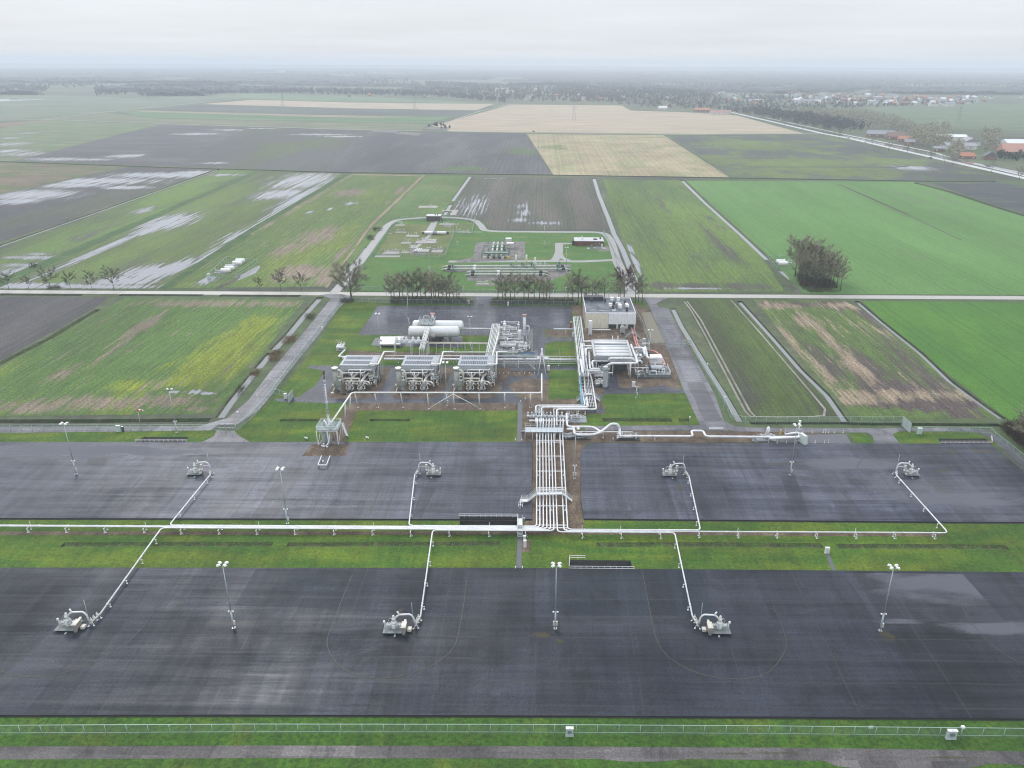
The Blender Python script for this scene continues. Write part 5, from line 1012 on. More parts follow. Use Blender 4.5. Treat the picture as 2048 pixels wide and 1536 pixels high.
t = thing('cable_tray', Q(1086, 722), 'grey cable tray deck over the pipes at the crossing lane', 'cable tray'); m = MB(); a, b = Q(1074, 716, 3.0), Q(1097, 716, 3.0); m.box(tuple((a+b)/2), ((b-a).length, 2.4, .15)); m.build('tray', GALV, t, True)
m = MB(); [m.beam(p, (p.x, p.y, 0), .2) for p in (a, b)]; m.build('post', W_, t, True)
skid(680, 702, 3.2, 3.6, 4.2, 11, 'white valve station on the lawn left behind the first cooler', nv=7, m0=CONC, mats=(W_, WHT, GALV))
pipe('pipeline', [(690, 700, 1.0), (677, 713, 1.0), (700, 713.5, 1.0)], .3, 'white bent pipe from the lawn valve station', fr=.6)
# ---- storage tanks
for i, (ya, lx, rx, lb) in enumerate(((284, 820.5, 916, 'horizontal white storage tank, front one of the pair'), (291, 825, 920, 'horizontal white storage tank, rear one of the pair'))):
    xs = [(Q(q, 665, 4.4).x) for q in (820.5, 916)]; t = thing('storage_tank', (xs[0]+9, ya, 0), lb, 'storage tank', 'horizontal storage tanks')
    xs = [-9.2+(.5 if i else 0), 9.1+(.9 if i else 0)]
    m = MB(); m.capsule((xs[0]+.3, 0, 4.5), (xs[1]-.3, 0, 4.5), 2.15, 28); m.build('shell', plain('tank_paint', (.66, .68, .69), .35, .15, var=.1, sc_=.5), t)
    for x in (-5.6, 5.2): m = MB(); m.tube([(x-.12, 0, 4.5), (x+.12, 0, 4.5)], 2.2, 28); m.build('band', WHT, t)
    for x in (-5.6, 5.2): m = MB(); m.box((x, 0, 1.4), (.7, 3.2, 2.8), 0, 1.0); m.build('saddle', CONC, t)
    m = MB(); [m.tube([(x, 0, 0), (x, 0, 2.6)], .2, 8) for x in (-1.8, -1, .6, 2.5)]; m.box((1.0, 0, .7), (3.2, 1.4, 1.2)); m.build('outlet_pipes', DK, t)
    if i == 0:
        m = MB(); m.box((-.2, -2.16, 3.7), (1.2, .06, 1.0)); m.build('hazard_sign', WHT, t); m = MB(); m.box((.05, -2.2, 3.5), (.35, .04, .35)); m.box((-.45, -2.2, 3.75), (.3, .04, .3)); m.build('hazard_mark', plain('orange', (.75, .2, .05), .5), t)
t = thing('tank_platform', (Q(851, 665, 4).x, 286, 0), 'steel service platform on top of the left end of the tanks', 'platform'); m = MB(); m.box((0, 2.0, 7.0), (6.0, 8.0, .12)); m.build('deck', GRT, t); m = MB(); rail_run(m, [(-3, -2, 7), (3, -2, 7), (3, 6, 7), (-3, 6, 7), (-3, -2, 7)], 1.1, 1.3); m.build('railing', W_, t)
m = MB(); [blob_valve(m, (x, y, 7), .3, 1.3) for x, y in ((-1.8, -1), (-.6, -1.2), (1.2, -1), (2.2, 1), (-1, 3), (1.6, 3.6))]; m.build('valves', GALV, t)
m = MB(); m.tube(fillet([(-1, 3, 7), (-1.2, 3.4, 9.0), (.8, 4, 8.8), (.9, 4.4, 7)], .4), .14, 8); m.build('vent_bend', W_, t); m = MB(); m.tube([(2.1, 4.8, 7), (2.1, 4.8, 9.3)], .5, 10); m.build('riser', W_, t); m = MB(); m.tube([(1.2, 4.7, 9.5), (3.0, 4.7, 9.5)], .4, 8); m.build('cap', plain('pink_cap', (.7, .35, .32), .5), t)
t = thing('pipe_bridge', Q(843, 702), 'sloping lattice pipe bridge from the tank top down to the front', 'pipe bridge'); a, b = Q(856, 654, 6.8), Q(843, 699, 4.6)
m = MB(); [m.beam(a+EU*q, b+EU*q, .2, .3) for q in (-.8, .8)]; n = 12
for i in range(n+1): p = a+(b-a)*i/n; m.beam(p-EU*.8, p+EU*.8, .12)
m.build('truss', W2, t, True); m = MB(); [m.tube([a+EU*q+EZ*.3, b+EU*q+EZ*.3], .16, 8) for q in (-.4, .1, .5)]; m.build('pipes', W_, t, True); m = MB()
for f in (.35, .7, 1): p = a+(b-a)*f; m.beam(p-EU*.8, (p.x-.8, p.y, 0), .2); m.beam(p+EU*.8, (p.x+.8, p.y, 0), .2)
m.build('post', W_, t, True)
t = thing('sheeted_shelter', Q(780, 689), 'low white sheeted shelter roof left of the tanks', 'shelter'); a, b, c, d = Q(757.5, 687.5, 1.6), Q(800, 687.5, 1.6), Q(808, 673, 2.2), Q(761, 673, 2.2)
m = MB(); m.add([a, b, c, d, a-EZ*.5, b-EZ*.5, c-EZ*.5, d-EZ*.5], [(0, 1, 2, 3), (0, 4, 5, 1), (1, 5, 6, 2), (2, 6, 7, 3), (3, 7, 4, 0)]); m.build('roof', TARP, t, True)
m = MB(); [m.beam(p, (p.x, p.y, 0), .2) for p in (a-EZ*.5, b-EZ*.5, c-EZ*.5, d-EZ*.5)]; m.build('post', GREY, t, True); m = MB(); p = Q(762, 682, 1.8); blob_valve(m, tuple(p), .3, 1.0); m.build('vent_fan', DK, t, True)
pipe('pipeline', [(802, 683, 3.0), (848, 683, 3.0)], .22, 'white pipe from the shelter to the sloping bridge', sup=5)
t = thing('pipe_bridge', Q(853, 703), 'long low white pipe bridge on slim posts right of the tanks', 'pipe bridge'); a, b = Q(853, 686.5, 4.2), Q(985, 687.5, 4.2); m = MB(); m.beam(a, b, .28); m.tube([a+Vector((0, .5, .2)), b+Vector((0, .5, .2))], .15, 8); m.build('beam', W2, t, True)
for i in range(9): p = a+(b-a)*(i+.35)/9.2; m = MB(); m.beam(p, (p.x, p.y, 0), .2); m.build('post', W2, t, True)
p = a+(b-a)*(3.35)/9.2; q = a+(b-a)*4.35/9.2; m = MB(); m.beam(p-EZ*.4, (q.x, q.y, .3), .08); m.beam(q-EZ*.4, (p.x, p.y, .3), .08); m.build('brace', W2, t, True)
pipe('pipeline', [(919, 657, 2.2), (983, 657.5, 2.2)], .28, 'white pipe on the edge of the yard right of the tanks', sup=8)
# ---- north-south rack at the middle
def rack(pa, pb, z, wd, n, label, pipes=6, mats=None, posts=6, beam=.2, r=(.1, .22)):
    a, b = Q(*pa, z), Q(*pb, z); d = (b-a).normalized(); s = Vector((d.y, -d.x, 0)); t = thing('pipe_rack', (a.x, a.y, 0), label, 'pipe rack'); mats = mats or (W_, W2, GALV, LBL); rr = random.Random(n)
    m = MB(); m.beam(a-s*wd/2, b-s*wd/2, beam, .3); m.beam(a+s*wd/2, b+s*wd/2, beam, .3); m.build('beam', W_, t, True)
    for k in range(n+1): p = a+(b-a)*k/n; m = MB(); m.beam(p-s*wd/2, p+s*wd/2, .16); m.build('crossbeam', W_, t, True)
    for k in range(posts): p = a+(b-a)*k/(posts-1); m = MB(); [m.beam(p+s*q, (p.x+s.x*q, p.y+s.y*q, 0), .2) for q in (-wd/2, wd/2)]; m.build('post', W_, t, True)
    for k in range(pipes):
        q = -wd/2+wd*(k+.5)/pipes; m = MB(); m.tube([a+s*q+EZ*.3, b+s*q+EZ*.3], rr.uniform(*r), 6); m.build('pipe_run', mats[k % len(mats)], t, True)
    return t
rack((992, 649), (979, 716), 5.0, 3.0, 10, 'cream pipe rack running away from the third cooler to the yard', 6, (W2, W_, LBL, W2, W_, GALV))
m_ = pipe('pipeline', [(998, 665, 5.4), (982, 722, 5.6), (979, 735, 5.6)], .3, 'thick white pipe on the right edge of the middle rack', sup=8)
# ---- gas treating block
skid(1021, 714, 12, 4, 3.6, 21, 'front row of white process piping behind the walkway', nv=14, m0=GREY, pipes=22, vessels=2)
skid(1024, 699, 11, 5, 3.8, 22, 'middle row of white vessels and piping left of the chimney', nv=12, m0=GREY, pipes=20, vessels=3)
skid(1027, 684, 10, 6, 4.6, 23, 'tall cluster of vessels and valves at the foot of the chimney', nv=12, m0=GREY, pipes=20, vessels=3)
skid(1018, 668, 9, 5, 4.4, 24, 'rear cluster of tanks and pipes beside the wet yard', nv=8, m0=GREY, pipes=14, vessels=3)
t = thing('chimney', Q(1049, 683), 'single grey-white chimney with a rusty cap in the process block', 'chimney'); m = MB(); m.tube([(0, 0, 0), (0, 0, 10.4)], .58, 16); m.build('shaft', plain('chimney_paint', (.60, .62, .65), .4, .2), t); m = MB(); m.tube([(0, 0, 10.4), (0, 0, 10.9)], .8, 16, r2=.9); m.build('cap', plain('rust_cap', (.35, .20, .16), .6), t)
m = MB(); m.tube([(0, 0, 3), (0, 0, 3.2)], .7, 16); m.tube(fillet([(.5, .3, 6), (1.5, .5, 6.3), (1.9, .5, 5.5), (1.2, .5, 1)], .5), .25, 8); m.build('duct', W_, t)
t = thing('vent_mast', Q(1037, 672), 'slim white vent post with collar left of the chimney', 'vent'); m = MB(); m.tube([(0, 0, 0), (0, 0, 5.6)], .2, 8); m.tube([(0, 0, 4.6), (0, 0, 4.8)], .5, 8); m.tube([(0, 0, 5.6), (0, 0, 6.2)], .08, 6); m.build('shaft', W_, t)
for i, dx in enumerate((0, 125.6, 240)): skid(742+dx, 778, 2.6, 9, 5.2, 200+i, 'narrow bundle of white pipes and valves at the right side of the %s' % ordn[i], nv=10, pipes=20, vessels=0, mats=(W_, W2, WHT, W2), deck=False, name='pipe_bundle', cat='pipework')
skid(1008, 690, 7, 8, 6.0, 221, 'tall white pipe bundle between the middle rack and the chimney', nv=8, pipes=20, vessels=1, mats=(W_, WHT, GALV), m0=DK); skid(1048, 704, 5, 6, 3.0, 222, 'white valves right of the process block', nv=10, pipes=12, vessels=1, mats=(W_, WHT, W2), m0=DK)
skid(1195, 733, 7, 9, 4.8, 223, 'white pipe jungle between the long rack and the cooler bank', nv=8, pipes=18, vessels=0, mats=(W_, WHT, GALV), m0=DK)
t = thing('walkway', Q(1037, 722), 'grey elevated walkway with blue louvres and a stair down to the lane', 'walkway'); a, b = Q(1006, 712, 4.2), Q(1068, 712, 4.2)
m = MB(); m.box(tuple((a+b)/2), ((b-a).length, 2.2, .12)); m.build('deck', GRT, t, True); m = MB(); rail_run(m, [a-EV*1.1, b-EV*1.1, b+EV*1.1], 1.1, 1.4); m.build('railing', plain('rail_blue_grey', (.45, .52, .55), .5), t, True)
m = MB(); [m.beam(p, (p.x, p.y, 0), .22) for p in (a+EU*.5-EV, (a+b)/2-EV*1, b-EV, a+EV, b+EV)]; m.build('post', W_, t, True); m = MB(); stairs(m, Q(1073, 741), (a+b)/2+EU*1.5-EV*1.2, 1.0); m.build('flight', GALV, t, True)
for k in range(2): m = MB(); c = (a+b)/2+EU*(2+k*2.6)+EV*.9; m.box((c.x, c.y, 5.0), (2.2, .3, .9)); m.build('louvre', plain('louvre_blue', (.12, .22, .32), .4), t, True)
for i, x in enumerate((998.5, 1007, 1017, 1028, 1038, 1049, 1059, 1069)):
    t = thing('marker_post', Q(x, 749), 'short white marker post in the gravel strip below the walkway', 'post', 'white marker posts below the walkway'); m = MB(); m.tube([(0, 0, 0), (0, 0, .9)], .09, 6); m.build('post_body', WHT, t)
for x, y in ((1118.5, 702), (1118.8, 706.5), (1119, 711), (1119.2, 716)): t = thing('marker_post', Q(x, y), 'small red and white stake in the lawn patch by the bridge', 'post', 'stakes in the lawn patch'); m = MB(); m.tube([(0, 0, 0), (0, 0, .7)], .09, 6); m.build('post_body', plain('pinkish', (.7, .5, .48), .6), t)
# ---- compressor building
bf = Q(1220, 657).y; zb = 6.3; bx0, bx1 = Q(1170.5, 657).x, Q(1270, 657).x; byk = Q(1220, 597, zb).y
t = thing('plant_building', (bx0, bf, 0), 'flat roofed plant building with cream and white panel front and a dark wet roof', 'building'); BL = bx1-bx0; BD = byk-bf
def clad(name, col, p=1.0):
    g = NG(name); x = g.sep(g.mapping(g.co))[0]; k = g.rng(g.math('PINGPONG', x, p/2), .0, .05, .6, 1); n = g.rng(g.noise(g.mapping(g.co, 0, (1, 1, .3)), 1.2, 4, .6), .3, .7, .82, 1.08)
    g.put(g.b.inputs['Base Color'], g.mix(1, col, g.comb(g.math('MULTIPLY', k, n), g.math('MULTIPLY', k, n), g.math('MULTIPLY', k, n)), 'MULTIPLY')); g.b.inputs['Roughness'].default_value = .55; return g.m
m = MB(); wbox(m, 0, BL*.46, .0, BD, 0, zb); m.build('cream_wall', clad('cream_panel', (.72, .68, .56), 2.4), t)
m = MB(); wbox(m, BL*.46, BL, .35, BD, 0, zb-.02); m.build('rear_wall', plain('wall_grey', (.5, .5, .48), .6), t)
m = MB(); wbox(m, BL*.462, BL+.1, -.25, .34, 1.9, zb+.15); m.build('white_front', clad('white_panel', (.80, .82, .84), 3.4), t)
for x0, x1 in ((.47, .62), (.66, .72), (.76, .80), (.86, .97)): m = MB(); wbox(m, BL*x0, BL*x1, .15, .36, .05, 1.9); m.build('doorway', DK, t)
m = MB()
for x0, x1 in ((.62, .66), (.72, .76), (.80, .86), (.97, 1.0)): wbox(m, BL*x0, BL*x1, -.1, .33, 0, 1.9)
m.build('pier', W2, t)
g = NG('wet_roof'); n1 = g.rng(g.noise(g.co, .25, 5, .6), .35, .65); g.put(g.b.inputs['Base Color'], g.mix(n1, (.035, .045, .065), (.10, .115, .14))); g.put(g.b.inputs['Roughness'], g.rng(n1, 0, 1, .5, .12))
m = MB(); wbox(m, .2, BL-.2, .2, BD-.2, zb-.03, zb+.04); rf = m.build('roof', g.m, t)
m = MB(); [wbox(m, *q) for q in ((0, .25, 0, BD, zb, zb+.5), (BL-.25, BL, 0, BD, zb, zb+.5), (.25, BL-.25, 0, .25, zb, zb+.5), (BL*.4, BL-.25, BD-.25, BD, zb, zb+.5))]; m.build('parapet', plain('parapet_white', (.68, .70, .72), .5), rf)
m = MB(); wbox(m, .25, BL*.42, BD-3.2, BD-.1, zb+.05, zb+1.5); m.build('roof_upstand', plain('upstand_dark', (.03, .035, .045), .5), rf)
for x, y in ((.60, .86), (.73, .86), (.53, .45), (.71, .42), (.72, .36), (.86, .46), (.87, .38)): m = MB(); m.box((BL*x, BD*y, zb+.75), (1.3, 1.5, 1.3)); m.box((BL*x, BD*y-.9, zb+.4), (1.1, .5, .7)); m.build('roof_unit', WHT, rf)
m = MB(); m.tube(fillet([(BL*.66, BD*.5, zb+.3), (BL*.66, BD*.5, zb+1.4), (BL*.74, BD*.46, zb+1.5)], .4), .45, 10); m.build('roof_duct', ALU, rf)
for x, y in ((.17, .8), (.62, .6), (.85, .65), (.57, .3), (.84, .2), (.45, .8)): m = MB(); m.tube([(BL*x, BD*y, zb), (BL*x, BD*y, zb+1.2)], .4, 10); m.tube([(BL*x, BD*y, zb+1.2), (BL*x, BD*y, zb+1.4)], .6, 10); m.build('roof_vent', DK, rf)
m = MB(); m.box((BL*.38, BD*.12, zb+.2), (4.5, .5, .35)); m.box((BL*.57, BD*.1, zb+.5), (1.6, 1.4, .8)); m.build('roof_tray', GALV, rf)
t = thing('nitrogen_tank', Q(1180, 671), 'upright white tank in front of the cream wall', 'tank'); m = MB(); m.capsule((0, 0, .8), (0, 0, 6.0), .75, 16); m.build('shell', WHT, t); m = MB(); [m.beam((x, y, 0), (x, y, 1.4), .15) for x in (-.6, .6) for y in (-.4, .4)]; m.build('leg', W_, t)
t = thing('transformer', Q(1245, 668), 'grey transformer block on legs by the white front', 'transformer'); m = MB(); m.box((0, .6, 1.7), (1.8, 2.2, 2.0)); [m.box((-.5+k*.35, .6, 2.9), (.15, 2, .6)) for k in range(4)]; m.build('body', GALV, t); m = MB(); [m.beam((x, y, 0), (x, y, .8), .15) for x in (-.7, .7) for y in (-.3, 1.4)]; m.build('leg', W_, t)
for k, q in enumerate((0, 1)):
    pipe('pipeline', [(1263+q*4.8, 656, 1.0), (1272.5+q*3.4, 690, 1.0), (1276+q*4, 697, 1.0)], .3, ('left', 'right')[k]+' one of two faded red pipes leaving the building', RED, sup=6)
pipe('pipeline', [(1288, 699, 1.2), (1310, 703, 1.2), (1322, 712, 1.2), (1327, 722, 1.2), (1331, 731, 1.2), (1318, 731, 1.2)], .36, 'faded red pipe curving round the white compressor hood', RED)
pipe('pipeline', [(1185, 659.5, 1.2), (1221, 659.5, 1.2)], .26, 'white pipe along the foot of the cream wall', sup=5)
pipe('pipeline', [(1107, 658, 3.0), (1155, 658.5, 3.0)], .34, 'pale blue pipe stub over the gravel left of the long rack', LBL, sup=8)
t = thing('fire_cabinet', Q(1142, 656), 'tall red and black cabinet with yellow top at the yard corner', 'cabinet'); m = MB(); m.box((0, 0, 1.2), (.7, .6, 2.4)); m.build('body', plain('maroon', (.30, .08, .08), .5), t); m = MB(); m.box((0, 0, 2.5), (.8, .7, .2)); m.build('lid', YEL, t)
rack((1154, 634), (1168, 752), 5.2, 3.0, 14, 'long pipe rack running from the building down to the scrubber', 5, (LBL, GALV, W_, GALV, W_), 9, r=(.1, .2))
pipe('pipeline', [(1159, 719, 1.6), (1161, 719.5, 5.6), (1166, 745, 5.6), (1168, 752, 1.9)], .4, 'white riser where the bridge pipes meet the long rack')
# ---- large white cooler bank
yf, yb = Q(1226, 712.5, 7).y, Q(1226, 680, 7).y; x0, x1 = Q(1192, 712.5, 7).x, Q(1261.5, 712.5, 7).x
t = thing('cooler_bank', (x0, yf, 0), 'large white ribbed cooler bank in front of the building', 'air cooler'); L, D = x1-x0, yb-yf
m = MB(); m.box((L/2, D/2, 6.2), (L, D, 1.3)); m.build('housing', GREY, t); nr = 17
for k in range(nr):
    if k in (11, 12): continue
    m = MB(); y = D*(k+.5)/nr; m.tube([(.1, y, 6.95), (L-.1, y, 6.95)], D/nr*.34, 8); m.build('tube_bundle', WHT if k % 3 else GALV, t)
m = MB(); m.box((L/2, D*12/nr, 6.9), (L-.4, D*2/nr, .12)); m.build('gap_grille', plain('grille_dark', (.09, .12, .16), .5), t)
for x in (-.35, L+.35): m = MB(); m.box((x, D/2, 6.6), (.7, D, .9)); m.build('header_box', GALV, t)
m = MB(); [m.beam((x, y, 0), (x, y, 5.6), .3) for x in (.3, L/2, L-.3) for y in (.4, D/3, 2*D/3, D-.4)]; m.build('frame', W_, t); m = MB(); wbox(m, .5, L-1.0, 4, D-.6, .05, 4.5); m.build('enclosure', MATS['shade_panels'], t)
m = MB(); m.box((L/2, D+1.2, 5.8), (L, 2.0, .12)); rail_run(m, [(0, D+2.1, 5.8), (L, D+2.1, 5.8)], 1.1, 1.3); m.build('rear_walkway', GALV, t); m = MB(); [m.capsule((L*.55+k*2.0, D+1.2, 6.2), (L*.55+k*2.0+1.2, D+1.2, 6.2), .5, 8) for k in range(3)]; [m.tube([(L*.6+k*2.0, D+1.2, 6.2), (L*.6+k*2, D+1.2, 8.2)], .16, 8) for k in (0, 1)]; m.build('rear_pipework', WHT, t)
pipe('pipeline', [(1217, 722, 5), (1219, 716.5, 6.3), (1265, 716.5, 6.3), (1268, 722, 5)], .5, 'thick white pipe directly along the front of the cooler bank', fr=1.2)
pipe('pipeline', [(1187, 745, 2.4), (1184, 721.5, 5.2), (1282, 721.5, 5.2), (1284, 727, 4)], .36, 'white pipe below the thick front pipe reaching to the compressor', fr=1.0)
pipe('pipeline', [(1212, 732, 4), (1222, 726.5, 5.2), (1274, 726.5, 5.2), (1274, 722, 5.2), (1262, 690, 6.4)], .42, 'white pipe turning from the scrubber up the right side of the bank', fr=1.0)
pipe('pipeline', [(1167, 692, 5.6), (1190, 692.5, 6.6)], .34, 'white pipe feeding the upper left of the cooler bank'); pipe('pipeline', [(1166, 683, 5.6), (1190, 682.5, 6.6)], .34, 'white pipe feeding the rear left corner of the bank'); pipe('pipeline', [(1172, 712, 5.6), (1172, 697, 5.8), (1191, 697, 6.6)], .36, 'white elbow pipe feeding the middle left of the bank')
pipe('pipeline', [(1164, 688, 5.7), (1169, 741, 5.0), (1202, 742.5, 4.2)], .4, 'thick white pipe down the right side of the long rack to the scrubber', fr=1.2, sup=12)
pipe('pipeline', [(1178, 702, 5.0), (1180, 738, 4.4), (1200, 738.5, 4.4)], .34, 'second thick white pipe beside the long rack', fr=1.0, sup=12)
for i, (x, y0) in enumerate(((1260, 756), (1257, 748), (1269, 745))): t = thing('pipe_column', Q(x, y0), 'white vertical leg pipe under the front right corner of the cooler bank', 'pipe column', 'vertical pipes under the cooler bank'); m = MB(); m.tube([(0, 0, 0), (0, 0, 5.2)], .22, 8); m.build('pipe', W_, t)
t = thing('scrubber_column', Q(1210, 775), 'broad light grey upright scrubber with a railed top in front of the cooler bank', 'scrubber'); m = MB(); m.capsule((0, 0, .8), (0, 0, 7.3), .85, 18); m.box((.2, -.88, 3.6), (.5, .12, 6)); m.build('shell', ALU, t); m = MB(); m.tube([(0, 0, 6.6), (0, 0, 6.7)], 1.5, 14); m.build('deck', GRT, t)
m = MB(); ring = [(1.45*cos(a*pi/5), 1.45*sin(a*pi/5), 6.7) for a in range(11)]; rail_run(m, ring, 1.1, 2); m.build('railing', GALV, t); m = MB(); [m.beam((q, .9, 0), (q, .9, 6.6), .07) for q in (1.0, 1.4)]; [m.beam((1, .9, .4*k), (1.4, .9, .4*k), .05) for k in range(16)]; m.build('ladder', GALV, t); m = MB(); m.tube([(0, 0, 0), (0, 0, 1)], .9, 16); m.build('skirt', GREY, t)
skid(1203, 775, 4.5, 4, 3.2, 31, 'dark framed pump and valve skid left of the scrubber', nv=10, m0=DK, mats=(W_, WHT, W2, DK), pipes=14)
skid(1202, 760, 5, 5, 4.2, 32, 'tangle of white pipes behind the scrubber', nv=8, m0=DK, pipes=14)
for i, (x, y, w_, d_, h_, lb) in enumerate(((1285, 758, 5, 5, 2.6, 'grey pump skid left below the compressor deck'), (1276, 728, 5, 7, 5.0, 'tall pipework between cooler bank and compressor'), (1287, 708, 5, 5, 5.2, 'pipework and grey drum behind the compressor'))): skid(x, y, w_, d_, h_, 40+i, lb, nv=9, pipes=16, mats=(W_, GALV, WHT, GREY), m0=DK)
t = thing('compressor', Q(1319, 755), 'turbine compressor with a white hood and dark round intake on a railed deck', 'compressor'); m = MB(); m.box((0, 4, .9), (7.4, 8.5, .25)); m.box((0, -.1, .5), (7.4, .3, .8)); m.build('deck', GRT, t)
m = MB(); m.box((-.5, 7.6, 4.0), (4.4, 3.6, 2.2), 0, .92); m.build('hood', WHT, t); m = MB(); m.tube([(-3.4, 2.8, 2.2), (-2.7, 2.8, 2.4)], 1.3, 16); m.build('intake_ring', DK, t); m = MB(); m.capsule((-2.7, 3.0, 2.4), (1.0, 3.0, 2.4), 1.0, 14); m.build('casing', GALV, t)
m = MB(); rail_run(m, [(-1.2, -.2, 1), (3.7, -.2, 1), (3.7, 8, 1)], 1.1, 1.2, .07); m.build('railing', WHT, t); r_ = random.Random(5)
for k in range(9): m = MB(); blob_valve(m, (r_.uniform(-1, 3.4), r_.uniform(.6, 5.5), 1), r_.uniform(.25, .5), r_.uniform(1, 2.2)); m.build('valve', (W_, GALV, GREY)[k % 3], t)
for k in range(8):
    m = MB(); p = Vector((r_.uniform(-3.4, 3.4), r_.uniform(1, 8), r_.uniform(1.4, 3.6))); q = p+Vector((r_.uniform(-2.5, 2.5), 0, 0)); s_ = q+Vector((0, r_.uniform(-2, 2), -1)); m.tube(fillet([p, q, s_], .3), r_.uniform(.1, .25), 7); m.build('pipework', (WHT, W_)[k % 2], t)
pipe('pipeline', [(1290, 694, 5.5), (1295, 716, 5.5), (1314, 716.5, 5.0)], .45, 'thick white pipe bending in front of the compressor hood', fr=1.2); pipe('pipeline', [(1268, 696, 6.2), (1287, 696, 6.2), (1290, 710, 6)], .45, 'thick white pipe at the upper right of the cooler bank', fr=1.2)
pipe('pipeline', [(1262, 735, 3.0), (1276, 735.5, 3.0), (1297, 735.5, 3.0)], .16, 'slim white pipe crossing in front of the light mast')
# ---- cabinets
def cabinet(x, y, w_, h_, label, m0=None, z=0, top=True, d=.5):
    t = thing('cabinet', Q(x, y, z), label, 'cabinet'); m = MB(); m.box((0, 0, h_/2+.1), (w_, d, h_)); m.box((0, 0, .05), (w_*1.1, d*1.1, .1)); m.build('body', m0 or W_, t); m = MB(); m.box((0, 0, h_+.13), (w_*1.08, d*1.15, .07)); m.build('lid', WHT, t); m = MB(); m.box((0, -d/2-.01, h_*.55), (w_*.08, .03, h_*.7)); m.build('door_seam', GREY, t); return t
for a in ((1267, 774, 1.0, 1.7, 'white cabinet on the gravel in front of the dark cooler bay'), (1653.5, 1106, .9, 1.3, 'white cabinet in the middle grass strip at the end of a narrow path'), (644.5, 661, .6, 1.4, 'small white cabinet by the left fence with a thin path'), (1097, 741, .8, 1.7, 'pale cabinet beside the crossing lane'), (1146.5, 673, .8, 1.6, 'pale cabinet on the gravel left of the long rack'), (1016.5, 611, .7, 1.5, 'white cabinet at the back fence right of the gate'),
          (571.5, 797, .9, 1.6, 'pale sign cabinet at the fence by the opened left plant gate'), (1050, 1094, .6, 1.6, 'white post box beside the narrow path below the trunk pipes'), (1049, 1083, .5, 1.4, 'cream post box just under the trunk pipes')): cabinet(*a)
for i, (x, y, w_, h_, lb) in enumerate(((1139, 1471, 1.15, 1.5, 'grey fence box with window near the middle of the front fence'), (1901, 1477, 1.5, 1.6, 'larger grey box in the front fence at the right'))):
    t = cabinet(x, y, w_, h_, lb, plain('box_grey_blue', (.48, .55, .58), .5)); m = MB(); m.box((0, -.3, h_*.65), (w_*.55, .06, h_*.35)); m.build('window', plain('box_window', (.16, .22, .2), .3), t); m = MB(); m.lathe((0, -.1, h_+.15), [(.16, 0), (.16, .1), (.02, .18)], 8); m.build('dome', WHT, t)
t = thing('camera_post', Q(1920.5, 1474), 'short camera post right of the larger fence box', 'camera post'); m = MB(); m.tube([(0, 0, 0), (0, 0, 2.0)], .09, 8); m.build('pole', GREY, t); m = MB(); m.box((0, 0, 2.1), (.5, .45, .35)); m.build('camera_head', WHT, t)
t = thing('sign', Q(1738, 1468), 'small blank white sign hanging on the front fence', 'sign'); m = MB(); m.box((0, -.1, 1.55), (.8, .03, .5)); m.build('panel', WHT, t); m = MB(); m.box((0, -.06, 1.0), (.06, .04, 2.0)); m.build('post', GALV, t)
for i, (x, y, z) in enumerate(((1031, 1140, 0), (1045, 1140, 0), (1031, 883, 0), (1043.5, 884, 0), (1048, 1042, 0), (1226, 881, 0), (1041.5, 806, 0), (1050.5, 801, 0))):
    t = thing('bollard', Q(x, y, z), ['white striped bollard left of the path end at the front pad', 'white striped bollard right of the path end at the front pad', 'white bollard left of the upper path end', 'white bollard right of the upper path end', 'white striped bollard beside the stile', 'white bollard on the gravel left of the arching pipe skid', 'white bollard at the lower end of the lane crossing', 'white bollard beside the elevated pipe lane'][i], 'bollard'); m = MB(); m.tube([(0, 0, 0), (0, 0, .95)], .11, 8); m.build('post_body', WHT, t); m = MB(); m.tube([(0, 0, .4), (0, 0, .55)], .12, 8); m.build('stripe', RED, t)
# ---- railings round the basins
def railing(chain, label, z=0, h=1.0, step=1.25, t_=.07):
    pts = [Q(x, y, z) for x, y in chain]; t = thing('railing', pts[0], label, 'railing'); m = MB(); [m.beam(a+EZ*k, b+EZ*k, t_) for a, b in zip(pts, pts[1:]) for k in (h, h*.5)]; m.build('rail', WHT, t, True)
    for a, b in zip(pts, pts[1:]):
        n = max(1, int((b-a).length/step))
        for i in range(n+1): p = a+(b-a)*i/n; m = MB(); m.beam(p, p+EZ*h, t_); m.build('post', WHT, t, True)
railing([(272, 885), (374, 885)], 'white railing in front of the basin beside the windsock'); railing([(1881, 888.5), (1984, 888.5), (1982, 876)], 'white railing at the basin in the far right pad corner')
railing([(918, 1035), (1036, 1035.5), (1036, 1050)], 'white railing behind the basin at the trunk pipes'); railing([(1170, 1119), (1139, 1119), (1138, 1140), (1268, 1141)], 'white railing round the basin beside the middle front mast')
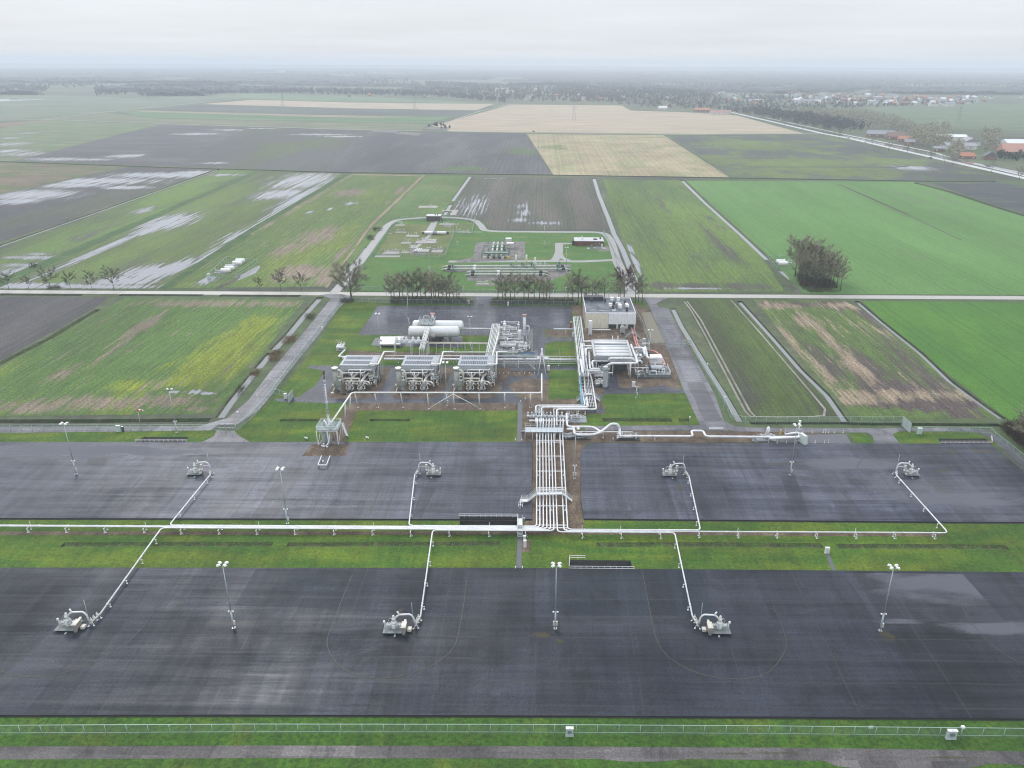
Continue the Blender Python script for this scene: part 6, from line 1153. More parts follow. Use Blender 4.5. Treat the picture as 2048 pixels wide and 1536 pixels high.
# ---- fences and gates
MESH = bpy.data.materials.new('chain_link'); MESH.use_nodes = True
def mesh_mat():
    t = MESH.node_tree; b = t.nodes['Principled BSDF']; o = t.nodes['Material Output']; tr = N(t, 'ShaderNodeBsdfTransparent'); mx = N(t, 'ShaderNodeMixShader'); mx.inputs[0].default_value = .2
    b.inputs['Base Color'].default_value = (.22, .30, .28, 1); b.inputs['Roughness'].default_value = .5; t.links.new(tr.outputs[0], mx.inputs[1]); t.links.new(b.outputs[0], mx.inputs[2]); t.links.new(mx.outputs[0], o.inputs[0])
mesh_mat(); FP = plain('fence_steel', (.36, .50, .46), .45, .1, var=.15)
def fence(chain, label, h=2.1, step=3.1, z=0, rail=.06, r=.045):
    pts = [Q(x, y, z) for x, y in chain]; t = thing('fence', pts[0], label, 'fence')
    m = MB(); [m.beam(a+EZ*h, b+EZ*h, rail) for a, b in zip(pts, pts[1:])]; [m.beam(a+EZ*.55, b+EZ*.55, rail*.5) for a, b in zip(pts, pts[1:])]; m.build('top_rail', FP, t, True)
    m = MB(); [m.add([a+EZ*.05, b+EZ*.05, b+EZ*h, a+EZ*h], [(0, 1, 2, 3)]) for a, b in zip(pts, pts[1:])]; m.build('chain_link_panel', MESH, t, True)
    L = sum((b-a).length for a, b in zip(pts, pts[1:])); st = max(step, L/92)
    for a, b in zip(pts, pts[1:]):
        n = max(1, int((b-a).length/st+.5))
        for i in range(n+ (b is pts[-1])): p = a+(b-a)*i/n; m = MB(); m.tube([p, p+EZ*(h+.02)], r, 6); m.build('post', FP, t, True)
    return t
fence([(-500, 1480), (0, 1471), (512, 1468.5), (1024, 1469), (1536, 1472), (2048, 1477), (2500, 1484)], 'long chain link fence with pale green posts along the front lane', 2.15, 3.3, rail=.065, r=.05)
fence([(683, 604), (820, 608), (948, 609)], 'chain link fence left of the back gate under the trees'); fence([(980, 609.5), (1080, 611), (1150, 612)], 'chain link fence right of the back gate under the trees')
fence([(680, 606), (672, 622), (640, 662), (590, 728), (546, 788)], 'chain link fence along the left service road of the plant', 2.2, 2.6, r=.06)
fence([(546, 788), (575, 797)], 'short chain link fence by the opened left plant gate'); fence([(-400, 868), (0, 863), (240, 862.5), (430, 862)], 'chain link fence along the upper left pad'); fence([(473, 863), (500, 842), (546, 790)], 'chain link fence between left gate and plant gate', 2.2)
fence([(1381, 688), (1396, 722), (1424, 768), (1450, 812), (1463, 842), (1490, 847), (1700, 847), (1806, 847)], 'chain link fence along the right field ditch', 2.2)
fence([(1828, 866), (1980, 868), (1988, 878), (2025, 906), (2100, 975)], 'chain link fence at the far right pad corner'); fence([(1255, 600), (1268, 622), (1286, 655), (1297, 690)], 'chain link fence right of the plant building'); fence([(1297, 690), (1332, 692)], 'low braced fence panel left of the inner gate')
fence([(745, 512), (890, 516), (908, 472), (906, 463.5)], 'fence round the far valve compound, near side'); fence([(745, 512), (785, 452), (805, 440), (950, 441)], 'fence round the far valve compound, far side'); fence([(950, 441), (944, 469), (906, 465)], 'fence at the right end of the far valve compound')
fence([(744, 512), (700, 566), (695, 580), (860, 586), (1100, 589), (1250, 588), (1240, 545), (1232, 527)], 'fence along the tree row side of the far lawn'); fence([(1232, 516), (1222, 492), (1206, 465)], 'fence right of the brick hut')
def gate(a, b, h, label, z=0, n=1):
    a, b = Q(*a, z), Q(*b, z); t = thing('gate', a, label, 'gate'); m = MB(); [m.beam(p, q, .1) for p, q in ((a, a+EZ*h), (b, b+EZ*h), (a+EZ*h, b+EZ*h), (a+EZ*.1, b+EZ*.1), (a+EZ*h/2, b+EZ*h/2), ((a+b)/2, (a+b)/2+EZ*h))]; m.build('gate_frame', GALV, t, True); m = MB(); m.add([a+EZ*.1, b+EZ*.1, b+EZ*h, a+EZ*h], [(0, 1, 2, 3)]); m.build('mesh_panel', plain('gate_mesh', (.42, .50, .50), .5), t, True) if n == 1 else m.build('mesh_panel', MESH, t, True)
gate((577, 807), (587, 794), 2.6, 'opened solid looking gate leaf at the left plant entrance'); gate((432, 862), (451, 863), 2.5, 'left leaf of the closed gate to the upper left pad', n=2); gate((452, 863), (471, 863), 2.5, 'right leaf of the closed gate to the upper left pad', n=2)
gate((1803, 851), (1820, 866), 3.0, 'opened gate leaf at the right corner of the field fence'); gate((1332, 694), (1362, 694), 2.4, 'sliding inner gate across the right road', n=2); gate((1362, 694), (1380, 690), 2.2, 'gate counter rail at the right road verge', n=2); gate((957, 608), (966, 608), 2.2, 'left leaf of the back gate', n=2); gate((1240, 525), (1228, 512), 2.4, 'gate leaf at the far lane junction', n=2)
cabinet(1838, 868, 1.3, 1.8, 'pale green box at the fence by the right corner lawn', plain('pale_green_box', (.50, .62, .58), .5)); cabinet(238, 863, 1.2, 1.8, 'pale green box at the left fence behind the pad', MATS['pale_green_box']); cabinet(246.5, 863, .5, 1.5, 'small dark keypad post right of the left green box', DK)
cabinet(937.5, 608, .9, 1.7, 'pale board cabinet left of the back gate'); 
# ================================================================ FAR COMPOUND
def place(name, x, y, label, cat, z=0, group=None): return thing(name, Q(x, y, z), label, cat, group)
t = place('brick_hut', 1178, 492, 'flat roofed red brick hut at the right of the far compound', 'building'); BRK = ground_mat('red_brick', (.24, .095, .075), (.17, .08, .065), size=3, t=(.4, .6), fine=(.3, .3))
m = MB(); m.box((0, 5, 1.4), (16.8, 9.8, 2.8)); m.build('wall', BRK, t); m = MB(); m.box((0, 5, 2.9), (17.4, 10.4, .25)); rf = m.build('roof', plain('roof_pale', (.50, .50, .52), .5), t); m = MB(); m.box((-4, 3, 3.9), (.8, .8, 2.0)); m.build('chimney', W_, rf); m = MB(); m.box((3.8, 4, 3.3), (2.2, 1.6, .6)); m.box((7, 6, 3.4), (1, 1, .8)); m.build('roof_vent', DK, rf)
m = MB(); m.box((-9.0, 4, 1.3), (1.6, 4, 2.6)); m.build('porch', DK, t)
for x in (4, 6): m = MB(); m.box((x, .07, 1.5), (1.0, .08, 1.2)); m.build('door', GRN, t)
skid(1193, 499, 11, 4, 2.6, 71, 'green valves and white drum in front of the brick hut', nv=7, m0=CONC, mats=(GRN, W_, GREY, GRN)); 
t = place('dark_hut', 867, 442, 'dark weathered hut with pale flat roof at the top of the far lane', 'building'); m = MB(); m.box((0, 3.5, 1.6), (9.5, 7, 3.2)); m.build('wall', plain('dark_timber', (.10, .085, .085), .8, var=.5), t); m = MB(); m.box((0, 3.5, 3.3), (10, 7.5, .2)); m.build('roof', plain('roof_pale', (.5, .5, .52), .5), t); m = MB(); m.box((1, 3, 3.7), (.6, .6, .8)); m.box((2.6, 3, 3.7), (.6, .6, .8)); m.build('roof_vent', DK, t)
for i, (x, y, w_, h_, lb) in enumerate(((1017, 486, 3.4, 2.4, 'pale container behind the green heat exchanger bank'), (1020, 497, 4.0, 2.8, 'cream container right of the green heat exchanger bank'))): t = place('container', x, y, lb, 'container'); m = MB(); m.box((0, 1.5, h_/2+.1), (w_, 3, h_)); m.build('body', W2, t); m = MB(); m.box((0, 1.5, h_+.16), (w_+.1, 3.1, .1)); m.build('roof', WHT, t)
t = place('exchanger_bank', 992, 517, 'dark green steel frame with three sloping pale pipes in the far compound', 'heat exchanger')
for k in range(3):
    p0, p1 = Q(983+k*9.5, 512, 1.6), Q(988+k*8.5, 485, 4.6); m = MB(); m.tube([p0, p1], .62, 10); m.build('shell', PGN, t, True); m = MB(); [m.tube([p0+(p1-p0)*f-EV*.2, p0+(p1-p0)*f+EV*.2], .85, 10) for f in (.3, .55, .8)]; m.build('flange_ring', GRN, t, True)
    m = MB(); blob_valve(m, (p1.x, p1.y+3, .2), .9, 6.2); m.build('valve', GRN, t, True)
m = MB(); [m.beam((x, y, 0), (x, y, 3.0), .3) for x in (-8, -3, 2, 7) for y in (.3, 5, 13, 20)]; [m.beam((-8, y, 3), (7, y, 3), .25) for y in (.3, 5, 13, 20)]; m.box((0, 2, 2.6), (13, 3.5, .8)); m.build('frame', GRN, t)
for k in range(5): m = MB(); m.box((-6+k*3.2, -.3, .6), (1.6, 1.2, 1.2)); m.build('pump', (W2, YEL, GREY)[k % 3] if k != 1 else W2, t)
rr = random.Random(3)
for k in range(8): m = MB(); blob_valve(m, (rr.uniform(-9, 9), rr.uniform(0, 22), .1), rr.uniform(.4, .8), rr.uniform(2, 4.2)); m.build('valve', GRN, t)
for i, (x0, x1, y, dip) in enumerate(((890, 1137, 532.5, 2), (889, 1139, 538, 2), (937, 1094, 543.5, 2), (936, 1093, 549, 2))):
    pl = pipe('header_pipe', [(x0-5, y+2.5, -.2), (x0+3, y, 1.3), (x1-3, y, 1.3), (x1+2, y+2, -.2)], .55, ['rearmost of four long pale green header pipes in the far compound', 'second of four long pale green header pipes from the rear', 'third of four long header pipes, shorter one', 'front one of four long header pipes in the far compound'][i], PGN, fr=1.5)
    o = pl.location
    for k, x in enumerate((x0+9, x0+60, x1-12)): m = MB(); p = Q(x, y, 1.3); m.tube([(p.x-.8, p.y, 1.3), (p.x+.8, p.y, 1.3)], .75, 10); m.build('flange', (DK, WHT, DK)[k], pl, True); m = MB(); m.beam((p.x+2, p.y, 0), (p.x+2, p.y, .9), .4); m.build('support', GREY, pl, True)
for i, (x, y) in enumerate(((1032, 537), (1053, 537), (1070, 543))): t = place('vent_pipe', x, y, ('left', 'middle', 'right')[i]+' of three tall pale green vent pipes in the far compound', 'vent pipe', group='tall pale green vent pipes'); m = MB(); m.tube([(0, 0, .8), (0, 0, 7.3)], .5, 10); m.build('shaft', plain('vent_pale', (.55, .60, .45), .5), t); m = MB(); m.tube([(0, 0, 0), (0, 0, 1)], .8, 10); m.build('base', GRN, t)
for i, (x, y) in enumerate(((906, 543), (1022, 540), (1044, 539), (1063, 539), (1115, 543), (1118, 538))): t = place('valve_group', x, y, 'dark green upright valve on the header pipes, %s from the left' % ('first', 'second', 'third', 'fourth', 'fifth', 'sixth')[i], 'valve'); m = MB(); blob_valve(m, (0, 0, .2), .9, 4.4); blob_valve(m, (1.2, .4, .2), .6, 3.0); m.build('valve', GRN, t); m = MB(); m.box((.5, 0, .4), (3, 1.6, .5)); m.build('base', GREY, t)
t = place('white_cylinder', 871, 469.5, 'long white horizontal cylinder with dark ends on the far lawn', 'vessel'); m = MB(); m.capsule((-6.5, 0, 1.3), (6.5, 0, 1.3), .95, 14); m.build('shell', WHT, t); m = MB(); m.capsule((-8.3, 0, 1.2), (-6.2, 0, 1.25), .6, 10); m.capsule((6.2, 0, 1.25), (8.3, 0, 1.2), .6, 10); m.build('end', DK, t); m = MB(); m.tube([(-1.6, 0, 1.3), (.9, 0, 1.3)], 1.15, 12); m.build('saddle', GREY, t)
def vgroup(x, y, w_, d_, h_, seed, lb, nv=4, mats=(W_, GREY, GALV), pipes=3): return skid(x, y, w_, d_, h_, seed, lb, nv=nv, vessels=0, mats=mats, m0=CONC, pipes=pipes)
for i, (x, y, w_, d_, h_, lb) in enumerate(((781, 509, 9, 6, 2.6, 'white valve group at the front left of the far compound'), (809, 507, 4, 4, 2.4, 'small valve group on the lane of the far compound'), (873, 505, 6, 5, 3.4, 'grey valve stack at the front right of the far valve compound'), (850, 487, 12, 6, 3.6, 'large grey pipe cluster in the middle of the far valve compound'), (857, 482, 9, 5, 3.2, 'white dome valves behind the large grey cluster'),
        (824, 474, 8, 5, 3, 'valve group left of the diagonal lane'), (811, 488, 6, 4, 2.8, 'white tilted trap on the gravel of the far valve compound'), (799, 452, 6, 4, 3.2, 'thin white T shaped pipes at the rear left of the far compound'), (801, 466, 7, 3, 2.4, 'low white pipes left of the white cylinder'), (893, 450, 10, 4, 3, 'row of white upright valves at the rear of the far compound'), (928, 466, 9, 3, 2.8, 'small valves at the end of the far valve compound'), (781, 468, 2, 2, 2.4, 'single small valve by the left lane of the far compound'),
        (826, 497, 5, 8, 2.2, 'pale pipes beside the slab of the far valve compound'), (965, 570, 6, 3, 1.8, 'small cabinets on a gravel patch in front of the trees'), (855, 416, 14, 8, 2.4, 'grey fenced meter station beyond the far loop lane'))): vgroup(x, y, w_, d_, h_, 80+i, lb, nv=5)
t = place('concrete_slab', 840, 506, 'pale concrete slab with three parallel pipes in the far valve compound', 'slab'); m = MB(); m.box((1.5, 3.5, .4), (6.5, 7, .8)); m.build('slab_body', CONC, t); m = MB(); [m.tube([(-4+k*1.2, .5, .8), (-2.5+k*1.2, 8, .8)], .3, 8) for k in range(3)]; m.build('pipes', W_, t)
for i, (x, y, lb, xs) in enumerate((((460), 549, 'remote fenced well site with white domed tanks in the left field', 1), (1578, 531, 'remote white tanks beside the grove on the right', 1))):
    if i == 0:
        sheet('gravel_bed', [(428, 549), (462, 549), (474, 540), (440, 540)], Z5, M_gravG); sheet('gravel_bed', [(450, 537), (486, 534), (490, 526), (456, 528)], Z5, M_gravG)
        sheet('road', [(395, 566), (425, 549), (440, 534), (446, 535), (432, 552), (402, 567)], Z4, M_gravG)
        sheet('water', [(472, 555), (516, 531), (521, 533), (512, 546), (488, 556), (476, 561)], Z5, MATS['water']); sheet('field_track', [(426, 578), (472, 557), (480, 551), (480, 555), (472, 562), (434, 579)], Z5, M_soil)
    spots = ((452, 545, 0), (460, 540, 1), (475, 530, 2), (481, 525.5, 3)) if i == 0 else ((1561, 527, 4), (1566, 531, 5))
    for x_, y_, q in spots:
        t = place('domed_tank', x_, y_, ['white domed tank nearest the road in the remote well site', 'white domed tank second from the road in the remote well site', 'white domed tank third from the road in the remote well site', 'white domed tank farthest from the road in the remote well site', 'rear white domed tank beside the right grove', 'front white domed tank beside the right grove'][q], 'tank'); m = MB(); m.capsule((-2.0, 0, 1.1), (2.0, 0, 1.1), 1.2, 12); m.build('dome', WHT, t); m = MB(); m.box((0, 0, .25), (4.4, 2.8, .5)); m.build('plinth', CONC, t)
for i, (x, y, s_) in enumerate(((440, 547, 4.5), (459, 535, 5), (1574, 527, 4))): skid(x, y, s_*1.4, s_*.8, 2.4, 100+i, ['grey equipment frame left of the near domed tanks', 'grey equipment frame left of the far domed tanks', 'grey equipment right of the tanks by the grove'][i], nv=4, mats=(GALV, GREY, W_), pipes=6, vessels=1)
cabinet(418, 557, 1.5, 2.2, 'pale blue gate box at the corner of the remote well site', MATS['pale_green_box'], d=.8)
fence([(418, 557), (472, 556), (514, 527), (454, 521), (418, 555)], 'fence around the remote well site in the left field', 2.2, 6)
fence([(1534, 519), (1582, 519), (1582, 539), (1552, 541), (1534, 519)], 'fence around the remote tanks beside the grove', 2.2, 6)
sheet('water', [(1557, 543), (1588, 543), (1582, 551), (1586, 558), (1578, 560), (1568, 552)], Z5, MATS['water']); sheet('road', [(1578, 558), (1586, 557), (1602, 587), (1592, 587)], Z5, g_('track_dark2', (.09, .08, .075), (.13, .12, .11), size=3, fine=(.6, .3)))
# ================================================================ TREES
BARK = plain('bark', (.15, .13, .11), .9, var=.4, sc_=2); TWG = ground_mat('twigs', (.37, .34, .25), (.29, .28, .19), size=3, t=(.4, .6), fine=(.6, .3)); TWR = ground_mat('twigs_red', (.17, .085, .065), (.12, .075, .05), size=3, t=(.4, .6), fine=(.6, .3)); TWG2 = ground_mat('twigs_green', (.10, .12, .055), (.12, .10, .06), size=3, t=(.4, .6), fine=(.6, .3))
SCR = ground_mat('scrub', (.085, .050, .038), (.07, .068, .035), size=3, t=(.4, .6), fine=(.6, .4)); EVG = ground_mat('evergreen', (.025, .055, .030), (.04, .07, .03), size=3, t=(.4, .6), fine=(.6, .4))
def sliver(m, p, d, L, w_):
    d = d.normalized(); s = d.orthogonal().normalized(); s.rotate(Matrix.Rotation(rnd.uniform(0, 6.28), 3, d)); q = p+d*L
    m.add([p-s*w_/2, p+s*w_/2, q], [(0, 1, 2)])
def bare_tree(h, seed, spread=.38, dens=1.0, tw=None, trunk=.25, low=.36, name='bare_tree', upright=.5, fw=.075):
    r = random.Random(seed); t = thing(name, (0, 0, 0), None, 'tree'); tb, lb, cb = MB(), MB(), MB()
    tip = Vector((r.uniform(-.3, .3), r.uniform(-.3, .3), h*.72)); tb.tube([(0, 0, 0), tip*.45+Vector((r.uniform(-.15, .15), 0, 0)), tip], trunk, 7, r2=trunk*.3)
    nl = int(11*dens**.5)
    for i in range(nl):
        f = low+(1-low)*i/nl; p = tip*f; a = i*2.4+r.uniform(-.4, .4); ln = h*spread*(1.05-.5*abs(f-.5))*r.uniform(.75, 1.15)
        d = Vector((cos(a), sin(a), upright+.55*f+r.uniform(-.15, .15))).normalized(); m1 = p+d*ln*.5; e = m1+(d+Vector((0, 0, .12))).normalized()*ln*.55
        lb.tube([p, m1, e], trunk*.22*(1-.4*f), 5, caps=False, r2=.03)
        for k in range(5):
            g_f = .3+.7*k/4; s = p+(m1-p)*g_f*2 if g_f < .5 else m1+(e-m1)*(g_f-.5)*2
            d2 = (d+Vector((r.gauss(0, .6), r.gauss(0, .6), r.gauss(.25, .35)))).normalized(); l2 = ln*r.uniform(.3, .5); e2 = s+d2*l2
            lb.tube([s, e2], .032, 3, caps=False, r2=.012)
            for q in range(int(34*dens)):
                s3 = s+(e2-s)*r.uniform(.15, 1); d3 = (d2+Vector((r.gauss(0, .8), r.gauss(0, .8), r.gauss(.08, .55)))).normalized(); l3 = l2*r.uniform(.35, .75); sliver(cb, s3, d3, l3, fw); 
                for _ in range(2): sliver(cb, s3+d3*l3*r.uniform(.3, .8), (d3+Vector((r.gauss(0, .8), r.gauss(0, .8), r.gauss(.2, .5)))), l3*.55, fw*.7)
    tk = tb.build('trunk', BARK, t); lb.build('limbs', BARK, tk); cb.build('crown', tw or TWG, t); return t
T = [bare_tree(14.8, 1, .30), bare_tree(15.8, 2, .28, .8), bare_tree(13.8, 3, .31, .7), bare_tree(16.2, 4, .27, .8, TWG2), bare_tree(14.4, 5, .33, .6)]
big = bare_tree(16.5, 9, .46, 1.9, trunk=.45, low=.22, fw=.1); redt = bare_tree(16, 10, .36, 1.4, TWR); sml = [bare_tree(9.8, 11, .36, .7, TWG2, .11), bare_tree(8.8, 12, .34, .6, TWG2, .10), bare_tree(10.8, 13, .38, .8, TWG2, .13)]
used = set()
def plant(src, x, y, lb, s=1.0, rz=None, grp=None):
    s *= rnd.uniform(.94, 1.06); rz = rnd.uniform(0, 6.28) if rz is None else rz
    if src.name not in used: used.add(src.name); o = src; o.location = Q(x, y); o.rotation_euler = (0, 0, rz); o.scale = (s,)*3; o['label'] = lb
    else: o = dup(src, Q(x, y), lb, rz, s)
    if grp: o['group'] = grp
    return o
plant(big, 703, 601, 'broad bare brown tree at the crossing left of the tree row'); plant(redt, 1248, 598, 'reddish brown bare tree behind the building beside the lane')
GL = 'bare trees in the row left of the back gate'; GR = 'bare trees in the row right of the back gate'
for i, (x, y, s) in enumerate(((789, 606, .95), (800, 604, 1.08), (817, 603, 1.05), (826, 605, 1.1), (836, 604, 1.0), (851, 602, 1.0), (863, 603, 1.06), (878, 604, .95), (894, 604, .93), (907, 604, .88), (783, 603, .8), (868, 606, .9), (807, 607, .9), (843, 607, .95), (872, 602, .85), (886, 606, .8), (900, 607, .85), (914, 606, .75))): plant(T[i % 5], x, y, 'bare tree among the row standing in brown scrub left of the back gate', s, grp=GL)
for i, (x, y, s) in enumerate(((996, 604, .9), (1021, 604, 1.0), (1005, 606, .8), (1048, 606, 1.0), (1057, 606, .95), (1079, 606, .95), (1088, 606, .85), (1099, 607, .95), (1145, 606, .95), (1156, 606, 1.0), (1163, 605, .9), (1184, 603, .88), (1209, 602, .95), (1237, 601, .7), (1271, 606, .9), (1277, 603, .8), (1284, 606, .75), (1240, 604, .9), (1030, 607, .85), (1012, 603, .95), (1068, 604, .85), (1093, 604, .9), (1136, 604, .85), (1172, 606, .8), (1196, 604, .75))): plant(T[(i*3+1) % 5], x, y, 'bare tree among the row behind the plant right of the back gate', s, grp=GR)
for i, (x, y, s) in enumerate(((18, 578, .85), (58, 579, .8), (102, 580, 1.0), (142, 580, .9), (184, 580, 1.05), (228, 580, 1.0))): plant(sml[i % 3], x, y, 'small roadside tree beside the flooded field, %s from the left' % ('first', 'second', 'third', 'fourth', 'fifth', 'sixth')[i], s)
for i, (x, y, s) in enumerate(((520, 582, .85), (562, 582, .95), (603, 582, .95))): plant(sml[(i+1) % 3], x, y, 'small roadside tree left of the crossing, %s of three' % ('left', 'middle', 'right')[i], s)
for i, (x, y, s) in enumerate([(1590+k*4.6+(k%3)*3, 552+(k%5)*4.6+k*.55, 1.5-k*.030) for k in range(20)]+[(1600+k*6, 570+(k%2)*5, 1.2-k*.04) for k in range(10)]): plant(T[i % 5], x, y, 'bare brown tree in the dense grove beside the right field', s, grp='trees of the grove in the right field')
for i, (x, y, s) in enumerate(((2050, 900, 1.0), (2078, 905, 1.1), (2036, 880, .62), (2100, 930, 1.0), (2062, 870, .8), (2140, 960, 1.1))): plant(T[i % 5], x, y, ['large bare tree at the right picture edge by the bent lane', 'bare tree beyond the right edge of the field corner', 'small bare tree at the scrub corner right of the pad', 'bare tree farther right along the bent lane', 'bare tree behind the corner scrub', 'bare tree farthest along the bent lane'][i], s)
for i, (x, y) in enumerate(((1478, 232), (1500, 236), (1668, 276), (1679, 278), (1777, 302), (1814, 309), (1862, 320), (1888, 326), (1700, 270), (1905, 330), (2038, 361), (1830, 305), (1570, 250), (1605, 258), (1744, 290), (1530, 243), (1983, 345), (1640, 264))): plant(T[i % 5], x, y, 'bare roadside tree standing along the pale highway', .95, grp='bare trees along the highway')
def scrub(name, area, n, h, label, mat_, seed=1, fw=.09, kind='stuff', w_=1.2):
    r = random.Random(seed); pts = [Q(x, y) for x, y in area]; B = bbox([(p.x, p.y) for p in pts]); pl = [(p.x, p.y) for p in pts]; m = MB(); k = 0
    while k < n:
        p = Vector((r.uniform(B[0], B[2]), r.uniform(B[1], B[3]), 0))
        if not inpoly(p, pl): continue
        k += 1; hh = h*r.uniform(.4, 1.2)
        for _ in range(9): sliver(m, p+Vector((r.gauss(0, w_*.5), r.gauss(0, w_*.5), r.uniform(0, hh*.6))), Vector((r.gauss(0, .6), r.gauss(0, .6), 1)), hh*r.uniform(.4, .8), fw*r.uniform(.7, 1.6))
    o = m.build(name, mat_); tag(o, label, None, None, kind); return o
for i, (ar, n, h, mt) in enumerate((([(782, 598), (920, 600), (948, 606), (940, 609), (782, 608)], 800, 2.0, SCR), ([(984, 602), (1140, 603), (1160, 611), (980, 609)], 900, 2.0, SCR), ([(684, 598), (712, 600), (705, 606), (680, 606)], 120, 1.6, SCR),
        ([(1594, 550), (1650, 552), (1676, 577), (1640, 580), (1600, 574)], 900, 2.4, SCR), ([(2003, 856), (2048, 850), (2200, 960), (2090, 930), (2020, 875)], 2200, 3.0, SCR), ([(1603, 577), (1660, 580), (1680, 584), (1620, 585)], 200, 1.2, TWG2),
        ([(611, 630), (630, 628), (628, 640), (612, 640)], 60, 1.6, TWG2), ([(568, 676), (592, 672), (590, 686), (566, 690)], 80, 1.8, plain('dead_bracken', (.22, .13, .06), .9, var=.4)), ([(543, 706), (566, 704), (562, 722), (540, 724)], 90, 1.8, MATS['dead_bracken']), ([(505, 742), (520, 740), (516, 752), (504, 752)], 40, 1.5, MATS['dead_bracken']), ([(478, 776), (492, 774), (488, 786), (474, 788)], 40, 1.5, TWG2), ([(745, 458), (765, 456), (764, 464), (747, 466)], 50, 2, SCR), ([(733, 474), (750, 474), (748, 481), (734, 481)], 50, 2, SCR), ([(58, 530), (74, 530), (72, 536), (60, 536)], 40, 2, SCR), ([(94, 574), (122, 573), (120, 579), (96, 579)], 60, 1.6, SCR))): scrub('undergrowth', ar, n, h, 'low leafless undergrowth of brown twigs, patch %d' % (i+1), mt, i)
# ================================================================ VILLAGE, FARMS, WOODS
def woods(area, n, h, mt, seed, label, cl=34, cw=1.5):
    r = random.Random(seed); pts = [Q(x, y) for x, y in area]; pl = [(p.x, p.y) for p in pts]; B = bbox(pl); m = MB(); k = 0; tries = 0
    while k < n and tries < n*60:
        tries += 1; p = Vector((r.uniform(B[0], B[2]), r.uniform(B[1], B[3]), 0))
        if not inpoly(p, pl): continue
        k += 1; hh = h*r.uniform(.6, 1.1); R_ = hh*r.uniform(.28, .42); far = p.y/1500; c_ = int(cl*1.3/max(1, far**.6)); ww = cw*max(1, far**.75)
        m.add([p+Vector((-.25, 0, 0)), p+Vector((.25, 0, 0)), p+Vector((0, 0, hh*.7))], [(0, 1, 2)])
        for _ in range(c_):
            a = r.uniform(0, 6.28); q = r.random()**.5; zz = r.uniform(-1, 1); rr_ = R_*q*(1-zz*zz)**.5; c = p+Vector((cos(a)*rr_, sin(a)*rr_, hh*.62+zz*hh*.36)); s = ww*r.uniform(.5, 1.2)
            v = [c+Vector((r.uniform(-s, s), r.uniform(-s, s), r.uniform(-s, s))) for _ in range(3)]; m.add(v, [(0, 1, 2)])
    o = m.build('woods', mt); tag(o, label, None, None, 'stuff'); return o
from mathutils import noise as mn
def canopy(name, x0, x1, y0, y1, cx, cy, thr, mt, label, h=13, sc_=900, fld=3):
    nx, ny = int((x1-x0)/cx), int((y1-y0)/cy); m = MB(); vs = []; r = random.Random(4)
    for j in range(ny+1):
        for i in range(nx+1):
            x, y = x0+i*cx, y0+j*cy; v = mn.noise((x/sc_, y/(sc_*.8), fld))+.45*mn.noise((x/260, y/300, fld+5)); on = v > thr
            vs.append((x+r.uniform(-.4, .4)*cx, y+r.uniform(-.4, .4)*cy, h*r.uniform(.7, 1.15) if on else -3))
    m.add(vs, [(j*(nx+1)+i, j*(nx+1)+i+1, (j+1)*(nx+1)+i+1, (j+1)*(nx+1)+i) for j in range(ny) for i in range(nx) if max(vs[j*(nx+1)+i][2], vs[j*(nx+1)+i+1][2], vs[(j+1)*(nx+1)+i][2], vs[(j+1)*(nx+1)+i+1][2]) > 0])
    o = m.build(name, mt); tag(o, label, None, None, 'stuff')
WD = ground_mat('woods_brown', (.050, .054, .060), (.042, .052, .052), size=120, t=(.4, .6), fine=(8, .3)); WD2 = ground_mat('woods_dark', (.034, .043, .048), (.045, .050, .052), size=120, t=(.4, .6), fine=(8, .3))
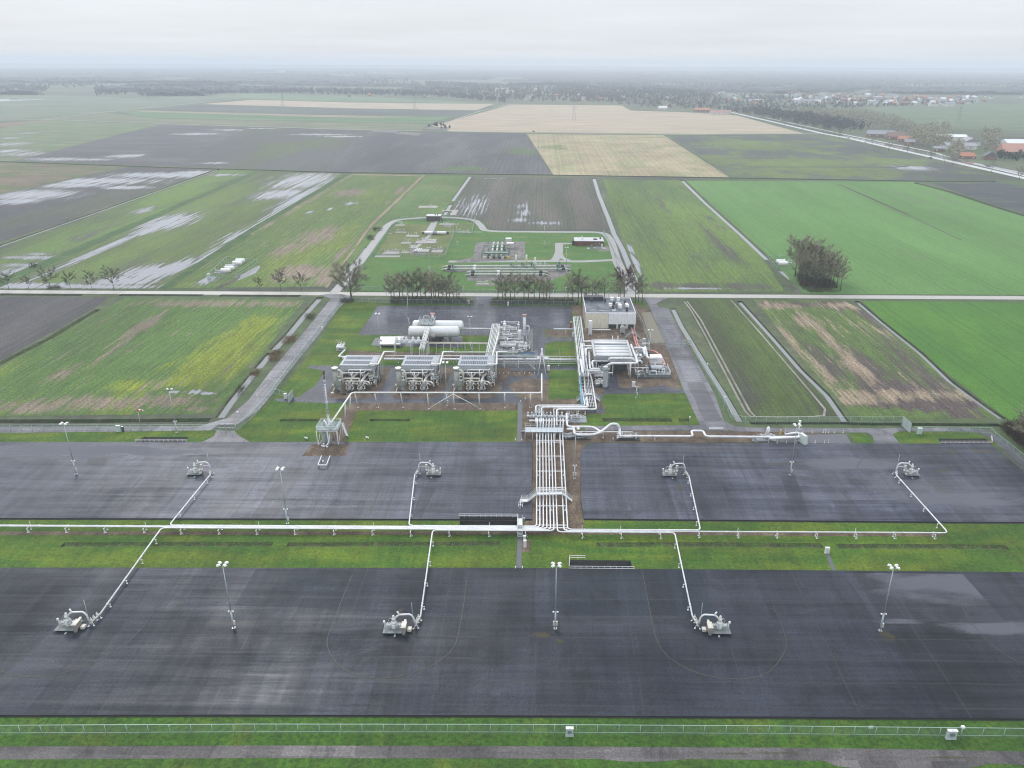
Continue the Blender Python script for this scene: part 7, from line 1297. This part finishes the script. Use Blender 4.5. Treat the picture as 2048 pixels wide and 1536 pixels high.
for i, (ar, n, h, mt, lb) in enumerate((([(-400, 172), (180, 176), (250, 160), (-400, 154)], 1500, 14, WD2, 'dark wood at the far left'), ([(0, 184), (95, 184), (100, 176), (-200, 174), (-200, 186)], 400, 13, WD2, 'dark wood edge at the left'), ([(186, 176), (250, 176), (255, 190), (190, 192)], 150, 12, WD2, 'small wood left of the farm'),
        ([(262, 176), (300, 172), (330, 165), (420, 165), (470, 175), (440, 192), (278, 194)], 900, 15, WD2, 'dense dark wood left of centre'), ([(440, 177), (690, 182), (690, 190), (440, 186)], 500, 14, WD, 'thin tree belt with farms'), ([(500, 150), (800, 156), (860, 176), (600, 170), (470, 165)], 700, 14, WD, 'hazy wood behind the belt'),
        ([(690, 182), (860, 186), (1010, 200), (1010, 206), (870, 194), (690, 190)], 600, 13, WD, 'tree belt left of the village'), ([(850, 165), (1100, 176), (1240, 190), (1240, 207), (1040, 203), (860, 186)], 1200, 13, WD, 'trees among the village'), ([(1110, 168), (1290, 172), (1420, 190), (1500, 218), (1400, 222), (1260, 214), (1120, 192)], 1500, 15, WD2, 'dense wood in the middle distance'),
        ([(1290, 172), (1700, 178), (2100, 186), (2400, 190), (2400, 165), (1300, 155)], 1500, 11, WD, 'hazy trees behind the village'), ([(1480, 190), (1730, 200), (1960, 206), (1800, 214), (1600, 222), (1500, 216)], 520, 8, WD, 'garden trees of the village'), ([(1490, 222), (1580, 232), (1680, 247), (1740, 262), (1660, 262), (1560, 243)], 500, 15, WD, 'wood beside the highway'),
        ([(1580, 222), (1700, 228), (1790, 240), (1840, 262), (1750, 262), (1640, 240)], 520, 13, TWG, 'bare wood behind the barns'), ([(1825, 262), (1895, 260), (1900, 292), (1860, 300), (1810, 285)], 240, 15, TWG, 'tall bare trees around the grey barn'), ([(1895, 300), (1920, 296), (1925, 318), (1900, 325)], 60, 12, TWG, 'bare trees left of the small red roofed house'), ([(1965, 268), (1995, 268), (1997, 308), (1968, 304)], 80, 13, TWG, 'bare trees left of the red roofed barn'), ([(1996, 308), (2400, 316), (2400, 326), (1998, 324)], 200, 8, EVG, 'dark evergreen hedge in front of the red roofed barn'),
        ([(-2000, 150), (500, 152), (2400, 158), (4000, 160), (4000, 140), (-2000, 137)], 4200, 15, WD2, 'far woods in the haze'), ([(-2400, 137), (4400, 141), (4400, 134), (-2400, 131)], 2600, 18, WD2, 'farthest woods at the horizon'), ([(865, 249), (905, 250), (900, 258), (845, 256)], 16, 3.5, WD, 'low shrubs on the far hardstand'), ([(1420, 217), (1560, 226), (1560, 234), (1480, 228)], 120, 9, WD, 'trees at the pink roofed farm'))): woods(ar, n, h, mt, 50+i, 'leafless '+lb)
canopy('woods', -5200, 5600, 3900, 12800, 34, 60, -.02, WD2, 'hazy woods reaching to the horizon'); canopy('woods', -3600, -300, 2550, 3900, 16, 22, .12, WD2, 'patchy hazy woods at the left', 12, 500, 7); canopy('woods', 200, 4200, 3000, 3900, 16, 22, .0, WD, 'patchy hazy woods at the right', 12, 420, 11)
WALLS = [plain('house_brick', (.22, .12, .09), .8), plain('house_render', (.62, .60, .57), .7), plain('house_tan', (.35, .28, .22), .8)]; ROOFS = [plain('tile_orange', (.42, .18, .11), .7), plain('tile_grey', (.24, .25, .28), .5), plain('tile_dark', (.08, .08, .09), .6), plain('tile_brown', (.20, .12, .10), .7), plain('sheet_white', (.66, .68, .70), .5)]
def house(w_, d_, h_, rh, wm, rm, name='house', hip=0, cat='house'):
    t = thing(name, (0, 0, 0), None, cat); m = MB(); m.box((0, 0, h_/2), (w_, d_, h_)); m.build('wall', wm, t)
    o = .4; x, y = w_/2+o, d_/2+o; m = MB()
    if rh > 0: m.add([(-x, -y, h_), (x, -y, h_), (x, y, h_), (-x, y, h_), (-x+hip, 0, h_+rh), (x-hip, 0, h_+rh)], [(0, 1, 5, 4), (2, 3, 4, 5), (1, 2, 5), (3, 0, 4), (3, 2, 1, 0)])
    else: m.box((0, 0, h_+.2), (w_+.5, d_+.5, .4))
    rf = m.build('roof', rm, t)
    if name == 'house': m = MB(); m.box((w_*.25, 0, h_+rh), (.8, .8, 1.6)); m.build('chimney', WALLS[0], rf)
    for k in range(max(2, int(w_/5))): m = MB(); m.box((-w_/2+w_*(k+.5)/max(2, int(w_/5)), -d_/2-.03, h_*.5), (1.4, .1, h_*.35)); m.build('window', WHT if k % 2 == 0 else DK, t)
    return t
HS = [house(10, 8, 4.5, 4, WALLS[0], ROOFS[0]), house(11, 8, 5, 4, WALLS[1], ROOFS[1]), house(9, 8, 5, 4.5, WALLS[1], ROOFS[2]), house(14, 8, 4.5, 3.6, WALLS[0], ROOFS[3]), house(24, 9, 5.5, 4, WALLS[1], ROOFS[1]), house(12, 9, 5, 4, WALLS[1], ROOFS[4])]
hl = ['village house with an orange tiled roof among the trees', 'pale village house with a grey roof among the trees', 'pale village house with a steep dark roof', 'brick village house with a brown roof', 'long pale terrace with a grey roof in the village', 'white roofed village house']
hu = set(); r = random.Random(77)
def put_house(x, y, k=None, rz=None, s=1.0, lb=None):
    k = r.choice((0, 1, 2, 0, 2, 3, 4, 3, 5)) if k is None else k; src = HS[k]; rz = r.choice((0, .2, 1.57, 1.4, -.3)) if rz is None else rz; g = 'houses of the distant village'
    if k not in hu: hu.add(k); o = src; o.location = Q(x, y); o.rotation_euler = (0, 0, rz); o.scale = (s,)*3
    else: o = dup(src, Q(x, y), None, rz, s)
    o['label'] = lb or hl[k]; o['group'] = g
for _ in range(170):                                  # the dense quarter right of centre
    x = r.uniform(1570, 1950); y0 = 197+(x-1570)/380*8; put_house(x, r.uniform(y0-9, y0+10 if x < 1900 else y0+4), s=r.uniform(.9, 1.35))
for _ in range(45): put_house(r.uniform(980, 1260), r.uniform(176, 203))
for _ in range(38): put_house(r.uniform(1330, 1600), r.uniform(178, 215))
for _ in range(24): put_house(r.uniform(1950, 2300), r.uniform(194, 204))
for _ in range(16): put_house(r.uniform(690, 980), r.uniform(182, 196))
def hall(x, y, w_, d_, h_, lb, m0=ROOFS[4], m1=None, rh=1.5, name='hall', cat='building', rz=0, hip=0): t = house(w_, d_, h_, rh, m1 or WALLS[1], m0, name, hip, cat); t.location = Q(x, y); t.rotation_euler = (0, 0, rz); t['label'] = lb; return t
hall(1003, 183, 45, 22, 12, 'large pale block rising from the village', rh=0); hall(1020, 187, 30, 15, 9, 'stepped pale block in front of the village block', rh=0); hall(520, 147, 110, 60, 10, 'long white hall in the far haze, left one', rh=0); hall(470, 147, 90, 50, 9, 'white industrial hall at the hazy left horizon', rh=0); hall(562, 146, 60, 50, 22, 'tall pale factory block on the hazy horizon', rh=0); hall(625, 147, 70, 50, 11, 'white hall right of the factory block', rh=0); hall(350, 151, 130, 60, 8, 'very long white glasshouse at the left haze', rh=0); hall(260, 165, 320, 50, 5, 'long pale glasshouse roof near the left wood', rh=0)
hall(1760, 274, 38, 16, 4.5, 'long barn with grey roof at the wood edge', ROOFS[1], WALLS[0], 5, 'barn', 'barn', -.25); hall(1790, 279, 24, 15, 4.5, 'brick barn with an orange patch roof', ROOFS[3], WALLS[0], 6, 'barn', 'barn', -.25); hall(1809, 284, 18, 10, 4, 'small orange roofed farmhouse by the barns', ROOFS[0], WALLS[0], 4, 'barn', 'barn', -.2); hall(1818, 290, 13, 9, 4, 'small dark roofed house by the highway trees', ROOFS[1], WALLS[0], 4, 'house', 'house', -.2)
hall(1876, 303, 13, 9, 4, 'brick cottage with white windows left of the grey shed', ROOFS[1], WALLS[0], 2.5, 'house', 'house', -.1); hall(1916, 298, 38, 20, 5, 'long low grey shed behind the cottage', ROOFS[1], WALLS[1], 3, 'barn', 'barn', -.05); hall(1932, 317, 18, 10, 3, 'low house with bright orange roof by the highway', ROOFS[0], WALLS[0], 4, 'house', 'house', -.1, 2); hall(1978, 319, 12, 13, 4, 'small gabled dark roofed house right of the orange roof', ROOFS[2], WALLS[0], 5, 'house', 'house', 1.3)
hall(2040, 310, 50, 18, 4.5, 'big barn with a long salmon roof at the right edge', plain('salmon_tile', (.50, .26, .21), .7), WALLS[0], 9, 'barn', 'barn', 0); hall(2050, 294, 60, 26, 5, 'white roofed greenhouse behind the salmon roofed barn', ROOFS[4], WALLS[1], 5, 'barn', 'barn', 0); hall(1900, 280, 40, 24, 5, 'white roofed shed behind the tall bare trees', ROOFS[4], WALLS[1], 3, 'barn', 'barn', -.1); hall(1938, 290, 26, 20, 5, 'grey shed with twin pale gables', ROOFS[1], WALLS[1], 5, 'barn', 'barn', 1.4)
hall(1440, 229, 44, 16, 4, 'long pink roofed farmhouse at the tan field corner', plain('pink_tile', (.34, .20, .19), .7), WALLS[1], 5, 'barn', 'barn', 0); hall(1403, 223, 34, 14, 4, 'orange roofed farm left of the pink one', ROOFS[0], WALLS[0], 4, 'barn', 'barn', 0); hall(1325, 219, 20, 12, 4, 'small white gabled house at the wood edge', ROOFS[4], WALLS[1], 4, 'house', 'house', .1); hall(1572, 240, 26, 10, 4, 'long white shed beside the highway trees', ROOFS[4], WALLS[1], 1, 'barn', 'barn', -.3); hall(1508, 203, 50, 20, 6, 'white flat hall in the village', rh=0); hall(360, 190, 30, 9, 3.5, 'long white farm buildings in front of the left wood', ROOFS[4], WALLS[1], 2, 'barn', 'barn'); hall(806, 188, 16, 10, 6, 'white farmhouse in the tree belt', ROOFS[4], WALLS[1], 3, 'house', 'house')
# cars on the highway
def car(x, y, lb, mt, rz):
    t = thing('parked_car' if False else 'car', Q(x, y, .05), lb, 'car', None, rz); m = MB(); m.box((0, 0, .65), (4.3, 1.8, .7), 0, .95); m.build('body', mt, t); m = MB(); m.box((-.2, 0, 1.25), (2.4, 1.6, .55), 0, .8); m.build('cabin', DK, t)
    for a in (-1.35, 1.35):
        for b in (-.85, .85): m = MB(); m.tube([(a, b-.1, .33), (a, b+.1, .33)], .33, 10); m.build('wheel', DK, t)
car(1730, 286, 'white car on the pale highway near the brick barns', WHT, -.35); car(1861, 317, 'dark car on the highway below the big bare trees', DK, -.35); car(1697, 277, 'grey car on the highway left of the white one', GREY, -.35); car(1067, 263.5, 'dark vehicle on the far field road', DK, 0)
# pylons and wind turbines
def pylon(x, y, h, lb):
    t = thing('pylon', Q(x, y), lb, 'pylon'); m = MB(); b = 3.2
    for i, j in ((-1, -1), (1, -1), (1, 1), (-1, 1)): m.beam((i*b, j*b, 0), (i*.5, j*.5, h), .35)
    for k in range(6):
        f = k/6; g = (k+1)/6; q, s = b*(1-f)+.5*f, b*(1-g)+.5*g
        m.beam((-q, -q, h*f), (s, -s, h*g), .2); m.beam((q, -q, h*f), (-s, -s, h*g), .2)
    m.build('lattice', GREY, t); m = MB(); [m.beam((-w_, 0, h*f), (w_, 0, h*f), .35) for f, w_ in ((.72, 7), (.84, 6), (.96, 4))]; m.build('crossarm', GREY, t)
pylon(1148, 240, 28, 'lattice pylon in the big tan field'); pylon(830, 218, 28, 'hazy lattice pylon in the far tan strip'); pylon(566, 213, 28, 'faint lattice pylon left in the tan strip'); pylon(1915, 252, 34, 'tall lattice pylon in the right far field')
def turbine(x, y, lb):
    t = thing('wind_turbine', Q(x, y), lb, 'wind turbine'); m = MB(); m.tube([(0, 0, 0), (0, 0, 78)], 2.0, 10, r2=1.2); m.build('tower', WHT, t); m = MB(); m.box((0, 0, 79), (3, 8, 3)); m.build('nacelle', WHT, t)
    for k in range(3): a = 1.2+k*2.094; m = MB(); m.beam((0, -4.5, 79), (cos(a)*26, -4.5, 79+sin(a)*26), 1.4, .5); m.build('blade', WHT, t)
turbine(201, 137, 'faint white wind turbine on the hazy left horizon, left of three'); turbine(274, 136.5, 'faint white wind turbine on the hazy left horizon, middle of three'); turbine(337, 136, 'faint white wind turbine on the hazy left horizon, right of three')
# ================================================================ AIR
hz = MB(); hz.box((0, 6500, 64), (16000, 13600, 130)); ho = hz.build('haze', plain('tmp', (1, 1, 1)))
hm = bpy.data.materials.new('haze'); hm.use_nodes = True; t_ = hm.node_tree; t_.nodes.clear()
o_ = N(t_, 'ShaderNodeOutputMaterial'); v_ = N(t_, 'ShaderNodeVolumePrincipled'); v_.inputs['Color'].default_value = (.83, .895, 1.0, 1); v_.inputs['Density'].default_value = 0.00019
v_.inputs['Anisotropy'].default_value = 0.0
t_.links.new(v_.outputs[0], o_.inputs['Volume']); ho.data.materials.clear(); ho.data.materials.append(hm); tag(ho, kind='stuff')
